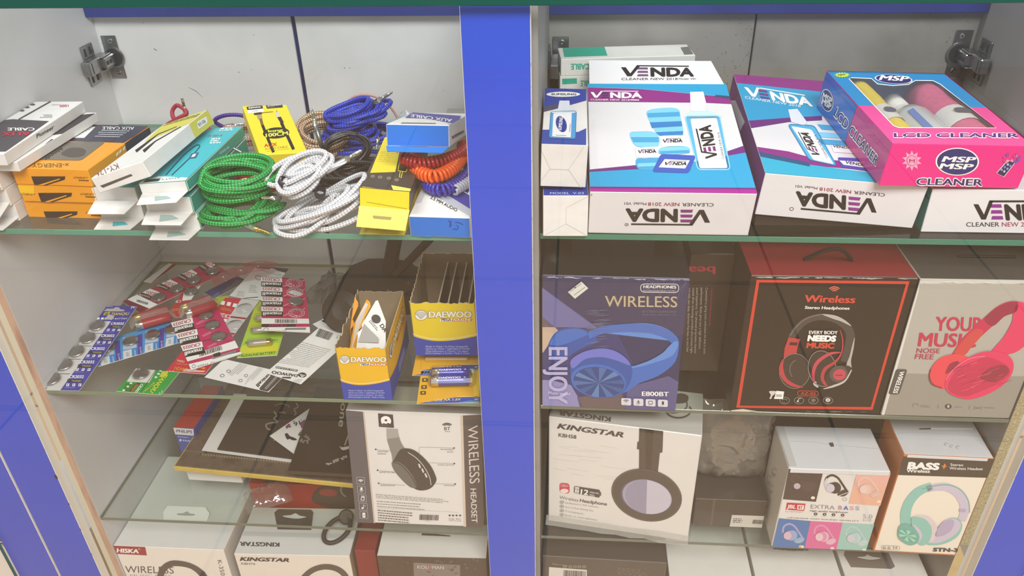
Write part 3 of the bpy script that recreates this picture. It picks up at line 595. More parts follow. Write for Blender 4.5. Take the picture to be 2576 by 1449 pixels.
a.e((1068, 417), (120, -6), (4, -50), M('23211d'), 3, 40); a.t('long', (994, 414), (1132, 402), 24, M('d8d835'), 4, 0.05); a.t('100CM', (974, 458), (1178, 436), 34, M('e3e05a'), 4, 0.04)
a.t('AUX', (960, 546), (1076, 532), 30, M('cf4a22'), 2, 0.03); a.t('AUDIO CABLE', (966, 570), (1172, 548), 17, M('a8862c'), 2); a.ln([(976, 584), (1190, 558)], 2, M('b8962c'))
b.done('cable_box', 'yellow cable box with two plugs printed on it, resting on the coils', 'box')
b = Box('yelA', BRK, {'F': YEL, 'K': YEL}); a = b.a('T', KC)
a.p([(476, 780), (706, 772), (770, 455), (610, 450)], YEL); a.fine((575, 590), (735, 585), (530, 690), 6, M('c9ae30'), 2, 0.2, 6, 0.2); a.ln([(722, 600), (732, 576), (740, 540)], 10, M('d8452c'))
for w2, q in ((7, [(736, 722), (742, 690), (806, 692), (818, 735), (802, 772), (732, 762)]), (7, [(752, 766), (742, 818), (758, 826), (772, 772)])): a.ln(q, w2, YEL, 2, True)
a.p([(738, 724), (812, 738), (804, 768), (734, 758)], M('1c1714'), 1)
for x, y in ((500, 812), (568, 820), (648, 830), (718, 845)): a.arc((x, y), 17, 10, 0, 360, 4, M('b8ae9a'), 2, 16); a.ln([(x - 7, y), (x + 7, y)], 3, M('b8ae9a'))
a.p([(668, 892), (890, 932), (878, 990), (692, 950)], YELL); a.p([(404, 905), (668, 940), (690, 955), (870, 985), (400, 960)], YEL, 1)
a = b.a('F', KC); a.ln([(440, 1044), (812, 1106)], 5, M('a89a2a'))
o = b.done('cable_box', 'yellow and black cable box lying on a yellow one, hang flap drooping', 'box')
flap(o, 0.0517, 0.026, (0, -0.0004, 0.0015), 0.55, YELL, 'hang_flap', 0.001, 0, [(0.3, 0.42), (0.68, 0.42), (0.66, 0.56), (0.32, 0.56)], M('9a8a50', 0.7))
mb = MB().box((0.0498, 0.15, 0.0165), YEL); o = tag(mb.obj('cable_box', None, (-0.1859, 0.0351, 0), (0, 0, -0.011)), 'yellow cable box flat on the glass under the yellow and black one', 'box')
flap(o, 0.0498, 0.02, (0, -0.0004, 0.0012), 0.03, YELL, 'hang_flap', 0.001, 0, [(0.32, 0.3), (0.72, 0.3), (0.7, 0.5), (0.34, 0.5)], M('9a8a50', 0.7))

# --- blue ended boxes
BLU = M('1f74d6', 0.42); PUR = M('3b3c9c', 0.42); LGR = M('b8bcc8', 0.45)
def pen(a, strokes, w2, m):
    for s in strokes: a.ln(a.sp(s, 5), w2, m, 2)
b = Box('blueL', CARD, {'F': BLU}); a = b.a('T', KC)
a.p([(925, 905), (1075, 880), (1395, 1112), (1390, 1176)], LGR); a.p([(1060, 905), (1100, 770), (1530, 760), (1400, 1115)], PUR, 2)
a.p([(930, 900), (1012, 890), (940, 1050), (880, 1060)], M('c9c6cc'), 1)
a.t('3.5 MM AUDIO', (1022, 1014), (1262, 1134), 30, INK, 3, 0.01); a.t('CABLE', (1165, 860), (1395, 992), 62, INKW, 3, 0.02)
a = b.a('F', KC); pen(a, [[(1186, 1210), (1204, 1232), (1196, 1272)], [(1218, 1212), (1204, 1232), (1212, 1252), (1206, 1270)], [(1248, 1226), (1290, 1232), (1322, 1250)], [(1228, 1296), (1246, 1284), (1262, 1296), (1278, 1268), (1262, 1256)]], 6, M('1c2a86'))
a.p([(905, 1378), (905, 1352), (1028, 1350), (1032, 1372), (1195, 1376), (1200, 1362), (1215, 1380)], M('3a86dc'), 2)
b.done('cable_box', 'white and violet cable box with pen marks on its blue end, on the glass', 'box')
b = Box('blueU', CARD, {'F': BLU}); a = b.a('T', KC)
a.p([(778, 268), (850, 225), (1310, 258), (1292, 300), (1205, 345), (1140, 302)], LGR); a.p([(795, 278), (858, 228), (1300, 262), (1285, 298), (1218, 326), (1000, 285)], PUR, 2)
a.t('AUX CABLE', (1222, 292), (848, 246), 28, INKW, 3, 0.02); a.p([(752, 330), (770, 318), (1070, 324), (1078, 332)], GREY, 2)
a = b.a('R', KC); a.fine((1215, 445), (1345, 375), (1222, 470), 1, M('55555e'), 2, 0.9, 5, 0.12); a.fine((1250, 425), (1310, 395), (1256, 450), 1, M('77777e'), 2, 0.5, 5, 0.2)
o = b.done('cable_box', 'blue ended cable box propped up on the spiral cords by the blue post', 'box')
flap(o, 0.0675, 0.012, (-0.0008, -0.0004, -0.0006), 0.35, M('2a7fdd', 0.42), 'flap', 0.004)

# ------------------------------------------------------------------ right bay, upper shelf
PURP = M('8e2382', 0.4, coat=0.2); TQ = M('1c9fd2', 0.4, coat=0.2); VIO = M('6a1f7c', 0.4, coat=0.2); WHT = M('e4e2e6', 0.42, coat=0.15, vary=0.06, scale=25)
def venda(a, p0, p1, p2, mt, me, l=2):
    """the wordmark: V with a roof stroke, an E of three bars, then N D A"""
    f = lambda x, y: (p0[0] + (p1[0] - p0[0]) * x + (p2[0] - p0[0]) * y, p0[1] + (p1[1] - p0[1]) * x + (p2[1] - p0[1]) * y)
    P = lambda m, *q: a.p([f(*i) for i in q], m, l)
    P(mt, (0, 0.8), (0.06, 0.8), (0.115, 0.25), (0.205, 1), (0.255, 1), (0.13, 0), (0.075, 0)); P(mt, (0.205, 1), (0.93, 1), (0.93, 0.9), (0.21, 0.9))
    for y in (0, 0.31, 0.62): P(me, (0.2 + 0.012 * y, y), (0.35, y), (0.345, y + 0.18), (0.215, y + 0.18))
    a.t('NDA', f(0.38, 0), f(1, 0), f(0.38, 0.8), mt, l, 0.055)
def bottle(a, q, cap, liq, lab):
    a.p(cap, M('f2eef3'), 3); a.rr(q, 30, liq, 2, 8, M('9cd4ee'))
    a.rr(lab, 16, M('f6f5f6'), 3)
b = Box('venda1', WHT); a = b.a('T', KV)
a.p([(55, 160), (1190, 172), (1212, 272), (500, 205), (60, 190)], TQ); a.p([(60, 192), (500, 207), (1212, 274), (1240, 330), (1000, 318), (60, 308)], PURP); a.p([(1100, 255), (1212, 266), (1216, 290), (1080, 268)], M('2c4a6a'), 2)
a.p([(1190, 712), (1330, 664), (1345, 722), (1150, 762)], VIO); a.p([(76, 858), (480, 820), (640, 815), (640, 850), (76, 882)], VIO)
a.p([(80, 878), (600, 850), (1200, 748), (1348, 722), (1428, 1012), (80, 998)], TQ, 2); a.p([(80, 998), (1426, 1010), (1430, 1022), (80, 1012)], VIO, 3); a.p([(80, 1008), (1430, 1020), (1442, 1060), (80, 1052)], M('a62191', 0.4), 3)
venda(a, (82, 278), (500, 281), (80, 221), INKW, M('5a2c66'), 3); a.t('CLEANER NEW 2018', (80, 300), (398, 304), 14, INKW, 3, 0.01); a.fine((404, 292), (512, 294), (404, 303), 1, INKW, 3, 0.8)
bottle(a, [(952, 862), (1214, 862), (1128, 425), (845, 428)], [(888, 232), (995, 230), (1018, 322), (1012, 388), (890, 385), (890, 310)], M('56b2e2', 0.4), [(966, 852), (1192, 850), (1104, 444), (890, 450)])
a.blob([(850, 440), (900, 388), (1000, 378), (1110, 410), (1128, 440)], M('c6e2ee'), 2)
venda(a, (1112, 766), (1050, 500), (990, 780), INK, M('7a2c74'), 4); a.t('CLEANER NEW 2018', (1166, 776), (1126, 560), 20, M('5a4a54'), 4)
T1, T2, T3 = M('3c9fd2', 0.8), M('7cc8ea', 0.8), M('2a7cc0', 0.8)
a.blob([(542, 385), (700, 360), (792, 374), (812, 440), (832, 560), (800, 585), (640, 584), (590, 520), (560, 470)], T2, 3)
for q, m in (([(540, 405), (800, 395), (806, 430), (548, 440)], T1), ([(562, 480), (818, 470), (824, 510), (580, 525)], T3), ([(610, 560), (832, 550), (830, 580), (640, 586)], T3)): a.p(q, m, 4)
a.p([(640, 592), (836, 586), (846, 676), (660, 682)], M('e9e6ee'), 4); venda(a, (668, 645), (828, 641), (665, 612), INK, M('9a6aa0'), 5); a.blob([(636, 700), (700, 676), (860, 676), (884, 720), (800, 738), (650, 735)], T2, 4); a.p([(640, 715), (880, 705), (884, 728), (650, 735)], T1, 5)
a.blob([(400, 566), (480, 552), (590, 556), (636, 600), (630, 668), (540, 682), (440, 662)], T2, 3); a.p([(408, 600), (634, 600), (634, 640), (430, 640)], T1, 4); a.p([(442, 686), (626, 676), (634, 766), (456, 766)], M('e9e6ee'), 4); venda(a, (468, 730), (616, 726), (465, 700), INK, M('9a6aa0'), 5)
a.blob([(454, 776), (540, 770), (632, 756), (630, 830), (560, 866), (466, 852)], T1, 3); a.p([(462, 812), (628, 806), (622, 834), (466, 840)], T2, 4)
a.rr([(580, 882), (878, 892), (936, 750), (652, 736)], 26, M('3556b6', 0.4), 5); a.p([(634, 846), (848, 856), (886, 790), (682, 780)], M('eceaf2'), 6); venda(a, (674, 828), (858, 830), (688, 796), INK, M('9a6aa0'), 7)
a = b.a('F', KV)
venda(a, (1055, 1184), (368, 1177), (1052, 1312), INK, M('7e2379'), 2)
a.t('CLEANER', (1083, 1130), (828, 1127), 28, INK, 2); a.t('NEW 2018', (806, 1126), (552, 1123), 28, M('a0304f'), 2, 0.01); a.t('Model: V01', (538, 1124), (360, 1121), 22, INK, 2)
a.arc((376, 1303), 15, 10, 0, 360, 3, INK, 2, 14); a.t('R', (383, 1298), (370, 1298), 10, INK, 2)
a.ln([(64, 1366), (430, 1373), (1360, 1386)], 5, M('c9c7c4')); a.p([(85, 1062), (100, 1050), (92, 1072)], M('8a6a8a'), 1)
o = b.done('cleaner_kit_box', 'large white screen cleaner box with a bottle and towels printed, rear flap up', 'box')
W1, D1, H1 = b.d
mb = MB(); mb.prism([(0.002, 0), (W1 - 0.002, 0), (W1 - 0.012, 0.0505), (0.002, 0.0515)], -0.0006, 0, WHT)
a = Art(mb, (0, 0, 0), (1, 0, 0), (0, 1, 0), (0, 0, 1), W1, 0.0515, [(61, 164), (1182, 177), (1140, 8), (60, 24)])
venda(a, (298, 118), (885, 116), (296, 50), INK, M('6a4a6c')); a.t('CLEANER NEW 2018', (298, 141), (742, 141), 14, INK); a.t('Model: V01', (752, 140), (900, 140), 12, INK); a.p([(61, 160), (1182, 172), (1182, 182), (61, 170)], TQ, 1)
mb.obj('flap', o, (0, D1, H1), (0.1, 0, 0))

b = Box('venda2', WHT, {'L': VIO}); a = b.a('T', KR2)
a.p([(50, 310), (1000, 380), (1100, 560), (70, 385)], PURP); a.p([(66, 384), (700, 450), (1000, 560), (640, 600), (430, 615), (130, 640)], TQ, 2); a.p([(128, 634), (430, 612), (640, 600), (640, 628), (420, 640), (160, 682)], VIO, 3)
a.p([(200, 798), (420, 830), (560, 868), (1000, 920), (1000, 960), (560, 920), (210, 842)], PURP, 2); a.p([(206, 836), (560, 918), (1200, 1000), (1400, 1090), (260, 970)], M('1fb0d4', 0.35, coat=0.3), 3); a.p([(206, 828), (560, 905), (560, 930), (215, 860)], M('1d4f7c'), 4)
venda(a, (152, 470), (582, 540), (128, 400), INKW, M('6a3c84'), 4); a.t('CLEANER NEW 2018', (138, 488), (500, 546), 17, INKW, 4)
a.p([(420, 560), (480, 556), (545, 645), (520, 665), (440, 640)], M('dfe2ee'), 4); a.rr([(556, 885), (735, 925), (590, 665), (418, 655)], 24, M('4fb2de', 0.4), 3, 6, M('2c86bc')); a.rr([(585, 888), (718, 916), (570, 690), (440, 668)], 12, M('f4f4f6'), 4)
venda(a, (632, 868), (548, 712), (560, 850), INK, M('7a2c74'), 5); a.t('CLEANER NEW 2018', (680, 872), (600, 724), 14, M('6a4a5a'), 5)
for y in (655, 705, 750): a.p([(610, y), (900, y + 20), (920, y + 50), (640, y + 34)], T1 if y != 705 else T2, 3)
a.p([(700, 790), (900, 810), (900, 850), (715, 836)], M('e9e6f0'), 4); a.t('VENDA', (710, 806), (830, 818), 16, INK, 5, 0.02); a.rr([(770, 935), (1000, 970), (960, 880), (740, 870)], 14, M('4a48b4'), 4); a.p([(780, 920), (960, 945), (940, 905), (752, 892)], M('eceaf4'), 5); a.t('VENDA', (790, 912), (930, 934), 18, INK, 6, 0.02)
a = b.a('F', KR2); venda(a, (1000, 1138), (470, 1092), (996, 1250), INK, M('8a2a8c')); a.t('CLEANER', (1052, 1102), (850, 1084), 22, INK); a.t('NEW 2018', (832, 1082), (626, 1062), 22, M('a0304f'), 2, 0.01); a.t('Model: V01', (612, 1060), (470, 1046), 17, INK)
a.arc((443, 1203), 13, 10, 0, 360, 3, INK, 2, 14); a.ln([(220, 1243), (1230, 1334)], 5, M('c9c7c4'))
a = b.a('L', KR2); a.p([(20, 378), (65, 322), (90, 470), (50, 500)], M('7c2a78')); a.p([(50, 500), (80, 500), (140, 640), (110, 700)], M('d9d4dc'))
b.done('cleaner_kit_box', 'tilted turquoise and purple cleaner box partly under the pink one', 'box')
mb = MB(); mb.prism([(0, 0), (0.155, 0), (0.155, 0.001), (0, 0.0105)], -0.15, 0, M('2a2320', 0.4, coat=0.2, vary=0.3, scale=40), Euler((math.pi / 2, 0, 0)).to_matrix().to_4x4())
tag(mb.obj('flat_pouch', None, (0.2255, 0.041, 0.0042)), 'flat black pouch under the tilted turquoise and purple box', 'pouch')
b = Box('venda3', WHT, {'L': M('2c8f8a', 0.4)}); a = b.a('F', KR2); venda(a, (1640, 1272), (2160, 1272), (1625, 1148), INK, M('8a2a8c'), 2); a.t('CLEANER', (1580, 1318), (1795, 1318), 30, INK, 2); a.t('NEW 2018', (1812, 1318), (2030, 1318), 30, M('a0304f'), 2); a.ln([(1300, 1362), (2300, 1370)], 6, M('3a8fae'))
a = b.a('T', KR2); a.p([(1000, 600), (2000, 600), (2100, 760), (1000, 760)], M('cfc8cf')); a.p([(1690, 555), (1880, 540), (2000, 640), (1810, 640)], M('5a3550'), 2)
b.done('cleaner_kit_box', 'white cleaner box with a turquoise side, under the pink one at the frame edge', 'box')

# pink window box
PNK = M('ea2389', 0.36, coat=0.3); PNKT = M('ec4f9c', 0.36, coat=0.3); BLUM = M('1f8fd0', 0.36, coat=0.3); BLUS = M('1f66bf', 0.36, coat=0.3); NVY = M('2c2a70', 0.4)
b = Box('msp', PNK, {'T': None, 'L': M('c62882', 0.36, coat=0.3), 'K': BLUM}); a = b.a('F', KM)
def msp(a, c, ax, ay, l, tx):
    a.e(c, ax, ay, INKW, l, 36); k = 0.93; sc = lambda v: (v[0] * k, v[1] * k) if isinstance(v, tuple) else v * k
    a.e(c, sc(ax), sc(ay), NVY, l + 1, 36)
    for p0, p1, p2 in tx: a.t('MSP', p0, p1, p2, INKW, l + 2, 0.04)
msp(a, (1668, 1070), 248, 158, 2, (((1485, 1068), (1860, 1078), (1520, 1004)), ((1455, 1146), (1835, 1156), (1485, 1084))))
a.t('CLEANER', (1188, 1335), (1958, 1345), (1200, 1250), INKW, 2, 0.09); a.t('CLEANER', (1194, 1332), (1952, 1342), (1206, 1254), M('37206a'), 3, 0.03)
sun = [];
for i in range(20):
    rr_ = 116 if i % 2 == 0 else 70; t = math.radians(90 + i * 18); sun.append((1150 + rr_ * math.cos(t), 1058 - rr_ * math.sin(t)))
a.p(sun, M('f7a8cc'), 2); a.e((1150, 1058), 62, 62, M('d4609a'), 3); a.e((1150, 1058), 54, 54, M('f2a0c4'), 4); a.t('M', (1118, 1076), (1182, 1078), 40, M('b04a70'), 5, 0.02)
a.rr([(2108, 1200), (2200, 1246), (2330, 1080), (2240, 1050)], 14, M('e8d8e6'), 2); a.rr([(2118, 1200), (2196, 1238), (2318, 1082), (2246, 1058)], 10, M('3a2350'), 3)
for i, (x, y) in enumerate([(2170, 1160), (2200, 1178), (2205, 1130), (2235, 1148), (2240, 1100), (2268, 1116)]): a.rr([(x - 14, y + 8), (x + 6, y + 16), (x + 16, y - 8), (x - 4, y - 14)], 4, (M('7fa8d8'), M('b8c8e8'), M('6f8fe0'))[i % 3], 4)
g = random.Random(5)
for i in range(16): a.e((2220 + g.uniform(-25, 170), 1060 - g.uniform(-20, 75)), g.uniform(9, 17), g.uniform(9, 17), (M('c44a9a'), M('7a5ac0'), M('5a6ac8'), M('f0a0b8'))[i % 4], 5)
a = b.a('T', KM)
win = [(432, 128), (470, 118), (690, 128), (760, 190), (930, 208), (1110, 196), (1190, 150), (1390, 152), (1470, 190), (2112, 692), (1000, 688), (940, 664)]
a.p([(172, 54), (1530, 82), (2002, 456), (1805, 452)] + win[8::-1] + [(724, 436), (505, 432)], BLUM, 0); a.p([(505, 432), (724, 436), (940, 664), (1000, 688), (2112, 692), (1805, 452), (2002, 456), (2563, 924), (924, 887)], PNKT, 0)
a.ln(win, 9, INKW, 2, True)
msp(a, (940, 140), (215, 16), (6, -52), 5, (((770, 150), (1100, 165), (800, 95)),))
a.t('LCD CLEANER', (938, 802), (2376, 806), (935, 745), INKW, 2, 0.08); a.t('LCD CLEANER', (944, 798), (2370, 802), (941, 748), M('5a2a80'), 3, 0.03)
star = []
for i in range(32):
    rx, ry = ((96, 33), (68, 20))[i % 2]; t = math.radians(i * 11.25); star.append((355 + rx * math.cos(t), 88 + ry * math.sin(t)))
a.p(star, M('c6e04a'), 3); a.t('NEW', (312, 98), (395, 92), 18, M('2a4a1c'), 4, 0.02)
a = b.a('L', KM); a.p([(185, 40), (525, 440), (380, 880), (40, 470)], BLUS)
a.e((188, 375), (72, 18), (-4, -128), INKW, 2, 36); a.e((188, 375), (66, 16), (-4, -118), NVY, 3, 36); a.t('MSP', (135, 350), (240, 425), (150, 275), INKW, 4, 0.04); a.t('MSP', (130, 410), (235, 480), (140, 345), INKW, 4, 0.04)
a.t('LCD CLEANER', (262, 545), (748, 1130), (305, 440), INKW, 2, 0.07); a.t('LCD CLEANER', (264, 540), (746, 1124), (306, 446), M('2a2870'), 3, 0.02)
o = b.done('cleaner_kit_box', 'pink and blue screen cleaner box with a clear window, on top of others', 'box')
W, Dp, H = b.d; MB().box((W - 0.003, Dp - 0.003, 0.0008), M('c9b8a2', 0.7), (0.0015, 0.0015, 0.001)).obj('floor_panel', o)
mb = MB(); aw = Art(mb, (0, 0, H), (1, 0, 0), (0, 1, 0), (0, 0, 1), W, Dp, [((x - KM[0]) * KM[2], (y - KM[1]) * KM[2]) for x, y in b.q['T']])
aw.p(win, glassy('window_film', (0.97, 0.97, 0.97), 0.06, 0.05, 'd8d4d4', 0.10), -3); mb.obj('window', o)
BM = Matrix.Translation(b.l) @ Euler(b.r).to_matrix().to_4x4(); AY = Euler((-math.pi / 2, 0, 0)).to_matrix().to_4x4()
def inside(mb, name, label, cat, p, smooth=True):
    T = BM @ Matrix.Translation(p); o = mb.obj(name, None, T.to_translation(), T.to_euler(), smooth); return tag(o, label, cat)
def roll(m, r, L, label, p):
    g = random.Random(int(r * 1e5)); prof = [(0, 0)] + [(r * g.uniform(0.93, 1.0), L * t / 16) for t in range(17)] + [(0, L)]
    mb = MB(); mb.lathe(prof, m, AY, 22); o = inside(mb, 'cleaning_cloth', label, 'cloth', p)
    mb = MB(); mb.lathe([(r * 1.02, L * 0.36), (r * 1.03, L * 0.37), (r * 1.03, L * 0.56), (r * 1.02, L * 0.57)], M('e4e0da', 0.6), AY, 22); mb.obj('paper_band', o, smooth=True)
    mb = MB(); A = Art(mb, (-r * 0.5, L * 0.42, r * 1.04), (1, 0, 0), (0, 1, 0), (0, 0, 1), r, L * 0.1, [(0, 100), (100, 100), (100, 0), (0, 0)]); A.e((50, 50), 48, 42, M('4f4d58')); mb.obj('print', o)
roll(M('f0d42c', 0.85, vary=0.15, scale=220), 0.0125, 0.165, 'yellow rolled cloth seen through the window of the pink box', (0.0335, 0.012, 0.0285))
roll(M('e0688e', 0.9, vary=0.25, scale=220), 0.0192, 0.165, 'pink rolled cloth seen through the window of the pink box', (0.109, 0.012, 0.0225))
mb = MB(); mb.lathe([(0, 0), (0.015, 0), (0.019, 0.003), (0.0195, 0.008), (0.0195, 0.07), (0.016, 0.085), (0.008, 0.092), (0.0078, 0.105), (0.0105, 0.105), (0.0105, 0.128), (0, 0.128)], M('d3d6d0', 0.25, coat=0.5), AY, 26, [M('d3d6d0', 0.25, coat=0.5)] * 7 + [M('efeeea', 0.4)] * 3)
inside(mb, 'cleaner_bottle', 'pale cleaner bottle lying under the window of the pink box', 'bottle', (0.0685, 0.03, 0.0215))
o = bpy.data.objects['cleaner_bottle']; mb = MB()
A = Art(mb, (-0.016, 0.016, 0.0197), (1, 0, 0), (0, 1, 0), (0, 0, 1), 0.032, 0.055, [(0, 550), (320, 550), (320, 0), (0, 0)]); mb2 = MB().box((0.006, 0.054, 0.0005), M('5f80c8', 0.5), (-0.013, 0.012, 0.0158), rot=(0, -0.62, 0)); mb2.box((0.006, 0.054, 0.0005), M('5f80c8', 0.5), (0.0115, 0.012, 0.0182 - 0.003), rot=(0, 0.6, 0)); mb2.obj('label', o)

# cleaner bottle boxes
BLS = M('2440a4', 0.4); b = Box('samU', CARD, {'T': CARD}); a = b.a('T', KR1)
a.p([(80, 420), (400, 420), (400, 500), (240, 545), (90, 552)], BLS); a.p([(85, 690), (160, 690), (345, 705), (400, 680), (400, 800), (70, 800)], M('2c4ba8', 0.4)); a.p([(105, 545), (245, 515), (245, 545), (100, 580)], M('4a4a66'), 2)
a.e((250, 461), 110, 17, INKW, 3); a.t('SUMSUNG', (172, 467), (335, 468), 13, M('1c2a5c'), 4, 0.03)
a.p([(226, 502), (290, 502), (296, 560), (214, 562)], M('e6e8f6'), 3); a.rr([(158, 745), (330, 752), (336, 570), (170, 574)], 16, M('4aa0de', 0.4), 3, 4, M('2f7ab8')); a.blob([(172, 580), (210, 556), (300, 556), (336, 578), (250, 590)], M('d9e6f2'), 4)
a.rr([(178, 738), (300, 744), (306, 584), (186, 588)], 6, M('f1f2f6'), 5); a.e((238, 658), (20, 50), (30, -16), M('2a3a9a'), 6); a.t('SUMSUNG', (238, 700), (250, 612), (214, 700), INKW, 7, 0.03); a.fine((290, 710), (296, 628), (300, 710), 1, GREY, 6); a.ln([(200, 730), (270, 733)], 3, GREY, 6)
a = b.a('F', KR1)
for q in ([(98, 800), (165, 942), (68, 1066)], [(384, 800), (285, 948), (368, 1068)], [(165, 944), (285, 948)]): a.ln(q, 3, M('c9c6c2'))
b.done('bottle_box', 'upper blue and white cleaner bottle box with its folded white end out', 'box')
b = Box('samL', CARD, {'T': BLS}); a = b.a('T', KR1); a.t('MODEL  V-03', (165, 1110), (384, 1110), 15, M('cdd6f0'), 2)
a = b.a('F', KR1)
for q in ([(410, 1122), (270, 1195), (268, 1300), (125, 1376)], [(268, 1300), (405, 1376)]): a.ln(q, 3, M('cfccc8'))
a.r(115, 1114, 420, 1118, BLS)
b.done('bottle_box', 'lower white ended cleaner bottle box with a blue top strip', 'box')
# data cable boxes at the back
GRN = M('1f9f86', 0.45)
for k in range(5):
    l, r, d, q = BX['data1']; z = 0.0045 + 0.0212 * k
    mb = MB().box((d[0], d[1], 0.021), M('d8d6d2', 0.5, vary=0.1)); dd = (d[0], d[1], 0.021)
    a = face(mb, dd, 'F', [(235, 335), (1110, 330), (1112, 205), (240, 235)])
    a.t('DATA CABLE', (500, 262), (290, 262), 36, GRN, 2, 0.03) if k == 4 else a.p([(250, 250), (330, 247), (330, 280), (250, 284)], GRN)
    if k == 4: a.t('ANSTY', (888, 250), (735, 254), 28, GRN, 2, 0.02)
    if k == 3: a.t('DATA CABLE', (500, 262), (350, 262), 36, GRN, 2, 0.03)
    a = face(mb, dd, 'T', [(240, 235), (1112, 205), (1080, 170), (225, 200)]); a.p([(262, 228), (540, 218), (530, 190), (255, 200)], GRN); a.p([(1040, 205), (1100, 202), (1085, 178), (1030, 182)], M('6a6866'))
    tag(mb.obj('cable_box', None, (l[0] + (0, -0.002, 0.001, -0.001, 0)[k], l[1], z), (0, 0, (0.085, 0.1, 0.09, 0.105, 0.1)[k])),
        ('lowest grey cable box of the rear stack', 'grey cable box second from the bottom of the rear stack', 'grey cable box in the middle of the rear stack', 'grey cable box right under the top one of the rear stack', 'grey cable box with green lettering, top of the stack behind the cleaner box')[k], 'box', 'data cable boxes at the back')
mb = MB().box((0.032, 0.06, 0.066), CARD); a = face(mb, (0.032, 0.06, 0.066), 'F', [(225, 520), (380, 520), (380, 365), (222, 365)])
a.rr([(300, 425), (342, 425), (342, 402), (300, 402)], 5, None, 1, 3, GRN); a.p([(302, 423), (330, 418), (322, 404), (302, 404)], GRN, 2); a.t('OUTER', (360, 408), (404, 408), 10, GREY); a.t('SAFE', (360, 422), (400, 422), 10, GREY); a.p([(240, 345), (293, 345), (293, 368), (250, 366)], GRN)
tag(mb.obj('cable_box', None, (0.0185, 0.198, 0.0042), (0, 0, 0.02)), 'small white box with a green plug mark between bottle box and rear stack', 'box')

# ------------------------------------------------------------------ cables on the upper left shelf
def coil_pts(c, ax, ay, loops, r, rot=(0, 0, 0), seed=1, spread=0.25, high=0.02, n=30, wob=0.12):
    """one long cord wound in loose loops about c; never below the glass"""
    g = random.Random(seed); R = Euler(rot).to_matrix(); K = loops * 3
    kr = [g.uniform(-spread, spread * 0.3) for _ in range(K + 2)]; kz = [g.uniform(0, 1) for _ in range(K + 2)]
    ox = [g.uniform(-wob, wob) * ax for _ in range(K + 2)]; oy = [g.uniform(-wob, wob) * ay for _ in range(K + 2)]
    def sm(a, u):
        i = min(int(u), len(a) - 2); t = u - i; t = t * t * (3 - 2 * t); return a[i] + (a[i + 1] - a[i]) * t
    out = []
    for i in range(loops * n + 1):
        u = i / (loops * n) * K; t = 2 * math.pi * i / n; q = 1 + sm(kr, u); zb = (i / (loops * n) * 0.55 + sm(kz, u) * 0.45) * high
        v = Vector((ax * q * math.cos(t) + sm(ox, u), ay * q * math.sin(t) + sm(oy, u), zb - high / 2)); v = R @ v + Vector(c)
        v.z = max(v.z, r + 0.0004); out.append(v)
    return out
JACK = M('d8d4c6', 0.2, 1.0); JG = M('d9b45c', 0.22, 1.0); JBLK = M('1c1b1c', 0.35)
def jack(par, p, d, sleeve, metal=JACK, k=1.0, barrel=0.016, name='jack_plug'):
    """3.5 mm plug: moulded sleeve, barrel, ringed pin; p = where the cord enters, d = direction"""
    d = Vector(d).normalized(); T = Matrix.Translation(p) @ d.to_track_quat('Z', 'Y').to_matrix().to_4x4() @ Matrix.Scale(k, 4); mb = MB()
    b = barrel
    prof = [(0, 0), (0.0021, 0), (0.0027, 0.004), (0.0029, b), (0.0029, b), (0.0029, b + 0.004), (0.00176, b + 0.0042), (0.00176, b + 0.0082), (0.00176, b + 0.0085), (0.00176, b + 0.0112), (0.00176, b + 0.0115), (0.00176, b + 0.0145), (0.0012, b + 0.0155), (0.0018, b + 0.0165), (0, b + 0.0185)]
    ms = [sleeve] * 3 + [metal, metal, metal, metal, JBLK, metal, JBLK, metal, metal, metal, metal]
    mb.lathe(prof, metal, T, 14, ms); return mb.obj(name, par, smooth=True)
def cable(name, label, pts, r, mat, jacks=(), n=8, group=None):
    o = tag(MB().tube(pts, r, mat, n).obj(name, smooth=True), label, 'cable', group)
    for j in jacks: jack(o, *j)
    return o
def extra(pts, way):
    """carry a cord on through further points, smoothly"""
    P = [Vector(p) for p in pts[-2:]] + [Vector(q) for q in way]; out = list(pts)
    for i in range(1, len(P) - 1):
        a, b, c, d = P[i - 1], P[i], P[i + 1], P[min(i + 2, len(P) - 1)]
        for q in range(1, 9):
            t = q / 8; out.append(0.5 * (2 * b + (c - a) * t + (2 * a - 5 * b + 4 * c - d) * t * t + (3 * b - a - 3 * c + d) * t ** 3))
    return out
def arcp(pts, k=8):
    return extra([Vector(pts[0]), Vector(pts[0]) + (Vector(pts[1]) - Vector(pts[0])) * 0.02], pts[1:])
R0 = 0.0028
GRB = braid('braid_green', '2cb657', '0c6a2e', 2.2, 3); WHB = braid('braid_white', 'f4f4f6', 'b4b3ba', 2.2, 3); BLB = braid('braid_blue', '2c4ce0', '131f78', 2.2, 3); RDB = braid('braid_red', 'c01f38', '5a0c18', 2.2, 3)
GOB = braid('braid_gold', 'dcc0a2', '7a563c', 2.2, 3); BKB = braid('braid_black', '222226', '08080a', 2.2, 3); PKB = braid('braid_rose', 'd8b0aa', '946462', 2.2, 3); VIB = braid('braid_violet', '5a3cae', '22145a', 2.2, 3)
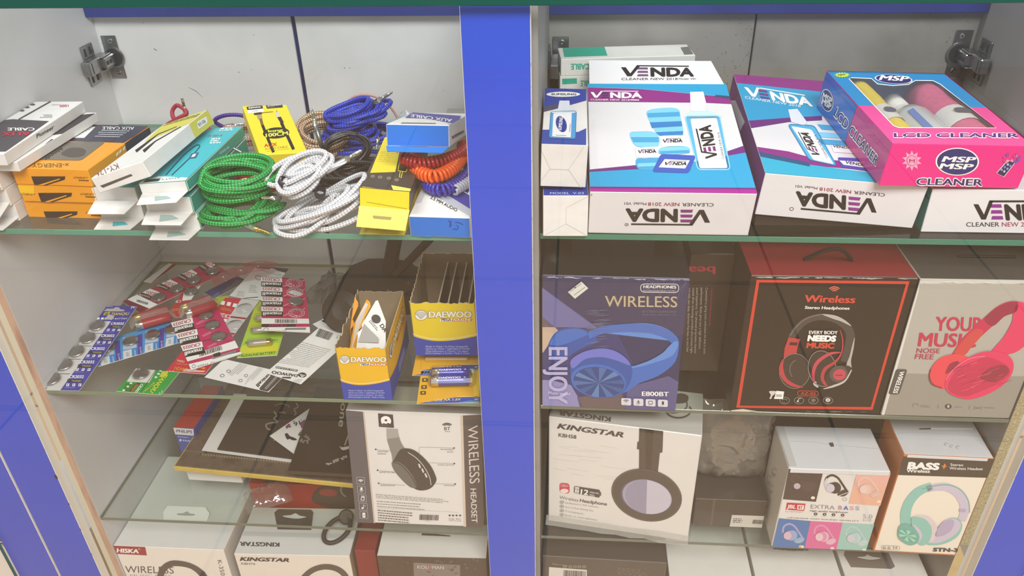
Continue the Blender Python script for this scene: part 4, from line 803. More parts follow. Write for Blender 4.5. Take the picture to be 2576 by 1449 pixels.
# green, two bundles one on the other
p = coil_pts((-0.3215, 0.045, 0.015), 0.0385, 0.028, 12, R0, (0.05, 0, 0.05), 11, 0.5, 0.022, wob=0.2); p = extra(p, [(-0.345, 0.022, 0.012), (-0.362, 0.027, 0.009)])
cable('aux_cable', 'green braided aux cable coil lying on the glass, lower one of the two', p, R0, GRB, [((-0.313, 0.022, 0.008), (0.75, -0.28, -0.12), M('cfd8c8', 0.2, 0.9), JG, 1.0, 0.018), ((-0.352, 0.03, 0.009), (-0.9, 0.02, 0.05), M('9fb05a', 0.3, 0.4), JACK, 1.0, 0.012)])
p = coil_pts((-0.3205, 0.052, 0.046), 0.0385, 0.031, 12, R0, (0.12, 0.0, 0.1), 23, 0.34, 0.026, wob=0.14); p = extra(p, [(-0.318, 0.062, 0.058), (-0.348, 0.048, 0.060), (-0.352, 0.028, 0.048)])
cable('aux_cable', 'green braided aux cable ring on top of the other green coil', p, R0, GRB, [((-0.292, 0.048, 0.05), (-0.9, -0.18, -0.1), M('c8bf9a', 0.25, 0.8), JG, 1.0, 0.008)])
p = arcp([(-0.345, 0.058, 0.03), (-0.325, 0.045, 0.038), (-0.30, 0.05, 0.034), (-0.292, 0.062, 0.03), (-0.31, 0.066, 0.027), (-0.335, 0.056, 0.025), (-0.31, 0.045, 0.03), (-0.293, 0.055, 0.036)])
# white, two bundles
p = coil_pts((-0.229, 0.041, 0.018), 0.044, 0.027, 13, R0, (0.08, -0.34, 0.05), 31, 0.75, 0.036, wob=0.3); p = extra(p, [(-0.26, 0.02, 0.006), (-0.235, 0.016, 0.004)])
cable('aux_cable', 'white braided aux cable bundle spread on the glass beside the yellow boxes', p, R0, WHB, [((-0.222, 0.042, 0.058), (0.72, 0.25, 0.36), M('c9c9cd', 0.25, 0.8), JACK, 1.15, 0.022)])
p = coil_pts((-0.243, 0.046, 0.056), 0.034, 0.021, 10, R0, (0.25, -0.5, 0.5), 44, 0.7, 0.026, wob=0.3)
cable('aux_cable', 'white braided aux cable bundle with a black tie, lying over the other white one', p, R0, WHB, [((-0.268, 0.03, 0.034), (-0.4, -0.4, 0.2), M('55535a', 0.35), JACK, 0.8, 0.01)])
o = [x for x in bpy.data.objects if x.name.startswith('aux_cable')][-1]
for q, rt in (((-0.2645, 0.0335, 0.050), (0.3, 0.6, 0.4)), ((-0.226, 0.032, 0.040), (0.2, 0.5, -0.5))):
    mb = MB(); T = Matrix.Translation(q) @ Euler(rt).to_matrix().to_4x4(); mb.lathe([(0.0052, -0.0045), (0.0058, -0.0045), (0.0058, 0.0045), (0.0052, 0.0045)], M('2a2c38', 0.4), T, 16); mb.obj('cable_tie', o, smooth=True)
# gold ring, red coils under the yellow box
p = coil_pts((-0.281, 0.228, 0.026), 0.032, 0.036, 12, R0, (0.3, 0.12, 0), 52, 0.3, 0.03)
cable('aux_cable', 'brown and cream braided aux cable ring behind the yellow plug box', p, R0, GOB, [((-0.30, 0.252, 0.03), (0.7, 0.15, 0.3), JBLK, JACK, 0.8, 0.01)])
p = coil_pts((-0.318, 0.128, 0.012), 0.042, 0.03, 6, R0, (0, 0, 0.2), 61, 0.3, 0.018)
cable('aux_cable', 'red braided aux cable coil under the yellow plug box', p, R0, RDB, [((-0.329, 0.125, 0.036), (-0.85, 0.25, 0.35), M('b0202c', 0.3, 0.3), JACK, 1.0, 0.012)])
# blue pair, black pair
p = coil_pts((-0.236, 0.245, 0.02), 0.043, 0.032, 15, R0, (0.1, 0, 0), 71, 0.8, 0.036, wob=0.25)
cable('aux_cable', 'blue braided aux cable coil under the other blue one', p, R0, BLB, [((-0.205, 0.214, 0.03), (0.05, -0.6, -0.2), JACK, JACK, 0.9, 0.006)])
p = coil_pts((-0.243, 0.243, 0.049), 0.039, 0.024, 16, R0, (0.15, -0.2, 0.1), 83, 0.8, 0.028, wob=0.3)
cable('aux_cable', 'blue braided aux cable bundle on top of the other blue one', p, R0, BLB, [((-0.222, 0.25, 0.056), (0.5, 0.12, 0.28), JBLK, M('8a8a90', 0.3, 0.6), 1.2, 0.012)])
p = coil_pts((-0.236, 0.17, 0.03), 0.028, 0.026, 7, 0.0016, (0.5, 0, 0), 91, 0.2, 0.014)
cable('aux_cable', 'thin smooth black aux cable ring standing before the blue coils', p, 0.0016, M('151517', 0.3, coat=0.3), [((-0.262, 0.165, 0.036), (-0.15, 0.15, 0.9), M('7d7d80', 0.3, 0.8), JACK, 1.1, 0.024)])
p = coil_pts((-0.219, 0.135, 0.015), 0.036, 0.042, 14, R0, (0.0, 0, -0.5), 99, 0.8, 0.028, wob=0.3)
cable('aux_cable', 'black braided aux cable heap between the white and blue coils', p, R0, BKB, [((-0.198, 0.085, 0.024), (0.05, -0.8, 0.25), M('e6e6e8', 0.3, 0.2), JACK, 1.2, 0.004), ((-0.195, 0.115, 0.03), (0.6, 0.4, 0.3), JBLK, JACK, 0.9, 0.006)])
# cords at the back
p = arcp([(-0.272, 0.28, 0.004), (-0.274, 0.29, 0.03), (-0.255, 0.296, 0.052), (-0.228, 0.294, 0.056), (-0.205, 0.288, 0.045), (-0.19, 0.28, 0.02), (-0.195, 0.275, 0.004)])
cable('aux_cable', 'thin rose cord arching behind the blue coils', p, 0.0017, PKB)
p = coil_pts((-0.395, 0.262, 0.014), 0.05, 0.032, 4, R0, (0, 0, 0.1), 105, 0.3, 0.02)
cable('aux_cable', 'rose braided aux cable coil behind the teal box', p, R0, PKB, [((-0.362, 0.225, 0.032), (0.8, -0.35, 0.1), JACK, JACK, 1.0, 0.01)])
p = arcp([(-0.43, 0.30, 0.004), (-0.447, 0.292, 0.02), (-0.43, 0.288, 0.03), (-0.405, 0.288, 0.03), (-0.388, 0.285, 0.02), (-0.378, 0.28, 0.004)])
cable('aux_cable', 'violet braided cord behind the lime box end', p, R0, VIB, [((-0.43, 0.278, 0.018), (0.9, 0.1, 0.1), JACK, JACK, 1.0, 0.01)])
p = arcp([(-0.515, 0.285, 0.003), (-0.51, 0.275, 0.018), (-0.49, 0.272, 0.030), (-0.475, 0.276, 0.038), (-0.490, 0.285, 0.045), (-0.498, 0.282, 0.036), (-0.488, 0.272, 0.028), (-0.455, 0.27, 0.024), (-0.44, 0.27, 0.010)])
cable('aux_cable', 'dull red cord curling behind the navy and amber box', p, R0, M('a02a40', 0.5))
p = arcp([(-0.47, 0.29, 0.0022), (-0.476, 0.285, 0.008), (-0.477, 0.279, 0.014)])
cable('aux_cable', 'white plug cable standing up behind the lime and white box', p, 0.0018, M('ecebea', 0.4), [((-0.477, 0.279, 0.014), (-0.05, 0.05, 1), M('efeeec', 0.4), JACK, 1.15, 0.02)])
# spiral cords
def spiral(label, way, rc, rw, pitch, m):
    P = arcp(way); L = [0]
    for i in range(1, len(P)): L.append(L[-1] + (P[i] - P[i - 1]).length)
    tot = L[-1]; turns = int(tot / pitch); N = turns * 14; out = []; nrm = None
    for k in range(N + 1):
        s = tot * k / N; i = max(j for j in range(len(L)) if L[j] <= s + 1e-9); i = min(i, len(P) - 2); u = (s - L[i]) / max(1e-9, L[i + 1] - L[i])
        q = P[i].lerp(P[i + 1], u); t = (P[i + 1] - P[i]).normalized()
        nrm = t.orthogonal().normalized() if nrm is None else (nrm - t * nrm.dot(t)).normalized()
        a = 2 * math.pi * k / 14; out.append(q + (nrm * math.cos(a) + t.cross(nrm) * math.sin(a)) * rc)
    return tag(MB().tube(out, rw, m, 7).obj('spiral_cord', smooth=True), label, 'cable', 'spiral cords')
spiral('dark red spiral cord under the propped blue ended box', [(-0.147, 0.088, 0.055), (-0.128, 0.079, 0.053), (-0.105, 0.087, 0.053), (-0.09, 0.105, 0.052), (-0.083, 0.126, 0.050), (-0.09, 0.15, 0.045)], 0.0058, 0.0021, 0.0042, M('a81c28', 0.3, coat=0.3))
spiral('orange spiral cord bent in a U beneath the red one', [(-0.138, 0.118, 0.046), (-0.138, 0.096, 0.046), (-0.129, 0.077, 0.045), (-0.111, 0.066, 0.044), (-0.095, 0.082, 0.045), (-0.087, 0.112, 0.046), (-0.083, 0.14, 0.046)], 0.006, 0.0021, 0.0042, M('f2601c', 0.3, coat=0.3))
spiral('violet spiral cord lowest of the three beside the blue post', [(-0.124, 0.085, 0.034), (-0.118, 0.070, 0.032), (-0.103, 0.060, 0.031), (-0.089, 0.074, 0.031), (-0.080, 0.10, 0.031), (-0.079, 0.13, 0.031)], 0.0056, 0.0020, 0.0041, M('3c35a8', 0.3, coat=0.3))
spiral('pale grey spiral cord end peeping out at the blue post', [(-0.090, 0.062, 0.0295), (-0.083, 0.074, 0.0295), (-0.076, 0.088, 0.0295), (-0.074, 0.105, 0.0295)], 0.0048, 0.0017, 0.0042, M('c9c8d2', 0.35))
# clear bag and grey box at the back
def crumple(name, label, cat, c, size, mat, seed, nx=9, ny=7, rot=(0, 0, 0), amp=0.3, smooth=False):
    """crumpled sheet of film: a creased dome, both skins"""
    g = random.Random(seed); mb = MB(); vs = []
    for top in (1, 0):
        for j in range(ny + 1):
            for i in range(nx + 1):
                u, v = i / nx, j / ny; e = max(0.0, (1 - (2 * u - 1) ** 4) * (1 - (2 * v - 1) ** 4)) ** 0.6
                h = size[2] * e * (0.62 + g.uniform(-amp, amp)) if top else 0
                jx, jy = (g.uniform(-0.35, 0.35) / nx, g.uniform(-0.35, 0.35) / ny)
                vs.append(((u - 0.5 + jx) * size[0], (v - 0.5 + jy) * size[1], h))
    k = (nx + 1) * (ny + 1)
    for top in (1, 0):
        fs = []
        for j in range(ny):
            for i in range(nx):
                a = (1 - top) * k + j * (nx + 1) + i; q = (a, a + 1, a + nx + 2, a + nx + 1); q = q if top else q[::-1]
                fs += [(q[0], q[1], q[2]), (q[0], q[2], q[3])] if (i + j) % 2 else [(q[0], q[1], q[3]), (q[1], q[2], q[3])]
        mb.add(vs if top else [], fs, mat)
    mb.f = [tuple(x - (len(mb.v) - len(vs)) * 0 for x in f) for f in mb.f]
    b0 = 0
    mb.f = [f if max(f) < len(mb.v) else tuple(x - len(vs) for x in f) for f in mb.f]
    return tag(mb.obj(name, None, c, rot, smooth), label, cat)
FILM = glassy('clear_film', (0.93, 0.94, 0.94), 0.09, 0.12, 'e6e6e6', 0.10)
crumple('plastic_bag', 'flat clear plastic bag behind the propped blue ended box', 'plastic bag', (-0.165, 0.268, 0.001), (0.075, 0.05, 0.05), glassy('milky_film', (0.9, 0.92, 0.93), 0.06, 0.25, 'e2e6e8', 0.35), 3, rot=(0, 0, 0.1))
mb = MB().box((0.06, 0.035, 0.026), M('8a8c88', 0.5, vary=0.2)); tag(mb.obj('cable_box', None, (-0.134, 0.295, 0.0002), (0, 0, 0.02)), 'small grey box at the back by the blue post', 'box')

# ------------------------------------------------------------------ left bay, second shelf: button cell cards
S2 = -0.226
CELL = M('a9a8a4', 0.3, 0.9, vary=0.2, scale=150); BLIS = glassy('blister', (0.97, 0.97, 0.97), 0.07, 0.06)
class Card(Box):
    """thin printed card; q = sketch corners LF RF RB LB, worked in the crop cr"""
    def __init__(s, loc, rot, w2, d, q, cr, m, under=None):
        s.l, s.r, s.d = loc, rot, (w2, d, 0.0006); s.mb = MB().box(s.d, M('e9e7e3', 0.55), fm={'T': m}, b=0.0001)
        x0, y0, k = cr; s.A = face(s.mb, s.d, 'T', [((x - x0) * k, (y - y0) * k) for x, y in q])
def cell(par, A, pt, r=0.0098, empty_=False, h=0.0032):
    x, y = A.m(pt); z = 0.0006
    if not empty_:
        mb = MB(); mb.lathe([(r, 0), (r, h - 0.0008), (r - 0.0006, h - 0.0003), (r - 0.0016, h), (0, h)], CELL, Matrix.Translation((x, y, z)), 26); mb.obj('coin_cell', par, smooth=False)
    mb = MB(); mb.lathe([(r + 0.0022, 0.0001), (r + 0.0014, h * 0.6), (r + 0.0006, h + 0.0006), (0, h + 0.0008)], BLIS, Matrix.Translation((x, y, z)), 26); mb.obj('blister', par, smooth=True)
def drop(A, pts, l=1): return None
INDIGO = M('3a3f9e', 0.4); SIL = M('cfcdcd', 0.35, 0.0, coat=0.3); GLD = M('e8d24a', 0.45); MAG = M('c4185f', 0.4)
# indigo card with five cells
b = Card((-0.6085, 0.0161, -0.2257), (0.142, -0.026, -0.034), 0.0448, 0.1577, [(105.5, 981), (184, 983), (340, 770), (253, 769)], KD, INDIGO); a = b.A
m0 = a.m; a.m = lambda p: m0((p[0] - float(np.interp(p[1], (545, 744, 1110, 1222, 1315), (0, 61, 52, 44, 10))), p[1]))    # the card is bowed: sketch straightened
a.p([(618, 708), (788, 708), (298, 1315), (150, 1315)], SIL)
for i in range(5):
    ox, oy = -98 * i, 120 * i + (-4 if i > 2 else 0)
    if i: a.ln([(622 + ox, 708 + oy), (800 + ox, 710 + oy)], 4, INK)
    a.t('CR2032', (792 + ox, 744 + oy), (920 + ox, 744 + oy), (800 + ox, 720 + oy), INKW, 3, 0.03); a.r(775 + ox, 754 + oy, 905 + ox, 776 + oy, M('2a2a44'), 2); a.t('TIANQIU', (812 + ox, 772 + oy), (894 + ox, 772 + oy), 13, M('d8ce6a'), 3)
    for k in range(3): a.p([(752 + k * 52 + ox, 806 + oy), (776 + k * 52 + ox, 806 + oy), (786 + k * 52 + ox, 786 + oy), (762 + k * 52 + ox, 786 + oy)], INKW, 3); a.p([(760 + k * 52 + ox, 802 + oy), (770 + k * 52 + ox, 802 + oy), (776 + k * 52 + ox, 790 + oy), (766 + k * 52 + ox, 790 + oy)], M('7a7aa8'), 4)
    a.fine((742 + ox, 814 + oy), (868 + ox, 814 + oy), (738 + ox, 822 + oy), 1, M('a8a8d0'), 3); a.r(550 + ox, 814 + oy, 585 + ox, 826 + oy, INK, 2)
a.t('5PCS', (706, 558), (762, 558), 13, INKW, 3); a.t('3V', (952, 570), (1000, 570), 24, INKW, 3, 0.03)
a.blob([(700, 588), (715, 575), (770, 575), (795, 560), (830, 562), (850, 580), (888, 588), (880, 604), (700, 604)], M('b8b4ac', 0.6), 3)
a.p([(688, 648), (752, 646), (758, 612), (700, 614)], M('b8a838'), 3); a.p([(706, 640), (742, 640), (728, 622)], M('4a4a2a'), 4); a.t('TIANQIU', (764, 648), (946, 642), (772, 618), GLD, 3, 0.02); a.t('LITHIUM BATTERY', (700, 692), (946, 688), 16, INKW, 3)
for k in range(3): a.r(642 + 40 * k, 672, 668 + 40 * k, 692, INKW, 3)
a.p([(725, 690), (795, 698), (812, 656), (745, 640)], M('b9b7b4', 0.6), 5)
o = b.done('battery_card', 'indigo card of five button cells leaning along the left side panel', 'battery card')
for pt in ((665, 762), (573, 885), (470, 1006), (365, 1120), (258, 1235)): cell(o, a, pt)
# red and white cards at the back
def maxell(a, rows, l=2):
    for q, txt, back, ink in rows:
        a.p(q, back, l); p0, p1, p2 = [tuple((q[i][k] * 5 + q[j][k]) / 6 for k in (0, 1)) for i, j in ((1, 3), (0, 2), (2, 0))]
        a.t(txt, p0, p1, p2, ink, l + 1, 0.04)
MR = M('b03050', 0.4)
b = Card((-0.607, 0.2116, -0.2225), (0.0, 0.0, -0.611), 0.0489, 0.1433, [(300, 754), (331, 796), (561, 679), (508.5, 659)], KD, MR); a = b.A
a.p([(860, 480), (1000, 640), (1105, 585), (935, 455)], M('7a2438')); a.p([(918, 468), (1090, 592), (1180, 545), (1010, 415)], INKW, 2); a.bars((985, 495), (1075, 540), (1000, 470), INK, 3, 14)
for i in range(4):
    ox, oy = 165 * i, -86 * i
    a.p([(1020 + ox, 425 + oy), (1100 + ox, 475 + oy), (1138 + ox, 452 + oy), (1062 + ox, 402 + oy)], M('3a3234'), 2); a.p([(1062 + ox, 402 + oy), (1160 + ox, 448 + oy), (1212 + ox, 405 + oy), (1130 + ox, 362 + oy)], INKW, 2)
    a.t('CR2032', (1192 + ox, 408 + oy), (1098 + ox, 388 + oy), 34, M('c02a48'), 3, 0.02); a.t('maxell', (1118 + ox, 448 + oy), (1036 + ox, 412 + oy), 22, M('d8d4d2'), 3, 0.02)
o = b.done('battery_card', 'crimson card of four large button cells at the far left corner', 'battery card')
for pt in ((1195, 470), (1370, 382), (1520, 302), (1680, 225)): cell(o, a, pt)
b = Card((-0.605, 0.2714, -0.2252), (0, 0, -0.267), 0.0157, 0.0571, [(357, 708), (378, 711), (443, 664), (421, 664)], KD, M('d9d2cc')); a = b.A
a.p([(1140, 335), (1165, 340), (1392, 160), (1345, 160)], M('8a2a34')); b.done('battery_card', 'narrow white card with a dark red stripe in the far left corner', 'battery card')
b = Card((-0.5287, 0.1776, -0.2247), (0, 0, 0.044), 0.0206, 0.0848, [(416, 797), (450, 800), (507, 716), (470, 720)], KD, M('c0283a')); a = b.A
a.p([(1440, 500), (1630, 470), (1640, 340), (1470, 350)], INKW); a.t('CR2016', (1430, 492), (1300, 505), 22, INKW, 2, 0.02); a.t('TIANQIU', (1420, 560), (1330, 575), 30, M('e0a83a'), 2)
o = b.done('battery_card', 'red card with one cell showing behind the red wrapped tubes', 'battery card'); cell(o, a, (1525, 420))
# empty blister strip, wavy
mb = MB(); vs = []; N = 14
for i in range(N + 1):
    t = i / N; x = -0.492 + 0.085 * t; y = 0.262 + 0.046 * t; z = -0.219 + 0.010 * math.sin(t * 2.6); hw = 0.012 * min(1, (1 - t) * 4 + 0.05)
    vs += [(x + 0.4 * hw, y - hw, z), (x - 0.4 * hw, y + hw, z + 0.004)]
RF = glassy('red_film', (0.88, 0.62, 0.62), 0.06, 0.1, 'b8505a', 0.35); mb.add(vs, [(2 * i, 2 * i + 2, 2 * i + 3, 2 * i + 1) for i in range(N)], RF)
o = tag(mb.obj('blister_strip', smooth=True), 'empty reddish blister strip curling up at the back of the cards', 'battery card')
for t in (0.18, 0.45, 0.72):
    x = -0.492 + 0.085 * t; y = 0.262 + 0.046 * t; z = -0.217 + 0.010 * math.sin(t * 2.6); mb = MB(); mb.lathe([(0.0095, 0), (0.009, 0.0025), (0, 0.0032)], BLIS, Matrix.Translation((x, y, z)), 22); mb.obj('blister', o, smooth=True)
b = Card((-0.5002, 0.2444, -0.2253), (0, 0, -0.586), 0.0263, 0.0586, [(508, 735), (540, 745), (626, 703), (596, 702)], K5, M('34386c')); a = b.A
a.p([(1190, 420), (1380, 300), (1500, 290), (1330, 370)], M('5a5a60'), 1); a.t('CR2032', (1190, 400), (1060, 470), 30, M('9a9cc8'), 2)
for x, y in ((985, 420), (1040, 396)): a.p([(x, y), (x + 30, y), (x + 36, y - 18), (x + 6, y - 18)], M('c8c8dc'), 2)
b.done('battery_card', 'dark indigo card half buried behind the white paper card', 'battery card')
b = Card((-0.4742, 0.1868, -0.2256), (0, 0, 0.226), 0.026, 0.047, [(516, 790), (566, 790), (575, 745), (530, 745)], K5, M('aab83a')); b.done('battery_card', 'olive green card end showing between the red tubes and red card', 'battery card')
# white backs
b = Card((-0.4565, 0.2294, -0.2222), (0, 0, -0.125), 0.0536, 0.0893, [(572, 747), (660, 752), (728, 671), (647, 676)], K5, M('dedbd8')); a = b.A
a.p([(1585, 185), (1600, 130), (1990, 120), (1985, 190), (1780, 175)], M('3a3438')); a.blob([(1600, 192), (1720, 180), (1760, 165), (1830, 178), (1880, 200), (1860, 225), (1720, 210)], M('c9c4c0'), 2)
a.arc((1610, 268), 32, 20, 20, 330, 5, M('6a6866')); a.fine((1510, 350), (1620, 350), (1480, 440), 5, M('a8a6a6'), 2, 0.3); a.fine((1370, 420), (1480, 420), (1330, 490), 4, M('a8a6a6'), 2, 0.3); a.ln([(1250, 488), (1400, 505), (1600, 480)], 8, M('3a383a'))
b.done('battery_card', 'white card back with a black holed end behind the long magenta card', 'battery card')
# yellow green card of small cylinder cells
b = Card((-0.3925, 0.0901, -0.2253), (0, 0, 0.153), 0.0516, 0.1687, [(603, 893), (692, 901), (752, 725), (647, 722)], KE, M('b7c62e', 0.42)); a = b.A
a.p([(75, 1012), (380, 1042), (460, 830), (120, 820)], M('a9d040', 0.42)); a.p([(85, 985), (390, 1010), (400, 950), (110, 930)], M('d6d838', 0.42), 2); a.t('ALKALINE BATTERY', (108, 1012), (372, 1026), 18, M('3a4a18'), 3)
for i, (x, y) in enumerate(((125, 918), (165, 815), (210, 722), (240, 640))): a.t('ALKALINE BATTERY', (x, y), (x + 270, y + 16), 15, M('3a4a18'), 3)
o = b.done('battery_card', 'yellow green card of small cylinder cells under the long magenta card', 'battery card')
def battery(par, p0, p1, r, m, tip, mband=None, name='battery'):
    p0, p1 = Vector(p0), Vector(p1); L = (p1 - p0).length; T = Matrix.Translation(p0) @ (p1 - p0).to_track_quat('Z', 'Y').to_matrix().to_4x4(); mb = MB()
    mb.lathe([(0, 0), (r * 0.85, 0), (r, L * 0.02), (r, L * 0.2), (r, L * 0.72), (r, L * 0.97), (r * 0.9, L * 0.985), (r * 0.38, L * 0.985), (r * 0.36, L * 1.03), (0, L * 1.03)], m, T, 20, [JACK, JACK, mband or m, m, tip, tip, JACK, JACK, JACK]); return mb.obj(name, par, smooth=True)
PEW = M('c4b9ae', 0.35, 0.6)
for q0, q1 in (((345, 955), (165, 945)), ((365, 853), (190, 850)), ((390, 752), (215, 748)), ((415, 660), (240, 655))):
    (x0, y0), (x1, y1) = a.m(q0), a.m(q1); battery(o, (x0, y0, 0.0055), (x1, y1, 0.0055), 0.0045, PEW, PEW, JG)
    mb = MB(); cx, cy = (x0 + x1) / 2, (y0 + y1) / 2; mb.box((0.034, 0.0125, 0.0108), BLIS, (cx - 0.017, cy - 0.00625, 0.0007), 0.003); mb.obj('blister', o)
# long magenta card
b = Card((-0.3638, 0.1161, -0.1991), (-0.034, 0.255, 0.331), 0.0619, 0.1508, [(658, 829), (780, 839), (767, 701), (657, 697)], KE, M('c8245c', 0.4)); a = b.A
a.p([(255, 275), (640, 285), (650, 350), (255, 330)], M('d8d4ce'), 1); a.ln([(520, 285), (630, 292), (636, 345)], 5, M('b83a48'))
for i, y in enumerate((338, 422, 506, 592)):
    x = 262 + i * 2; a.p([(x, y), (x + 178, y + 6), (x + 180, y + 44), (x, y + 40)], INKW, 2); a.p([(x, y + 40), (x + 180, y + 44), (x + 182, y + 86), (x, y + 82)], M('2a2628'), 2)
    a.t('CR2025', (x + 158, y + 12), (x + 10, y + 8), 26, M('c02a50'), 3, 0.02); a.t('maxell', (x + 168, y + 52), (x + 12, y + 50), 28, INKW, 3, 0.03); a.ln([(x, y), (x + 400, y + 14)], 3, M('3a2a30'), 3)
    cx, cy = 548 + i * 7, (388, 470, 560, 652)[i]
    if i != 2:
        a.arc((cx, cy), 72, 36, 0, 360, 6, M('f0c8d4'), 2); 
        for k in range(12): t = math.radians(30 * k); a.ln([(cx + 40 * math.cos(t), cy + 20 * math.sin(t)), (cx + 60 * math.cos(t), cy + 30 * math.sin(t))], 5, M('f0d4dc'), 2)
    if i == 1: a.blob([(490, 470), (540, 450), (600, 470), (625, 490), (580, 500), (520, 480)], M('e9dcdc'), 3)
    a.ln([(450, y + 84), (500, y + 62)], 5, M('f0c0d0')); a.ln([(620, y + 30), (655, y + 10)], 5, M('f0c0d0'))
a.p([(264, 690), (682, 704), (684, 748), (266, 738)], INKW, 2); a.bars((380, 735), (575, 740), (380, 702), INK, 3, 24); a.p([(266, 740), (684, 752), (685, 776), (266, 766)], M('2a2426'), 2); a.p([(560, 750), (684, 752), (685, 776), (560, 772)], MAG, 3); a.t('CR2025', (480, 750), (330, 744), 18, MAG, 3, 0.03)
a.p([(266, 766), (685, 776), (690, 830), (266, 800)], INKW, 2); a.rr([(462, 796), (650, 802), (655, 782), (466, 780)], 9, M('8a8886'), 3); a.t('for Watch', (480, 800), (335, 798), 20, M('5a585a'), 3); a.arc((305, 788), 20, 16, 0, 360, 5, GREY, 3, 8)
o = b.done('battery_card', 'long magenta button cell card with watch dials, propped on the green card', 'battery card'); cell(o, a, (560, 560))
for pt in ((548, 388), (555, 470), (569, 652)): cell(o, a, pt, empty_=True)
# red card below, with holed header
b = Card((-0.4721, 0.0568, -0.2237), (0, 0, -0.063), 0.0529, 0.1728, [(414.6, 923.6), (521, 951), (648, 752.5), (570.6, 748.3)], KD, M('cc2340', 0.4)); a = b.A
for q in ([(1975, 475), (2140, 478), (2085, 620), (1895, 595)], [(1890, 608), (2070, 632), (2010, 762), (1835, 722)], [(1828, 735), (2005, 775), (1930, 900), (1760, 850)]): a.p(q, SIL, 1)
for x, y in ((1905, 600), (1845, 730)): a.ln([(x, y), (x + 180, y + 28)], 4, INK, 2)
a.t('CR2016', (1905, 588), (1772, 562), 30, INKW, 2, 0.02); a.t('TIANQIU', (1910, 545), (1820, 530), 20, M('c8a83a'), 2)
for x, y in ((1815, 510), (1862, 518), (1910, 528), (1795, 630), (1842, 640)): a.p([(x, y), (x + 30, y + 5), (x + 38, y - 20), (x + 8, y - 25)], INKW, 2)
a.t('TIANQIU', (1505, 1100), (1375, 1058), 44, M('e0a030'), 2, 0.02); a.t('3V', (1362, 1112), (1306, 1098), 26, INKW, 2, 0.02); a.t('BATTERY', (1500, 1040), (1395, 1008), 20, M('e0a030'), 2); a.t('CR2016', (1480, 1000), (1418, 975), 24, INKW, 2)
a.blob([(1445, 1120), (1470, 1098), (1520, 1110), (1560, 1105), (1590, 1135), (1665, 1155), (1650, 1172), (1560, 1155), (1460, 1135)], M('d8c4c0'), 2); a.p([(1600, 1100), (1660, 1135), (1680, 1110), (1620, 1095)], M('d89a30'), 2); a.t('5PCS', (1650, 1192), (1590, 1180), 12, INKW, 2)
o = b.done('battery_card', 'long red card with empty blisters under the magenta cell card', 'battery card')
for pt in ((2015, 548), (1950, 682), (1885, 808)): cell(o, a, pt, empty_=True)
# blue and violet strip
b = Card((-0.5648, 0.0629, -0.2242), (0, 0, 0.591), 0.1, 0.0593, [(243.5, 921), (450.5, 863), (421.5, 810), (238, 863)], KD, M('3c98d6', 0.4)); a = b.A
for i in range(4):
    ox, oy = 196 * i, -56 * i
    a.p([(690 + ox, 1010 + oy), (765 + ox, 992 + oy), (770 + ox, 1078 + oy), (690 + ox, 1092 + oy)], M('d6dade'), 1); a.p([(815 + ox, 870 + oy), (860 + ox, 858 + oy), (866 + ox, 1056 + oy), (824 + ox, 1066 + oy)], M('4a3aa0'), 2); a.p([(775 + ox, 990 + oy), (815 + ox, 978 + oy), (820 + ox, 1062 + oy), (780 + ox, 1074 + oy)], M('2a86cc'), 2)
    a.t('Li-ion', (838 + ox, 980 + oy), (848 + ox, 1045 + oy), 20, INKW, 3); a.t('CR2032', (788 + ox, 1000 + oy), (796 + ox, 1064 + oy), 14, INKW, 3); a.p([(690 + ox, 890 + oy), (800 + ox, 868 + oy), (810 + ox, 980 + oy), (690 + ox, 1000 + oy)], M('b8c4d8'), 1); a.fine((715 + ox, 1025 + oy), (750 + ox, 1018 + oy), (718 + ox, 1065 + oy), 4, GREY, 2)
o = b.done('battery_card', 'blue and violet strip of four cells crossing the indigo card', 'battery card')
for pt in ((758, 928), (956, 872), (1152, 818), (1330, 768)): cell(o, a, pt)
# nearest magenta card
b = Card((-0.4382, 0.0563, -0.2205), (0, 0, 0.614), 0.0638, 0.1259, [(482, 925), (610.6, 896), (550, 786), (424, 805)], KD, MAG); a = b.A
rows = []
for w0, w1, w2_, w3 in (((1316, 672), (1535, 652), (1545, 700), (1338, 718)), ((1368, 775), (1580, 756), (1592, 806), (1390, 826)), ((1420, 885), (1630, 868), (1642, 916), (1440, 938))):
    a.p([w0, w1, w2_, w3], INKW, 2); k = [(w3[0], w3[1]), (w2_[0], w2_[1]), (w2_[0] + 22, w2_[1] + 54), (w3[0] + 16, w3[1] + 56)]; a.p(k, M('262224'), 2)
    a.t('CR2025', (w1[0] - 16, w1[1] + 10), (w0[0] + 25, w0[1] + 12), 28, M('b83a5c'), 3, 0.03); a.t('maxell', (k[1][0] - 10, k[1][1] + 8), (k[0][0] + 22, k[0][1] + 8), 36, INKW, 3, 0.04); a.ln([w0, (w1[0] + 220, w1[1] - 24)], 4, M('6a1030'), 3)
a.p([(1462, 988), (1935, 888), (1965, 950), (1490, 1030)], INKW, 2); a.bars((1610, 998), (1825, 955), (1600, 960), INK, 3, 22); a.p([(1490, 1030), (1965, 950), (1980, 985), (1500, 1055)], M('c0205c'), 2); a.p([(1735, 985), (1800, 972), (1810, 1002), (1745, 1012)], M('2a2426'), 3)
a.p([(1500, 1055), (1982, 980), (2010, 1020), (1520, 1120)], INKW, 2); a.rr([(1730, 1030), (1950, 985), (1945, 968), (1725, 1010)], 9, M('8a8684'), 3); a.t('for Watch', (1752, 1048), (1590, 1072), 22, M('5a585a'), 3); a.arc((1555, 1076), 18, 14, 0, 360, 5, GREY, 3, 8)
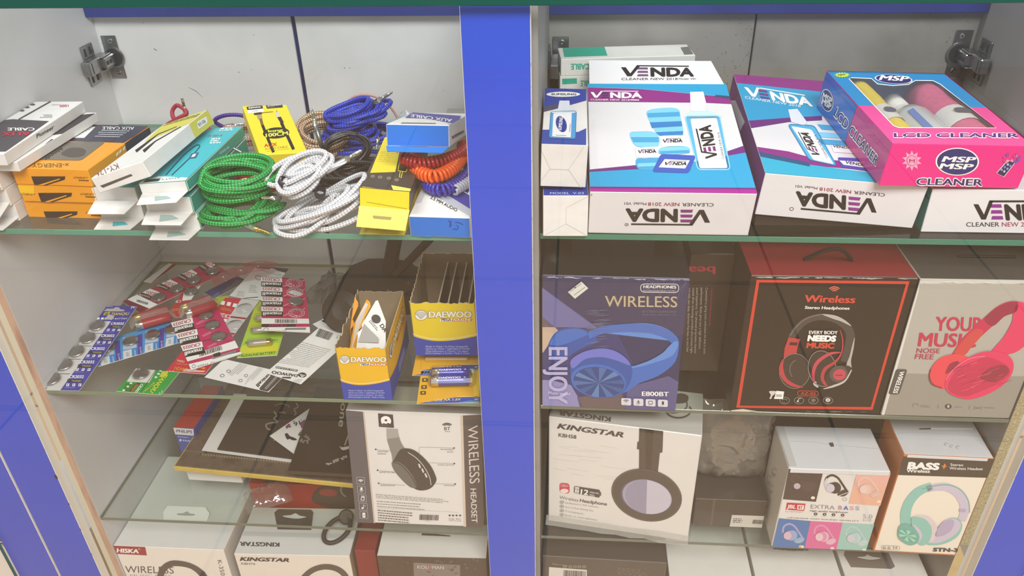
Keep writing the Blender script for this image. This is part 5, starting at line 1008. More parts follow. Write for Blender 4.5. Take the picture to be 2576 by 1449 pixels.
for x, y in ((1590, 690), (1650, 800), (1700, 900)): a.ln([(x - 20, y + 20), (x + 60, y - 8)], 4, M('f0a8c0')); a.ln([(x - 10, y + 28), (x + 70, y)], 4, M('f0a8c0'))
o = b.done('battery_card', 'magenta card with three button cells, nearest and topmost of the pile', 'battery card')
for pt in ((1668, 655), (1728, 746), (1786, 850)): cell(o, a, pt)
# red battery tubes in film
for lab, e in (('pair of red batteries in crinkled film beside the indigo card', ((-0.563, 0.1575, -0.2145), (-0.523, 0.184, -0.2145), (-0.551, 0.141, -0.2145), (-0.512, 0.166, -0.2145))), ('pair of red batteries in crinkled film behind the nearest magenta card', ((-0.506, 0.184, -0.2145), (-0.473, 0.213, -0.2145), (-0.494, 0.171, -0.2145), (-0.461, 0.199, -0.2145)))):
    t = empty('battery_pack', lab, 'battery pack', (e[0][0], e[0][1], S2)); I = Vector(t.location)
    RB = M('a3303a', 0.35, vary=0.15, scale=90)
    battery(t, Vector(e[0]) - I, Vector(e[1]) - I, 0.0068, RB, RB, JG); battery(t, Vector(e[2]) - I, Vector(e[3]) - I, 0.0068, RB, RB, JACK)
    p0, p1, p2, p3 = [Vector(q) - I for q in e]; ax = (p1 - p0).normalized() * 0.006; mb = MB(); g = random.Random(len(lab)); vs = []
    for i in range(8):
        for s in range(5):
            q = (p0 - ax).lerp(p1 + ax, i / 7).lerp((p2 - ax).lerp(p3 + ax, i / 7), s / 4); wd = 1 if 0 < i < 7 else 0.55
            vs.append(q + Vector((g.uniform(-.001, .001), g.uniform(-.001, .001), wd * (0.0074 if s not in (0, 4) else 0.003) + g.uniform(0, 0.0012) - (0 if 0 < i < 7 else 0.006))))
    mb.add(vs, [(i * 5 + s, i * 5 + s + 1, i * 5 + s + 6, i * 5 + s + 5) for i in range(7) for s in range(4)], glassy('crinkled_film', (0.95, 0.94, 0.93), 0.09, 0.1, 'e8d8d0', 0.2)); mb.obj('film', t)
# green card
b = Card((-0.5180, 0.0173, -0.2253), (0, 0, -0.078), 0.0597, 0.045, [(290.5, 984), (408, 992.6), (449, 937), (344, 925)], KD, M('1f9a3a', 0.4)); a = b.A
a.p([(1025, 1100), (1222, 1108), (1152, 1240), (940, 1228)], M('d9d6d2')); a.ln([(1222, 1108), (1075, 1330)], 5, M('184a20')); a.p([(935, 1240), (1010, 1245), (1070, 1240), (1010, 1330), (900, 1325)], M('2a7a2c'), 1); a.p([(965, 1320), (1000, 1325), (1075, 1245), (1040, 1240)], M('5a2a20'), 2); a.t('TIANQIU', (1040, 1248), (985, 1318), 20, M('d8b84a'), 3)
a.t('CR2025', (1082, 1248), (1018, 1332), 24, INKW, 3, 0.02); a.t('BATTERY', (1195, 1235), (1090, 1330), 16, M('d8d04a'), 3); a.t('TIANQIU', (1290, 1150), (1160, 1320), 38, M('d8d832'), 3, 0.02); a.p([(1240, 1190), (1300, 1185), (1320, 1140), (1265, 1138)], M('c8c83a'), 2); a.t('3V', (1272, 1308), (1232, 1340), 24, M('bfe0c0'), 3)
for x, y in ((1215, 1195), (1238, 1165), (1255, 1135)): a.r(x - 14, y - 12, x + 8, y + 6, M('cfe8cf'), 3)
for x, y in ((905, 1318), (945, 1282), (975, 1250)): a.r(x - 4, y - 14, x + 20, y + 4, M('cfe8cf'), 3)
o = b.done('battery_card', 'green card with one button cell near the shelf front', 'battery card'); cell(o, a, (1078, 1168))
# white backs in front
b = Card((-0.4193, 0.0496, -0.2256), (0, 0, -0.271), 0.0944, 0.0394, [(524, 948), (670, 991), (726, 935), (554, 901)], KE, M('efedeb')); a = b.A
a.rr([(300, 1352), (215, 1320), (385, 1120), (510, 1158)], 26, M('4a4644')); a.rr([(290, 1328), (265, 1318), (390, 1180), (415, 1192)], 10, M('8a8682'), 2); a.t('Eunicell', (322, 1150), (190, 1278), 34, INK, 2, 0.04); a.t('A4', (466, 1158), (440, 1186), 22, INKW, 2)
a.fine((250, 1120), (110, 1290), (200, 1100), 5, M('9a9896'), 2, 0.35, 4); a.fine((100, 1090), (0, 1220), (30, 1070), 5, M('9a9896'), 2, 0.35, 8)
for x, y in ((100, 1190), (60, 1235), (-40, 1150), (-80, 1190)): a.arc((x, y), 14, 12, 0, 360, 4, M('4a4846'), 2, 10)
b.done('battery_card', 'white card back with a black rounded holed end at the shelf front', 'battery card')
b = Card((-0.3441, 0.0603, -0.2246), (0, 0, -0.377), 0.0555, 0.1104, [(676, 919), (757, 992), (880, 842), (803, 815)], KE, M('f1efed')); a = b.A
a.t('DAEWOO', (598, 1192), (388, 1088), 40, M('2f2d2e'), 2, 0.04); a.e((635, 1205), (38, 20), (12, -34), M('3a3838'), 2, 24)
for k in range(5): a.ln([(628 + 4 * k, 1238 - 2 * k), (610 + 14 * k, 1180 + 8 * k)], 5, M('efeeec'), 3)
a.p([(590, 1145), (420, 1062), (430, 1040), (600, 1122)], M('2f2d2e'), 2); a.t('MEGA ALKALINE', (592, 1124), (430, 1046), 16, INKW, 3, 0.02); a.rr([(520, 1235), (440, 1205), (452, 1188), (530, 1210)], 8, M('4a4846'), 2)
a.fine((880, 940), (560, 800), (690, 1120), 14, M('8f8d8b'), 2, 0.28, 5, 0.03); a.fine((600, 1330), (520, 1290), (640, 1270), 4, M('8a8886'), 2, 0.3, 6, 0.1)
a.bars((745, 805), (850, 850), (770, 752), INK, 3, 22); a.t('CE', (900, 835), (935, 850), 26, M('5a5856'), 2)
b.done('battery_card', 'large white card back with dark lettering beside the torn yellow box', 'battery card')
b = Card((-0.3156, 0.1710, -0.2256), (0, 0, -0.717), 0.0455, 0.0213, [(791, 815), (830, 850), (870, 830), (815, 798)], KE, M('e9e6e2')); a = b.A
a.p([(780, 712), (830, 690), (960, 770), (930, 800)], M('2a2628')); a.p([(810, 705), (850, 695), (920, 745), (890, 765)], MAG, 2); a.p([(890, 770), (960, 760), (980, 800), (920, 810)], M('b8c23a'), 2)
b.done('battery_card', 'small white card with black and magenta ends behind the big white back', 'battery card')

# torn display boxes
YD = M('f0bd1e', 0.42, vary=0.05); YD2 = M('ecd22c', 0.42, vary=0.05); KRAFT = M('a79479', 0.8, vary=0.15, scale=60); BLD = M('2f48b0', 0.42)
def shell(a, c, r, l=3):
    a.e(c, r * 1.08, r * 0.92, M('8a8478'), l, 28); a.e(c, r, r * 0.84, INKW, l + 1, 28)
    for k in range(7):
        t = math.radians(25 + k * 21.7); a.ln([(c[0] + r * 0.1 * math.cos(t), c[1] + r * 0.62), (c[0] + r * 0.98 * math.cos(t), c[1] - r * 0.72 * math.sin(t))], [1, r * 0.12], M('7a7468'), l + 2)
def torn(key, yel, label, cr, x0, x1, yt, yb, tx):
    """open carton with ragged rims: four walls and a floor"""
    l, r, d, q = BX[key]; W, Dp, H = d; o = empty('battery_box', label, 'box', l, r); g = random.Random(len(label))
    def wall(name, T, Wd, side, base, rag, q4):
        mb = MB(); n = 22; top = [(Wd * i / n, H * base(i / n) + g.uniform(-1, 1) * rag * H) for i in range(n + 1)]; th = 0.0009
        out = [(0, 0), (Wd, 0)] + top[::-1]; k = len(out)
        vo = [T @ Vector((x, 0, z)) for x, z in out]; vi = [T @ Vector((x, th, z)) for x, z in out]
        mb.add(vo, [tuple(range(k))], yel); mb.add(vi, [tuple(range(k))[::-1]], KRAFT)
        mb.add(vo + vi, [((i + 1) % k, i, k + i, k + (i + 1) % k) for i in range(k)], M('c9b898', 0.8))
        n_ = (T.to_3x3() @ Vector((0, -1, 0))); a = None
        if q4: a = Art(mb, T @ Vector((0, 0, 0)), T.to_3x3() @ Vector((1, 0, 0)), (0, 0, 1), n_, Wd, H * 0.965, [((x - cr[0]) * cr[2], (y - cr[1]) * cr[2]) for x, y in q4])
        return mb, a
    I = Matrix()
    def front(a):
        s = x1 - x0; X = lambda u: x0 + s * u; Y = lambda v: yt + (yb - yt) * v
        cv = a.sp([(X(-0.02), Y(0.57)), (X(0.15), Y(0.66)), (X(0.4), Y(0.715)), (X(0.7), Y(0.69)), (X(1.05), Y(0.6))]); a.p(cv + [(X(1.1), Y(1.1)), (X(-0.1), Y(1.1))], BLD)
        cv2 = [(x, y - s * 0.03) for x, y in cv]; a.ln(cv2, s * 0.014, M('f8e6a8'), 2)
        shell(a, (X(0.17), Y(0.22)), s * 0.085); a.t('DAEWOO', (X(0.27), Y(0.268)), (X(0.91), Y(0.268)), s * 0.1, M('8a8472'), 3, 0.06); a.t('DAEWOO', (X(0.28), Y(0.262)), (X(0.9), Y(0.262)), s * 0.096, INKW, 4, 0.035)
        a.p([(X(0.44), Y(0.335)), (X(0.61), Y(0.335)), (X(0.625), Y(0.29)), (X(0.455), Y(0.29))], INKW, 3); a.p([(X(0.61), Y(0.335)), (X(0.9), Y(0.335)), (X(0.915), Y(0.29)), (X(0.625), Y(0.29))], M('d8701c'), 3); a.t('MEGA', (X(0.465), Y(0.328)), (X(0.605), Y(0.328)), s * 0.037, M('2a3a7a'), 4, 0.04); a.t('ALKALINE', (X(0.63), Y(0.328)), (X(0.89), Y(0.328)), s * 0.037, INKW, 4, 0.03)
        for i, (ta, tb) in enumerate(tx): a.t(ta + ' / ' + tb, (X(0.24), Y(0.83 + 0.043 * i)), (X(0.85 + 0.02 * (i % 2)), Y(0.83 + 0.043 * i)), s * 0.028, M('c8d0f0'), 3)
    mb, a = wall('f', I, W, 'F', lambda t: 0.965, 0.018, [q['F'][0], q['F'][1], q['F'][2], q['F'][3]]); front(a); mb.obj('front_wall', o)
    TR = Matrix.Translation((W, 0, 0)) @ Matrix.Rotation(math.pi / 2, 4, 'Z'); mb, a = wall('r', TR, Dp, 'R', lambda t: 0.985, 0.004, q['R'])
    A2 = Art(mb, a.o, a.ex, a.ey, a.n, Dp, H * 0.98, [(0, 100), (150, 100), (150, 0), (0, 0)])
    A2.p(A2.sp([(-3, 57), (30, 66), (60, 70), (110, 66), (155, 52)]) + [(155, 105), (-5, 105)], BLD); shell(A2, (26, 25), 12); A2.t('DAEWOO', (41, 30), (135, 30), 14, M('8a8472'), 3, 0.08); A2.t('DAEWOO', (41, 30), (134, 30), 13, INKW, 4, 0.04); A2.t('MEGA ALKALINE', (66, 40), (134, 40), 5, M('b0501c'), 3, 0.03); A2.fine((60, 80), (130, 80), (60, 96), 4, M('c8d0f0'), 3)
    mb.obj('side_wall', o)
    mb, a = wall('l', Matrix.Translation((0, Dp, 0)) @ Matrix.Rotation(-math.pi / 2, 4, 'Z'), Dp, 'L', lambda t: 0.97, 0.05, None); mb.obj('side_wall', o)
    mb, a = wall('k', Matrix.Translation((W, Dp, 0)) @ Matrix.Rotation(math.pi, 4, 'Z'), W, 'K', lambda t: 0.985, 0.012, None); mb.obj('back_wall', o)
    MB().box((W - 0.002, Dp - 0.002, 0.001), KRAFT, (0.001, 0.001, 0)).obj('floor_panel', o)
    return o
TX = [('Made in China', 'In China hergestellt'), ('Hecho en China', 'Сделано в Китае'), ('Wyprodukowano w Chinach', 'Çin yapımı'), ('Изготовлено в Китае', 'صنع في الصين')]
TX = [(a_, b_ if all(ord(ch) < 0x500 for ch in b_) else 'Made in China') for a_, b_ in TX]
torn('dwL', YD, 'torn open yellow and blue battery box holding three upright cards', KE, 905, 1400, 935, 1400, TX)
torn('dwR', YD2, 'torn open yellow and blue battery box holding black cards, raised on packs', KE, 1550, 2150, 545, 1020, TX)
def standing(pts, m, label, art=None, lift=(0, -0.02, -0.03)):
    """flat card outline standing inside a box, carried on down below the rim"""
    P = [Vector(p) for p in pts]; n = (P[1] - P[0]).cross(P[-1] - P[0]).normalized(); n = Vector((0, -0.75, 0.6)).normalized()
    c0 = sum(P, Vector()) / len(P); P = [p - n * (p - c0).dot(n) for p in P]; low = sorted(range(len(P)), key=lambda i: P[i].z)[:2]
    dn = Vector((0, -0.2, -0.95)); P = [p + dn * 0.028 if i in low else p for i, p in enumerate(P)]
    for p in P: p.z = max(p.z, S2 + 0.0015)
    mb = MB(); k = len(P); vi = [p - n * 0.0006 for p in P]; cw = sum((P[i - 1] - c0).cross(P[i] - c0).dot(n) for i in range(k)) > 0
    f = tuple(range(k)) if cw else tuple(range(k))[::-1]; mb.add(P, [f], m); mb.add(vi, [f[::-1]], M('d9d5cf')); mb.add(P + vi, [(i, (i + 1) % k, k + (i + 1) % k, k + i) for i in range(k)], M('d9d5cf'))
    if art: art(mb, c0, n)
    return tag(mb.obj('battery_card'), label, 'battery card')
ORA = M('ee9c1c', 0.42)
def oart(mb, c0, n):
    ex = Vector((0.8, 0.45, 0.35)); ex = (ex - n * ex.dot(n)).normalized(); ey = n.cross(ex); A = Art(mb, c0 - ex * 0.03 - ey * 0.03, ex, ey, n, 0.06, 0.06, [(0, 60), (60, 60), (60, 0), (0, 0)])
    return A
standing([(-0.2288, 0.1116, -0.142), (-0.2243, 0.1054, -0.1456), (-0.2239, 0.1013, -0.1481), (-0.2301, 0.0862, -0.157), (-0.2269, 0.0802, -0.1605), (-0.2325, 0.074, -0.1641), (-0.2305, 0.0587, -0.1731), (-0.2318, 0.0605, -0.1721), (-0.2318, 0.0833, -0.1586)], ORA, 'amber card with a serrated edge standing leftmost in the torn box')
standing([(-0.2071, 0.0835, -0.1263), (-0.2033, 0.0816, -0.1279), (-0.2018, 0.0773, -0.1317), (-0.2085, 0.0664, -0.1412), (-0.2096, 0.0589, -0.1478), (-0.2148, 0.0556, -0.1507), (-0.2201, 0.0422, -0.1623), (-0.2308, 0.0417, -0.1628), (-0.2211, 0.0608, -0.1461)], M('f0aa20', 0.42), 'amber card with a serrated edge standing behind the white card in the torn box')
def wart(mb, c0, n):
    A = Art(mb, c0, (1, 0, 0), (0, 1, 0), (0, 0, 1), 1, 1, [(0, 1), (1, 1), (1, 0), (0, 0)])
    ex = Vector((1, 0, -0.0)); ex = (ex - n * ex.dot(n)).normalized(); ey = n.cross(ex)
    A = Art(mb, c0 - ex * 0.024 - ey * 0.026, ex, ey, n, 0.044, 0.056, [(1080, 935), (1370, 935), (1370, 535), (1080, 535)])
    A.p([(1190, 730), (1310, 850), (1310, 885), (1150, 885)], M('a8a6a2', 0.6)); A.e((1282, 690), (26, 30), (26, -22), M('3a3836'), 2); A.t('DA', (1310, 745), (1352, 800), 34, M('2f2d2e'), 2, 0.04); A.fine((1240, 700), (1330, 800), (1220, 715), 2, M('6a6866'), 2, 0.5)
standing([(-0.1894, 0.052, -0.1059), (-0.1869, 0.0522, -0.1055), (-0.1765, 0.0409, -0.1277), (-0.1765, 0.0385, -0.1325), (-0.1766, 0.0277, -0.1538), (-0.2147, 0.0282, -0.1528), (-0.2086, 0.0326, -0.1442), (-0.2092, 0.0344, -0.1406), (-0.2037, 0.0372, -0.135), (-0.2044, 0.039, -0.1314)], M('efedea'), 'white card with a grey panel standing foremost in the torn box', wart)
for i, (x, lab) in enumerate(((-0.1235, 'leftmost black card standing in the raised torn box'), (-0.1115, 'second black card from the left standing in the raised torn box'), (-0.0985, 'third black card from the left standing in the raised torn box'), (-0.0865, 'rightmost black card standing in the raised torn box'))):
    mb = MB().box((0.0016, 0.102, 0.069), M('2b2522', 0.4, coat=0.2), b=0.0002); a = Art(mb, (0, 0.102, 0), (0, -1, 0), (0, 0, 1), (-1, 0, 0), 0.102, 0.069, [(0, 69), (102, 69), (102, 0), (0, 0)])
    mb.box((0.0018, 0.102, 0.0006), M('b8ac98', 0.4), (-0.0001, 0, 0.069), 0.0001)
    for u, v in ((30, 6), (62, 5), (80, 7)): a.e((u, v), 1.4, 1.4, M('d8d0c4'))
    tag(mb.obj('battery_card', None, (x, 0.089, -0.2035), (0, (-0.12, -0.1, -0.08, -0.06)[i] * 0, 0.02)), lab, 'battery card')
# AA packs
for (lx, ly, lz, rz, w2, d), q, lab, full in (((-0.1431, 0.0107, -0.2256, 0.082, 0.0747, 0.0676), [(1048, 1011), (1210, 1015), (1205, 925), (1060, 925)], 'yellow blister card with two blue batteries at the shelf front', 1), ((-0.1489, 0.0715, -0.2235, 0.06, 0.0721, 0.0656), [(1057, 928), (1205, 928), (1200, 860), (1065, 860)], 'yellow blister card mostly hidden under the raised torn box', 0), ((-0.1583, 0.0643, -0.2256, 0.05, 0.0754, 0.0592), [(1038, 940), (1190, 942), (1190, 870), (1045, 870)], 'lower yellow blister card edge peeping out under the raised torn box', 0)):
    b = Card((lx, ly, lz), (0, 0, rz), w2, d, q, KE, M('efb62a', 0.4, coat=0.2)); a = b.A; (x0, y0), (x1, y1) = ((q[0][0] - 580) * 3.45, (q[0][1] - 600) * 3.45), ((q[1][0] - 580) * 3.45, (q[1][1] - 600) * 3.45)
    X = lambda u, v: (x0 + (x1 - x0) * u - v * (-8), y0 + (y1 - y0) * u - v)
    a.p([X(0, -5), X(1, -5), X(1, 42), X(0, 42)], M('2f4fb4', 0.4)); a.p([X(0.62, -5), X(1, -5), X(1, 42), X(0.66, 42)], M('3a9ae0', 0.4), 2); a.ln([X(0, 44), X(1, 44)], 5, M('f4e2a0'), 2); a.t('LR6 AA 1.5V', X(0.05, 16), X(0.46, 16), 21, M('e8dc9a'), 3, 0.03); a.fine(X(0.05, 10), X(0.46, 10), X(0.05, 2), 1, M('b8c0e0'), 3); a.p([X(0.68, 12), X(0.95, 12), X(0.95, 32), X(0.68, 32)], M('20242a'), 3); a.t('BEST USE BEFORE', X(0.69, 16), X(0.94, 16), 12, INKW, 4, 0.02)
    if full:
        for x, y in ((1685, 1215), (1678, 1275), (1670, 1325)): a.rr([(x - 24, y + 16), (x + 24, y + 16), (x + 24, y - 16), (x - 24, y - 16)], 8, M('5a4a1c'), 2); a.e((x, y), 10, 8, M('e8b83a'), 3)
        for k in range(4): a.ln([(1660 + 22 * k, 1180 + 2 * k), (1700 + 22 * k, 1125)], 6, M('5a8ac8'), 2)
        a.p([(2080, 1125), (2160, 1125), (2160, 1385), (2120, 1385)], M('f2cf3a'), 2)
    o = b.done('battery_pack', lab, 'battery pack')
    mb = MB(); bw = 0.052; mb.box((bw + 0.006, 0.034 if full else 0.03, 0.0135 if full else 0.009), glassy('tray_film', (0.97, 0.97, 0.97), 0.05, 0.32), (w2 * 0.16, d - 0.042 if full else d - 0.036, 0.0007), 0.004)
    mb.obj('blister', o)
    if full:
        BT = M('3a46c4', 0.25, 0.5, coat=0.5)
        for yy, tx in ((d - 0.034, 1), (d - 0.0185, 0)):
            bt = battery(o, (w2 * 0.2, yy, 0.0078), (w2 * 0.2 + 0.0475, yy, 0.0078), 0.0069, BT, BT, JACK)
            mb = MB(); n = Vector((0, -0.35, 0.94)).normalized(); ey = Vector((0, 0.94, 0.35)).normalized(); p = Vector((w2 * 0.2 + 0.004, yy, 0.0078)) + n * 0.0071 - ey * 0.0016
            A = Art(mb, p, (1, 0, 0), ey, n, 0.042, 0.0036, [(0, 36), (420, 36), (420, 0), (0, 0)]); A.t('DAEWOO', (60, 32), (330, 32), 24, INKW, 1, 0.04)
            A.t('+', (362, 30), (392, 30), 24, INKW, 1, 0.03); mb.obj('lettering', bt)
# dark folded headset behind the torn boxes
DK = M('342b25', 0.45, vary=0.2, scale=30); t = empty('folded_headset', 'dark brown folded headset with two flat arms behind the torn yellow boxes', 'headset', (-0.245, 0.24, S2))
mb = MB(); prof = [(-0.046, -0.055), (-0.048, -0.01), (-0.042, 0.03), (-0.02, 0.052), (0.02, 0.055), (0.05, 0.045), (0.07, 0.015), (0.078, -0.03), (0.06, -0.05), (0.0, -0.06)]
mb.prism(prof, 0.0005, 0.026, DK, Matrix.Translation((0, 0.01, 0))); mb.prism([(x * 0.9, y * 0.9) for x, y in prof], 0.026, 0.033, DK, Matrix.Translation((0, 0.01, 0))); mb.obj('body', t)
mb = MB(); mb.lathe([(0.026, 0), (0.029, 0.004), (0.029, 0.020), (0.026, 0.025), (0.013, 0.027), (0, 0.026)], DK, Matrix.Translation((-0.022, -0.072, 0.026)) @ Euler((0.95, 0, 0)).to_matrix().to_4x4() @ Matrix.Translation((0, 0, -0.014)), 32); mb.obj('ear_cup', t, smooth=False)
for p0, p1, ww in (((0.02, 0.02, 0.03), (0.036, 0.07, 0.110), 0.022), ((0.028, 0.012, 0.028), (0.094, 0.05, 0.088), 0.014)):
    p0, p1 = Vector(p0), Vector(p1); mb = MB(); L = (p1 - p0).length; mb.box((ww, 0.008, L), DK, (-ww / 2, -0.004, 0), 0.003); o = mb.obj('arm', t); o.location = p0; o.rotation_euler = (p1 - p0).to_track_quat('Z', 'Y').to_euler()
for x, y, z in ((-0.036, -0.036, 0.033), (0.03, -0.03, 0.033), (0.055, -0.01, 0.033)):
    mb = MB(); mb.lathe([(0.0022, 0), (0.002, 0.0008), (0, 0.001)], STEEL, Matrix.Translation((x, y, z)), 12); mb.obj('screw', t)
crumple('plastic_bag', 'small grey clear bag beside the dark folded headset', 'plastic bag', (-0.318, 0.262, S2 + 0.0006), (0.045, 0.085, 0.02), glassy('grey_film', (0.62, 0.6, 0.58), 0.08, 0.1, 'a8a4a0', 0.2), 12, rot=(0, 0, -0.25))

# ------------------------------------------------------------------ right bay, second shelf: headphone boxes
BKX = M('1d1511', 0.4, coat=0.12, vary=0.15, scale=18)
# dark indigo box with a blue headset
IND = M('232a5c', 0.35, coat=0.4); b = Box('e800', IND, {'T': M('262628', 0.35, coat=0.4, vary=0.25, scale=14), 'L': M('1c1f38', 0.35, coat=0.4), 'R': M('1c1a28', 0.35, coat=0.4)}, 0.001); a = b.a('F', KE8); LAV = M('6f6fa8', 0.4); LAV2 = M('8f8cc0', 0.4); HB = M('3f6fc4', 0.4); HB2 = M('5f8fd8', 0.4); HB3 = M('2f57a8', 0.4); HBD = M('274888', 0.4)
a.p([(0, 150), (560, 560), (700, 520), (900, 900), (1000, 1449), (0, 1449)], M('3a3d74', 0.4)); a.p([(0, 160), (300, 380), (560, 570), (250, 560), (0, 560)], LAV, 2); a.blob([(0, 480), (90, 520), (180, 610), (110, 660), (60, 760), (0, 800)], M('c9b09c', 0.4), 2)
a.p([(0, 1080), (100, 1080), (300, 1130), (400, 1300), (420, 1449), (0, 1449)], LAV2, 2); a.p([(360, 1250), (800, 1190), (860, 1449), (420, 1449)], M('6a5a60', 0.4), 2); a.p([(860, 1150), (1260, 1040), (1400, 1120), (1400, 1449), (820, 1449)], M('5a5a8c', 0.4), 2)
# far cup, band, near cup
a.blob([(80, 800), (90, 700), (150, 610), (240, 570), (360, 562), (440, 590), (500, 620), (560, 700), (420, 760), (300, 830), (220, 900), (110, 880)], HB3, 3); a.blob([(95, 720), (160, 620), (260, 580), (380, 575), (470, 620), (330, 690), (180, 740)], HB, 4)
a.ln(a.sp([(470, 640), (600, 590), (760, 570), (900, 565), (1080, 575), (1230, 620), (1320, 690), (1322, 760)]), [70, 74, 78, 84, 88] + [90, 80, 60], HB, 4)
top = a.sp([(480, 600), (600, 568), (760, 535), (900, 522), (1060, 522), (1200, 555), (1310, 620), (1362, 720), (1345, 850), (1260, 935), (1100, 1040), (940, 1120), (850, 1180)]); inn = a.sp([(760, 1060), (850, 960), (940, 930), (1080, 880), (1210, 810), (1280, 740), (1230, 690), (1100, 655), (900, 650), (720, 665), (560, 690)]); a.p(top[:42], HB2, 3)
a.p(a.sp([(1262, 745), (1330, 690), (1362, 720), (1345, 850), (1290, 940), (1150, 1040), (960, 1115), (850, 1190), (760, 1200), (740, 1060), (850, 945), (940, 935), (1080, 885), (1200, 815)], 6, True), HB, 5); a.p(a.sp([(1262, 745), (1330, 690), (1356, 730), (1290, 840), (1120, 905), (960, 950), (860, 960), (960, 925), (1080, 880), (1200, 810)], 6, True), HB2, 6)
a.blob([(300, 1060), (300, 920), (400, 810), (560, 765), (700, 775), (820, 840), (900, 960), (880, 1100), (780, 1220), (600, 1255), (440, 1220), (330, 1150)], HB3, 7); a.blob([(300, 880), (420, 800), (580, 768), (720, 785), (840, 860), (880, 930), (740, 880), (600, 850), (440, 870), (320, 960)], M('6f78d0', 0.4), 8)
a.e((570, 1085), (270, 20), (-10, -165), HB, 8, 40); a.e((575, 1095), (250, 18), (-10, -148), HBD, 9, 40)
for k in range(10):
    t0, t1 = 36 * k, 36 * k + 18; a.p([(575, 1100)] + [(575 + 246 * math.cos(math.radians(t)), 1096 + 18 * math.cos(math.radians(t)) - 146 * math.sin(math.radians(t))) for t in range(t0, t1 + 1, 6)], (M('3a5f9e', 0.35), M('5a82bc', 0.35), M('4a70ae', 0.35))[k % 3], 10)
a.t('WIRELESS', (636, 354), (1352, 362), 112, M('5a4a40'), 3, 0.035); a.t('WIRELESS', (632, 354), (1346, 360), 112, M('c8b8a0', 0.3, coat=0.4), 4, 0.005)
a.rr([(985, 212), (1360, 216), (1362, 132), (984, 132)], 40, None, 2, 6, INKW); a.t('HEADPHONES', (1012, 172), (1336, 176), 30, INKW, 3, 0.04); a.t('RECHARGEABLE-BUILT IN MIC', (1010, 206), (1330, 208), 18, M('b8b6c4'), 3, 0.01)
a.t('4D STEREO SURROUND', (998, 414), (1336, 416), 22, M('6c6c84'), 3); a.t('YOUR MUSIC GOES WITH YOU', (998, 442), (1336, 444), 16, M('6c6c84'), 3)
a.t('ENJOY', (84, 748), (84, 1310), (275, 748), M('b6b2dc'), 11, 0.03); a.t('Music world', (78, 1212), (290, 1222), 30, M('d8d6e8'), 12)
a.t('E800BT', (996, 1226), (1262, 1230), 44, INKW, 12, 0.03)
for i, x in enumerate((794, 914, 1034, 1154)):
    a.rr([(x, 1318 + 5 * i), (x + 98, 1322 + 5 * i), (x + 98, 1252 + 5 * i), (x, 1248 + 5 * i)], 16, M('dcdbe4'), 12); y = 1284 + 5 * i
    if i == 0:
        for r in (10, 22, 34): a.arc((x + 48, y + 8), r, r * 0.8, 40, 140, 5, M('3a3a44'), 13)
    elif i == 1: a.ln([(x + 49, y - 16), (x + 49, y + 6)], 14, M('3a3a44'), 13); a.arc((x + 49, y), 16, 14, 180, 360, 4, M('3a3a44'), 13)
    elif i == 2: a.rr([(x + 30, y + 14), (x + 66, y + 14), (x + 66, y - 16), (x + 30, y - 16)], 5, None, 12, 5, M('3a3a44'))
    else: a.rr([(x + 40, y + 14), (x + 60, y + 14), (x + 60, y - 18), (x + 40, y - 18)], 3, M('2a2a34'), 13)
    a.fine((x + 22, y + 24), (x + 76, y + 25), (x + 22, y + 31), 1, GREY, 13)
a.p([(338, 272), (470, 168), (402, 102), (268, 206)], M('d8d9d2', 0.5), 12); a.ln([(292, 198), (400, 122)], 4, M('5a5a58'), 13); a.ln([(330, 236), (438, 156)], 4, M('5a5a58'), 13); a.p([(330, 160), (345, 170), (350, 160), (338, 152)], IND, 13)
edge_glint(a, (10, 52), (1470, 80), 12, M('c9c9dc', 0.4), 5, 30)
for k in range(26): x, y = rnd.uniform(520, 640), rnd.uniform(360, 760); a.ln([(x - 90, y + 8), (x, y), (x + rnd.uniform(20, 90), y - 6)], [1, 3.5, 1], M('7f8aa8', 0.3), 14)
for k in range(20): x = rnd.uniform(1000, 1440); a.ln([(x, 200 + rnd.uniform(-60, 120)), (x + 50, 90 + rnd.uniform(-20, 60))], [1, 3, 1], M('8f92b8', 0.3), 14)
o = b.done('headphone_box', 'glossy indigo headphone box with a blue headset printed, at the blue post', 'box')
W, Dp, H = b.d; flp = MB(); flp.box((0.09, 0.0006, 0.02), M('1a1a1c', 0.35, coat=0.4), (0.03, Dp * 0.5, H)); flp.obj('hang_tab', o)
a = b.a('T', KR1)
mb = MB(); vs = []; g = random.Random(2)
for i in range(13):
    for j in range(3): vs.append((-0.0008 + (W + 0.0016) * i / 12, -0.0012 - g.uniform(0, 0.0012), H * (0.6 + 0.2 * j) + g.uniform(-0.003, 0.003)))
mb.add(vs, [(i * 3 + j, (i + 1) * 3 + j, (i + 1) * 3 + j + 1, i * 3 + j + 1) for i in range(12) for j in range(2)], glassy('shrink_wrap', (0.98, 0.98, 0.98), 0.04, 0.06)); mb.obj('shrink_wrap', o)
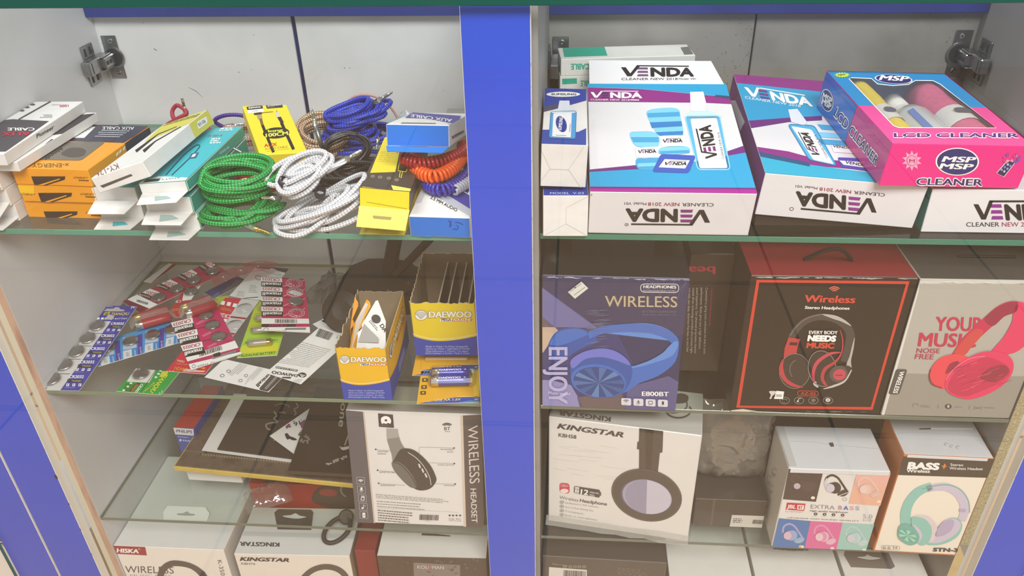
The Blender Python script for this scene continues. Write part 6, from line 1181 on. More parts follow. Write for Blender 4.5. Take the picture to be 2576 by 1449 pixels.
# dark tall box behind
b = Box('beats', M('2c211c', 0.4, coat=0.3, vary=0.2, scale=14), None, 0.001); KE3 = (1340, 590, 3.15); a = b.a('F', KE3)
a.t('beats', (1448, 252), (1120, 252), 62, M('b8304a'), 2, 0.03)
for i, (x, tx, y1) in enumerate(((1384, 'Committed to giving music enthusiasts the best in sonic', 945), (1345, 'performance. Beats gives you a high definition', 905), (1310, 'sound experience. Our advanced proprietary titanium', 940), (1280, 'coated driver technology provides ultra precise highs', 938), (1248, 'and mids, plus deep, distortion free bass, so you hear', 930))): a.t(tx, (x - 14, 420), (x - 30, y1), (x + 6, 420), M('b9b0a8'), 2)
a.fine((1425, 430), (1400, 830), (1410, 430), 1, M('8a3048'), 2, 0.8, 7, 0.03)
o = b.done('headphone_box', 'tall dark brown headphone box standing back between indigo and red topped ones', 'box')
mb = MB(); mb.add([(0.0508, -0.001, 0.002), (0.0508, 0.03, 0.002), (0.0508, 0.03, 0.1677), (0.0508, -0.001, 0.1677)], [(0, 1, 2, 3)], M('1c1512', 0.2, coat=0.6)); mb.obj('side_sleeve', o)
# black box with red top and frame
RF2 = M('d0402e', 0.4); b = Box('az02', BKX, {'T': M('8a2a30', 0.35, coat=0.4, vary=0.1, scale=20)}, 0.0009); a = b.a('F', KAZ)
fr = [(286, 92), (1792, 104), (1430, 1372), (86, 1350)]; fi = [(312, 118), (1756, 132), (1412, 1344), (120, 1330)]
for i in range(4): a.p([fr[i], fr[(i + 1) % 4], fi[(i + 1) % 4], fi[i]], RF2, 2)
a.p([(30, 1376), (75, 1370), (150, 1362), (290, 1384), (200, 1392), (40, 1394)], M('d8ccc0'), 3)
GD = M('4a4440', 0.4); a.ln(a.sp([(620, 690), (660, 600), (760, 500), (900, 455), (1040, 470), (1160, 540), (1210, 640), (1190, 780), (1160, 900)]), [72] + [64] + [84] + [100], GD, 3); a.ln(a.sp([(615, 640), (670, 560), (770, 475), (920, 432), (1060, 448), (1180, 510)]), 6, M('8a8480'), 4)
a.blob([(930, 428), (1060, 440), (1160, 490), (1218, 545), (1120, 500), (1030, 470)], M('b8b2ac'), 5); a.blob([(1250, 655), (1240, 760), (1215, 880), (1218, 960), (1170, 930), (1200, 840), (1225, 740)], M('b8b2ac'), 5)
a.p([(600, 655), (716, 672), (690, 740), (680, 800), (690, 850), (550, 870), (560, 760)], M('c03c40'), 5); a.p([(615, 702), (690, 706), (680, 735), (606, 730)], M('3a2420'), 6)
a.e((660, 985), (150, 20), (20, -170), M('3a322c'), 6, 40); a.arc((660, 985), (150, 20), (20, -170), 0, 360, 6, M('8a8078'), 7, 40); a.ln(a.sp([(545, 870), (525, 960), (560, 1060), (640, 1120), (740, 1144)]), [14, 44, 40, 34, 8], M('c03c48'), 7)
a.arc((680, 970), (70, 0), (0, -90), 100, 230, 10, M('6a625c'), 8)
a.e((930, 960), (125, -60), (-60, -165), M('352d28'), 7, 40); a.arc((930, 960), (125, -60), (-60, -165), 0, 360, 6, M('9a928a'), 8, 40); a.ln(a.sp([(1110, 800), (1000, 815), (880, 900), (840, 1010), (860, 1110)]), [8, 30, 36, 30, 10], M('c84458'), 9); a.ln(a.sp([(870, 1090), (850, 1110), (890, 1142)]), [20], M('c8c2bc'), 9)
a.ln(a.sp([(1105, 580), (1130, 680), (1120, 800), (1060, 890), (960, 960), (930, 1040), (950, 1100), (1000, 1130)]), [8, 12, 14, 24, 34, 34, 30] + [20], M('b83a44'), 9)
a.blob([(1180, 930), (1216, 960), (1180, 1060), (1090, 1130), (990, 1130), (960, 1060), (1000, 980), (1090, 930)], M('3a322e'), 10); a.ln(a.sp([(940, 1158), (1040, 1130), (1150, 1080), (1218, 970)]), [6, 22, 18, 10], M('c8c2bc'), 11); a.e((1090, 1012), (88, -22), (-20, -80), M('5a504a'), 11, 30); a.e((1098, 1016), (62, -16), (-14, -52), M('c8465a'), 12, 30); a.t('Music', (1060, 1030), (1128, 1026), 16, M('7a2434'), 13, 0.02)
a.t('EVERY BODY', (798, 618), (1080, 620), 34, INKW, 10, 0.03); a.t('NEEDS', (780, 684), (1062, 690), (790, 628), INKW, 10, 0.08); a.t('MUSIC', (770, 752), (1046, 758), (778, 700), M('d8482e'), 10, 0.06)
for r in (24, 44, 64): a.arc((1050, 214), r, r * 0.85, 40, 140, 11, M('d86a5a'), 3)
a.t('Wireless', (750, 308), (1252, 318), (764, 236), M('d8473c'), 3, 0.035); a.t('Stereo Headphones', (758, 376), (1198, 384), (764, 346), INKW, 3, 0.03)
a.rr([(690, 1232), (892, 1234), (896, 1186), (692, 1184)], 22, None, 2, 6, M('c8483a')); a.t('AZ-02', (718, 1222), (868, 1224), 28, M('c8483a'), 3, 0.03)
for i, x in enumerate((562, 703, 845, 988)):
    a.arc((x, 1279), 47, 33, 0, 360, 4, M('a89c90'), 3, 24)
    if i == 1: a.e((x - 12, 1286), 9, 7, INKW, 3); a.ln([(x - 5, 1286), (x - 5, 1262), (x + 18, 1258)], 5, INKW, 3)
    elif i == 3: a.e((x, 1274), 24, 18, M('e0dcd4'), 3); a.e((x, 1274), 7, 5, BKX, 4)
    elif i == 0: a.arc((x, 1282), 24, 18, 10, 170, 5, M('a89c90'), 3)
    else: a.e((x, 1276), 22, 16, M('7a7068'), 3)
    a.fine((x - 26, 1296), (x + 26, 1296), (x - 26, 1302), 1, M('a89c90'), 3)
a.p([(480, 1182), (556, 1190), (545, 1264), (456, 1262)], INKW, 4); a.t('1000', (462, 1240), (532, 1242), 26, M('4a4848'), 5); a.blob([(408, 1190), (440, 1184), (480, 1190), (462, 1215), (440, 1235), (430, 1260), (412, 1258), (425, 1225)], M('d8d4d0'), 4)
edge_glint(a, (222, 54), (1862, 66), 12, M('cfc6c2', 0.4), 3, 34); edge_glint(a, (1480, 1380), (220, 1372), 8, M('8a7f78', 0.5), 4, 12)
o = b.done('headphone_box', 'black headphone box with a maroon top and red printed frame', 'box')
W, Dp, H = b.d; pts = [Vector((0.062 + 0.05 * t, Dp * 0.36 - 0.012 * math.sin(math.pi * t), H + 0.001 + 0.02 * math.sin(math.pi * t))) for t in [i / 24 for i in range(25)]]
mb = MB(); off = [[p + Vector((0, math.cos(i * 1.3 + ph) * 0.0014, math.sin(i * 1.3 + ph) * 0.0014)) for i, p in enumerate(pts)] for ph in (0, 2.09, 4.19)]
for q in off: mb.tube(q, 0.0013, M('1a1816', 0.6), 6)
mb.obj('rope_handle', o, smooth=True)
# grey box with a pink headset
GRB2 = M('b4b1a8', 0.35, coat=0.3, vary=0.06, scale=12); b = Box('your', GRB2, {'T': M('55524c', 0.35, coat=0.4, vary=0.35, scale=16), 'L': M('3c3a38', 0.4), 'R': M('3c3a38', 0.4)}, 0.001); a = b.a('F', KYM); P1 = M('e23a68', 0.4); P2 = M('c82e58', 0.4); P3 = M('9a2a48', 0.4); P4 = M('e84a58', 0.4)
a.p([(434, 95), (1900, 100), (1900, 132), (430, 130)], M('d0cec8'), 2); a.p([(434, 90), (400, 150), (62, 1390), (90, 1390), (420, 200)], M('dcdad4'), 2); a.p([(150, 985), (1500, 1020), (1400, 1420), (60, 1400)], M('99958c', 0.35, coat=0.3), 1)
a.t('YOUR', (576, 576), (1030, 582), (588, 438), M('c43052'), 3, 0.03); a.t('MUSIC', (410, 724), (965, 738), (430, 590), M('c43052'), 3, 0.03); a.t('NOISE', (396, 790), (620, 794), (404, 742), M('b83a58'), 3, 0.015); a.t('FREE', (380, 848), (560, 852), (392, 798), M('b83a58'), 3, 0.015)
ob = a.sp([(740, 800), (840, 650), (950, 540), (1060, 440), (1180, 340), (1310, 292), (1440, 320), (1560, 420), (1570, 560), (1480, 680), (1330, 790)], 6); ib = a.sp([(1110, 780), (1230, 640), (1310, 500), (1345, 400), (1240, 440), (1120, 540), (1000, 650), (900, 760), (860, 810)], 6)
a.p(ob + ib, P2, 4); a.p(a.sp([(1330, 385), (1380, 300), (1460, 330), (1560, 420), (1570, 560), (1480, 680), (1330, 790), (1110, 800), (1230, 640), (1310, 500)], 5, True), P1, 5); a.blob([(1050, 460), (1180, 350), (1310, 300), (1370, 330), (1350, 395), (1240, 440), (1130, 530)], P3, 5); a.blob([(760, 790), (850, 660), (960, 560), (1040, 590), (920, 740), (860, 805)], M('d04a4a', 0.4), 5)
a.blob([(530, 1030), (540, 930), (620, 840), (740, 800), (860, 815), (930, 870), (880, 980), (760, 1060), (660, 1130), (580, 1100)], P4, 6); a.ln(a.sp([(535, 940), (520, 1020), (550, 1090), (640, 1120)]), 10, P3, 7); a.blob([(680, 960), (720, 890), (790, 865), (800, 890), (740, 950), (680, 990)], P3, 7)
a.blob([(668, 1080), (720, 980), (850, 860), (1000, 785), (1130, 770), (1260, 800), (1325, 880), (1310, 990), (1220, 1100), (1060, 1190), (900, 1230), (760, 1200), (690, 1150)], P1, 8); a.blob([(700, 1110), (780, 960), (940, 870), (1090, 830), (1250, 900), (1290, 980), (1180, 1080), (1020, 1150), (880, 1200), (760, 1180)], P2, 9); a.blob([(1000, 1010), (1120, 920), (1240, 905), (1280, 970), (1160, 1060), (1060, 1050)], P3, 10)
g = random.Random(8)
for k in range(34):
    x, y = g.uniform(740, 1200), g.uniform(860, 1160); L = g.uniform(40, 120); a.ln([(x, y), (x + L, y - L * 0.36)], g.uniform(2, 5), (P4, P3, M('f07088', 0.4))[k % 3], 11)
a.ln(a.sp([(676, 1040), (760, 930), (900, 840), (1050, 815)]), 5, M('f09ab0'), 11)
a.rr([(128, 1184), (232, 1188), (312, 948), (204, 944)], 22, M('55524e'), 4); a.t('WIRELESS', (242, 962), (172, 1172), (286, 968), INKW, 5, 0.03)
a.arc((390, 1302), 28, 26, 0, 200, 4, M('7a7872'), 3); a.fine((440, 1292), (560, 1296), (438, 1316), 2, M('8a8880'), 3); a.t('/', (600, 1320), (614, 1320), 38, M('7a7872'), 3); a.e((704, 1304), 32, 24, M('4a4846'), 3); a.e((704, 1302), 12, 16, M('b8b6b0'), 4); a.fine((762, 1306), (872, 1310), (762, 1320), 1, M('8a8880'), 3); a.t('/', (900, 1330), (914, 1330), 38, M('7a7872'), 3); a.t('(w)', (950, 1328), (1024, 1330), 28, M('7a7872'), 3); a.fine((1040, 1312), (1206, 1318), (1040, 1330), 1, M('8a8880'), 3)
edge_glint(a, (440, 102), (1880, 106), 10, M('e6e4de', 0.4), 6, 20); edge_glint(a, (70, 1388), (1290, 1418), 9, M('e0ded8', 0.4), 7, 18)
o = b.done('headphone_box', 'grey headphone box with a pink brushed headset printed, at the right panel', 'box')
W, Dp, H = b.d; MB().box((0.06, 0.003, 0.004), M('1a1918'), (0.055, Dp * 0.5, H - 0.0015)).obj('hang_slot', o)

# ------------------------------------------------------------------ right bay, third shelf
CRM = M('e4e0dc', 0.45, coat=0.1, vary=0.05, scale=20); b = Box('kbh58', CRM, {'T': M('c9c6bd', 0.4, coat=0.3, vary=0.1, scale=15)}, 0.001); a = b.a('F', K58); BRD = M('574c45', 0.4)
a.t('KINGSTAR', (198, 248), (738, 322), (222, 208), M('4a4442'), 3, 0.04); a.t('KBH58', (210, 316), (356, 334), (212, 286), M('5a5452'), 3, 0.03)
a.p([(868, 242), (1062, 266), (1058, 385), (1055, 442), (1034, 448), (1018, 600), (864, 590), (866, 420), (848, 416), (852, 358), (864, 355)], BRD, 3); a.p([(915, 248), (985, 256), (960, 600), (920, 595)], M('4a4038', 0.4), 4); a.p([(868, 242), (1062, 266), (1060, 300), (868, 275)], M('443c36', 0.4), 4)
a.e((926, 788), (286, 36), (4, -212), BRD, 5, 48); a.arc((926, 788), (278, 34), (4, -205), 10, 350, 6, M('6d625a'), 6, 40); a.e((924, 800), (208, 26), (2, -142), M('6a6476'), 6, 48); a.e((930, 800), (200, 26), (2, -138), M('a8a4bc', 0.4), 7, 48); a.e((926, 800), (198, 26), (4, -137), M('c8c4d4', 0.4), 8, 30, -90, 90); a.e((924, 800), (170, 22), (4, -137), M('9a95ae', 0.4), 8, 30, 90, 270)
a.rr([(218, 770), (300, 780), (300, 696), (218, 690)], 26, M('c84058'), 3); a.t('100+', (228, 722), (290, 728), 24, M('f0c8d0'), 4); a.e((258, 756), 34, 18, M('f2dcd8'), 4)
a.rr([(334, 775), (545, 812), (548, 748), (336, 716)], 14, M('4a4644'), 3); a.p([(342, 774), (376, 780), (378, 726), (344, 722)], CRM, 4); a.t('Up', (346, 746), (374, 750), 18, BRD, 5); a.t('to', (348, 772), (372, 775), 18, BRD, 5); a.t('12', (388, 782), (450, 790), 44, INKW, 4, 0.03); a.t('450mAh', (462, 772), (536, 782), 14, INKW, 4); a.fine((462, 782), (520, 790), (462, 800), 2, INKW, 4); a.p([(548, 765), (556, 766), (556, 796), (548, 795)], BRD, 3)
a.t('Wireless', (216, 820), (370, 845), 26, M('7a7674'), 3); a.t('Headphone', (382, 846), (602, 876), 28, M('3a3634'), 3, 0.015)
for i, tx in enumerate(('Use Bluetooth Or AUX Connection', 'Up to 12 Hours Working Time', 'TF Card playing port', 'Built in microphone')): y = 848 + 34 * i; a.arc((236, y), 16, 11, 0, 360, 3, M('6a6664'), 3, 16); a.e((236, y), 6, 4, M('6a6664'), 3); a.t(tx, (262, y + 10), (262 + (272, 230, 150, 260)[i], y + 10 + (36, 32, 22, 38)[i]), 14, M('a09a96'), 3)
g = random.Random(4)
for k in range(16): x, y = g.uniform(140, 600), g.uniform(360, 700); a.ln([(x, y), (x + g.uniform(60, 220), y + g.uniform(8, 30))], 1.6, M('cfc8be'), 2)
a = b.a('T', K58); a.t('KINGSTAR', (640, 162), (215, 108), 40, M('5a5450'), 3, 0.04); a.arc((1185, 105), 100, 62, 150, 390, 14, M('5a5450'), 3); a.blob([(1110, 10), (1190, -30), (1260, -10), (1250, 40), (1160, 50)], M('4a443e'), 3); a.arc((1150, 60), 105, 66, 0, 360, 12, M('5a5450'), 2)
o = b.done('headphone_box', 'white headphone box with a large round brown ear cup printed', 'box')
W, Dp, H = b.d; mb = MB(); vs = []; g = random.Random(11)
for i in range(11): x = -0.0025 + (W + 0.003) * i / 10; vs += [(x, -0.0008, 0.012 + g.uniform(-.001, .001)), (x, -0.006 - g.uniform(0, .004), 0.0006)]
mb.add(vs, [(2 * i, 2 * i + 1, 2 * i + 3, 2 * i + 2) for i in range(10)], glassy('shrink_fold', (0.9, 0.9, 0.88), 0.08, 0.1, 'd8d4ca', 0.35)); mb.obj('shrink_wrap', o)
# headset assortment box
b = Box('jbl', CRM, {'T': M('dedee0', 0.5, vary=0.06), 'L': M('d8d3ca', 0.45)}, 0.0012); a = b.a('F', KJ)
def mini(a, c, s, k, band, cup, disc, l):
    """small headset picture: band, two cups, shiny disc"""
    x, y = c; P = lambda u, v: (x + s * (u + 0.0 * v) , y + s * (v + 0.1 * u))
    a.ln(a.sp([P(-0.95, 0.0), P(-0.85, -0.55), P(-0.4, -0.85), P(0.1, -0.7), P(0.5, -0.2), P(0.85, 0.3)]), s * 0.17, band, l); a.blob([P(0.1, 0.75), P(0.2, 0.5), P(0.6, 0.25), P(0.95, 0.25), P(0.98, 0.5), P(0.6, 0.8)], cup, l + 1); a.ln([P(0.2, 0.78), P(0.98, 0.42)], s * 0.06, disc, l + 2)
    a.e(P(-0.12, 0.15), s * 0.5, s * 0.48, cup, l + 2, 24); a.e(P(-0.3, 0.16), s * 0.46, s * 0.44, band, l + 3, 24); a.e(P(-0.52, 0.2), s * 0.36, s * 0.36, disc, l + 4, 24)
a.p([(358, 500), (726, 540), (648, 860), (296, 832)], M('4a3c38', 0.4), 2); a.p([(1086, 548), (1462, 552), (1345, 905), (1000, 880)], M('e8b49c', 0.4), 2); a.p([(1086, 548), (1462, 552), (1420, 700), (1050, 690)], M('e8b4a8', 0.4), 3)
a.e((446, 690), 36, 32, M('c4b0bc'), 4); a.arc((432, 612), 46, 36, 20, 270, 10, M('5c4a46'), 3); a.blob([(480, 650), (560, 640), (660, 660), (620, 740), (520, 740)], M('55443f', 0.4), 3); a.e((616, 815), 22, 16, M('efe6da'), 4)
mini(a, (868, 690), 128, 1, M('3c342e', 0.35), M('463c34', 0.35), M('cfcad6', 0.35), 3); a.ln(a.sp([(770, 610), (748, 660), (770, 730)]), 26, M('d0ccd6'), 4); a.arc((957, 833), 22, 16, 0, 360, 4, M('9a948c'), 3)
mini(a, (1220, 705), 122, 1, M('e6c4b8', 0.4), M('ddb8ac', 0.4), M('e8ccc6', 0.4), 4); a.e((1322, 855), 24, 16, M('f2dcd0'), 4)
a.p([(338, 868), (538, 880), (522, 956), (324, 944)], M('c42c3c', 0.4), 2); a.t('JBL', (336, 926), (432, 932), (346, 886), INKW, 3, 0.03); a.p([(452, 892), (522, 896), (514, 944), (446, 940)], INKW, 3); a.t('BT', (458, 932), (508, 936), 34, M('c42c3c'), 4, 0.04); a.t('by HEADSET', (322, 968), (516, 976), 16, M('c8a49c'), 3)
a.t('EXTRA', (592, 930), (850, 942), 44, M('8a8688'), 3, -0.005)
for tx, p0, p1, m in (('B', (888, 940), (930, 943), M('c89aa4')), ('A', (944, 944), (996, 946), M('5a6ac0')), ('S', (1010, 946), (1056, 948), M('e0a8b8')), ('S', (1070, 948), (1116, 950), M('a8b4b8'))): a.t(tx, p0, p1, 42, m, 3, 0.05)
a.t('High quality headphones', (582, 962), (988, 980), (590, 946), M('5a5458'), 3, 0.01)
for i, x in enumerate((646, 742, 838, 936)): a.e((x, 990 + 4 * i), 20, 15, M('3a3436'), 3); a.e((x, 990 + 4 * i), 6, 7, M('d8d2cc'), 4); a.fine((x - 34, 1012 + 4 * i), (x + 34, 1014 + 4 * i), (x - 34, 1018 + 4 * i), 1, M('b0a8a4'), 3)
a.t('5.0', (1154, 1030), (1256, 1036), 40, M('a8a2a8'), 3); a.rr([(1156, 1062), (1234, 1066), (1238, 1046), (1160, 1042)], 5, None, 2, 4, M('a8a2a8')); a.t('UPGRADE WIFI SOUND QUALITY', (344, 1034), (1112, 1072), 12, M('4a4446'), 3)
a.p([(252, 1036), (592, 1066), (524, 1372), (180, 1340)], M('4a78b4', 0.4), 2); a.p([(592, 1066), (936, 1084), (864, 1396), (524, 1372)], M('dc6aa0', 0.4), 2); a.p([(936, 1084), (1300, 1106), (1222, 1420), (864, 1396)], M('9cc8c0', 0.4), 2)
mini(a, (405, 1200), 118, 1, M('a8a4d4', 0.4), M('8ab4d4', 0.4), M('d8b8c8', 0.4), 3); mini(a, (745, 1215), 118, 1, M('dc94b8', 0.4), M('e4b4c8', 0.4), M('e8c4cc', 0.4), 3); mini(a, (1085, 1230), 118, 1, M('b4ccd0', 0.4), M('bcd4d4', 0.4), M('cccbd8', 0.4), 3)
a.e((485, 1336), 22, 16, M('e0b878'), 4); a.e((506, 1338), 14, 14, M('f0e8d8'), 5); a.e((824, 1356), 22, 16, M('f4ccd8'), 4); a.e((1166, 1376), 22, 16, M('dcece8'), 4)
a = b.a('L', KJ)
for x, y in ((205, 540), (150, 620), (175, 720), (125, 870)): a.arc((x, y), 22, 40, 20, 320, 8, M('b8b2a8'), 2); a.e((x - 8, y + 40), 16, 24, M('c4beb4'), 2)
a.p([(70, 940), (100, 900), (105, 980), (85, 1060)], M('8a8480'), 2)
a = b.a('T', KJ); a.p([(786, 232), (832, 226), (846, 272), (808, 274)], M('5a5654'), 2); a.ln([(290, 236), (400, 214), (620, 222), (800, 250), (1360, 300)], 3, M('b8b8bc'), 2); a.ln([(220, 60), (360, 490)], 5, M('a8a8a8'), 2)
o = b.done('headphone_box', 'white headphone box with six coloured headset squares printed', 'box')
W, Dp, H = b.d
MB().box((W - 0.004, 0.0006, 0.006), M('dcdcde', 0.5), (0.002, -0.0012, H - 0.0055)).obj('tuck_flap', o)
MB().box((0.009, Dp - 0.006, 0.0006), M('c9c8c6', 0.5), (0.0015, 0.003, H + 0.0002)).obj('dust_flap', o)
# orange edged headset box
ORG = M('c67842', 0.45); b = Box('bass', ORG, {'F': M('efe6d8', 0.42, coat=0.2), 'T': M('d3d3d5', 0.5, vary=0.08)}, 0.0012); a = b.a('F', KBS); MN = M('8ec6bc', 0.4); MN2 = M('74b2a8', 0.4); LV = M('cdc4d8', 0.4); LV2 = M('b7aac8', 0.4)
a.p([(440, 385), (1500, 412), (1400, 612), (392, 580)], M('4a4038', 0.4), 2); a.p([(455, 368), (1500, 400), (1500, 414), (448, 390)], ORG, 3); a.ln([(150, 1345), (450, 372)], 16, ORG, 3); a.ln([(150, 1350), (560, 1372), (1000, 1396)], 14, ORG, 3)
a.t('BASS', (488, 512), (812, 524), (504, 446), INKW, 4, 0.07); a.p([(842, 482), (860, 484), (864, 464), (880, 466), (876, 484), (892, 486), (888, 496), (872, 496), (868, 514), (852, 512), (856, 494), (840, 492)], M('e08a44'), 4); a.t('Wireless', (484, 550), (720, 556), 34, INKW, 4, 0.035); a.t('Stereo', (928, 486), (1058, 490), 28, INKW, 4, 0.01); a.t('Wireless Headset', (918, 522), (1256, 530), 28, INKW, 4, 0.01)
a.ln(a.sp([(480, 1090), (475, 960), (520, 840), (610, 745), (740, 690)]), [110, 105, 95, 90, 70], MN, 4); a.ln(a.sp([(690, 722), (800, 700), (900, 705), (1000, 760), (1060, 850), (1070, 950), (1040, 1040)]), [64, 76, 84, 96, 90, 80], LV, 4); a.ln(a.sp([(640, 720), (800, 682), (930, 682), (1040, 735), (1110, 840), (1122, 960)]), 10, MN2, 5); a.p([(1018, 920), (1086, 922), (1078, 955), (1014, 950)], M('b6acc4'), 6)
a.blob([(690, 1270), (780, 1160), (850, 1060), (940, 1012), (1020, 1030), (1048, 1100), (1000, 1200), (880, 1270), (760, 1290)], MN, 6); a.blob([(700, 1250), (790, 1140), (850, 1050), (940, 1015), (1010, 1040), (1030, 1100), (960, 1190), (820, 1260)], LV, 7); a.blob([(770, 1190), (830, 1070), (930, 1025), (965, 1060), (930, 1140), (850, 1190)], LV2, 8)
a.blob([(540, 1010), (620, 985), (720, 1010), (790, 1100), (780, 1200), (720, 1260), (600, 1230), (560, 1120)], M('dccfd4', 0.4), 8); a.blob([(530, 1020), (600, 1000), (680, 1030), (735, 1110), (730, 1200), (690, 1270), (620, 1284), (560, 1200)], MN, 9); a.blob([(540, 1070), (600, 1110), (640, 1180), (610, 1250), (560, 1260), (600, 1180)], LV, 10)
a.blob([(392, 1160), (410, 1090), (480, 1070), (560, 1110), (610, 1190), (590, 1260), (520, 1285), (440, 1250), (400, 1210)], MN2, 11); a.e((490, 1185), (92, 22), (-14, -62), M('6cae9c', 0.35), 12, 30)
for k in range(6): a.p([(490, 1185)] + [(490 + 90 * math.cos(math.radians(t)) - 12 * math.sin(math.radians(t)), 1185 + 20 * math.cos(math.radians(t)) - 60 * math.sin(math.radians(t))) for t in range(60 * k, 60 * k + 31, 10)], M('9fd8c4', 0.3), 13)
a.rr([(226, 1330), (412, 1340), (416, 1302), (236, 1292)], 18, None, 3, 3, M('8a8276')); a.t('((-))', (246, 1326), (318, 1328), 28, M('5a5450'), 4); a.t('5.0', (344, 1326), (390, 1328), 24, M('5a5450'), 4); a.t('STN-31', (748, 1352), (1040, 1360), (754, 1316), M('4a4440'), 4, 0.06)
a = b.a('T', KBS); a.p([(612, 112), (732, 108), (732, 122), (616, 124)], M('5a5654'), 2); a.p([(732, 106), (1160, 112), (1160, 126), (734, 122)], INKW, 2); a.p([(1160, 40), (1240, 160), (1370, 390), (1450, 380), (1300, 60)], M('b0b0b0', 0.5), 1); a.ln([(390, 160), (520, 150), (1280, 190)], 3, M('b8b8bc'), 2)
for x, y in ((885, 272), (940, 292), (1005, 300)): a.arc((x, y), 16, 12, 20, 280, 5, M('9a9a9e'), 2, 10)
o = b.done('headphone_box', 'cream headphone box with orange sides and a mint headset printed', 'box')
W, Dp, H = b.d
MB().box((W - 0.012, 0.0006, 0.004), M('dadadc', 0.5), (0.004, -0.0011, H - 0.0035)).obj('tuck_flap', o)
# dark boxes and a crumpled bag between them
mb = MB().box((0.105, 0.06, 0.17), M('463c34', 0.45, coat=0.15, vary=0.25, scale=18)); tag(mb.obj('headphone_box', None, (0.208, 0.2, -0.4519), (0, 0, -0.02)), 'tall dark brown box standing behind the crumpled clear bag', 'box')
mb = MB().box((0.092, 0.08, 0.05), M('3f362f', 0.4, coat=0.2, vary=0.25, scale=18)); a = face(mb, (0.092, 0.08, 0.05), 'F', [(1290, 1120), (1850, 1150), (1860, 900), (1290, 890)])
a.p([(1585, 1030), (1900, 1040), (1900, 1155), (1580, 1140)], M('cfcac0'), 1); a.fine((1600, 1060), (1700, 1066), (1600, 1105), 3, M('5a5450'), 2, 0.5, 4, 0.2); a.bars((1760, 1110), (1850, 1116), (1764, 1072), INK, 2, 18); a.p([(1420, 890), (1440, 890), (1440, 1125), (1425, 1122)], M('5a4f46'), 1)
tag(mb.obj('headphone_box', None, (0.2065, 0.045, -0.4519), (0, 0, 0)), 'low dark box with a barcode label under the crumpled clear bag', 'box')
crumple('plastic_bag', 'crumpled clear bag between the white headphone boxes', 'plastic bag', (0.2535, 0.092, -0.337), (0.096, 0.128, 0.034), glassy('crumpled_film', (0.82, 0.81, 0.79), 0.12, 0.06, 'b9b3a8', 0.24, 70), 21, 15, 17, rot=(math.pi / 2, 0, 0), amp=0.16, smooth=True)
# ------------------------------------------------------------------ right bay, floor of the cabinet
b = Box('dark', M('4a4038', 0.4, coat=0.3, vary=0.15, scale=18), None, 0.001); a = b.a('F', K58); a.p([(134, 1376), (440, 1398), (440, 1520), (130, 1500)], M('dcd8d0'), 1); a.bars((248, 1500), (430, 1510), (252, 1400), INK, 2, 24); a.fine((690, 1380), (960, 1400), (690, 1440), 5, M('8a7a68'), 2, 0.3, 3, 0.1)
a.t('Made in China', (285, 1360), (160, 1346), 12, M('b8a890'), 2)
for x in (262, 306, 344, 380, 418): a.arc((x, 1372), 13, 8, 0, 360, 4, M('b8a890'), 2, 12)
b.done('headphone_box', 'dark brown wrapped box on the cabinet floor next to the blue post', 'box')
WB = M('e6e2da', 0.5, vary=0.06)
for x, w2, h, lab, k in ((0.181, 0.113, 0.166, 'plain white box on the cabinet floor beside the dark wrapped one', 0), (0.298, 0.117, 0.168, 'white box with a dark rope handle on the cabinet floor', 1), (0.4195, 0.112, 0.17, 'white box with a brown hang tab on the cabinet floor', 2)):
    mb = MB().box((w2, 0.2, h), WB); o = tag(mb.obj('headphone_box', None, (x, 0.022, -0.6995), (0, 0, 0)), lab, 'box')
    if k == 1:
        pts = [Vector((0.034 + 0.048 * t, 0.058 - 0.004 * math.sin(math.pi * t), h + 0.0022 + 0.003 * math.sin(math.pi * t))) for t in [i / 16 for i in range(17)]]; mb = MB()
        for ph in (0, 2.09, 4.19): mb.tube([p + Vector((0, math.cos(i * 1.4 + ph) * 0.0018, math.sin(i * 1.4 + ph) * 0.0016)) for i, p in enumerate(pts)], 0.0017, M('4a4440', 0.7), 6)
        mb.obj('rope_handle', o, smooth=True)
    if k == 2:
        mb = MB(); mb.prism([(0.012, 0), (0.008, 0.02), (0.014, 0.034), (0.07, 0.034), (0.072, 0.004), (0.066, 0)], h + 0.0004, h + 0.001, M('7a7068', 0.5)); a = Art(mb, (0, 0, h + 0.001), (1, 0, 0), (0, 1, 0), (0, 0, 1), 0.1, 0.05, [(0, 50), (100, 50), (100, 0), (0, 0)]); a.blob([(25, 33), (36, 31), (40, 28), (46, 31), (57, 33), (46, 36), (36, 36)], WB, 2); mb.obj('hang_tab', o, loc=(0, 0.028, 0))

# ------------------------------------------------------------------ left bay, third shelf
S3 = -0.4524
b = Box('headset', M('e2dedb', 0.42, coat=0.2, vary=0.04), {'T': M('b9b4ae', 0.4, coat=0.4, vary=0.1), 'L': M('4c4442', 0.4), 'R': M('c9bda4', 0.5)}, 0.001); a = b.a('F', KH); BN = M('5a5150', 0.4, coat=0.2); CG = M('4a4340', 0.4)
a.p([(36, 90), (225, 108), (345, 1330), (140, 1310)], M('5e5a60', 0.4, coat=0.2), 2); a.p([(225, 108), (240, 108), (360, 1330), (345, 1330)], M('c9b8a8'), 2); a.p([(1298, 150), (1560, 135), (1560, 1449), (1332, 1345)], BN, 2); a.p([(1270, 150), (1298, 150), (1332, 1345), (1305, 1340)], M('d4c3b4'), 2)
a.t('WIRELESS', (1350, 262), (1372, 880), (1462, 250), M('e0d8d0'), 3, 0.0); a.t('HEADSET', (1378, 930), (1392, 1296), (1442, 930), M('e0d8d0'), 3, 0.01)
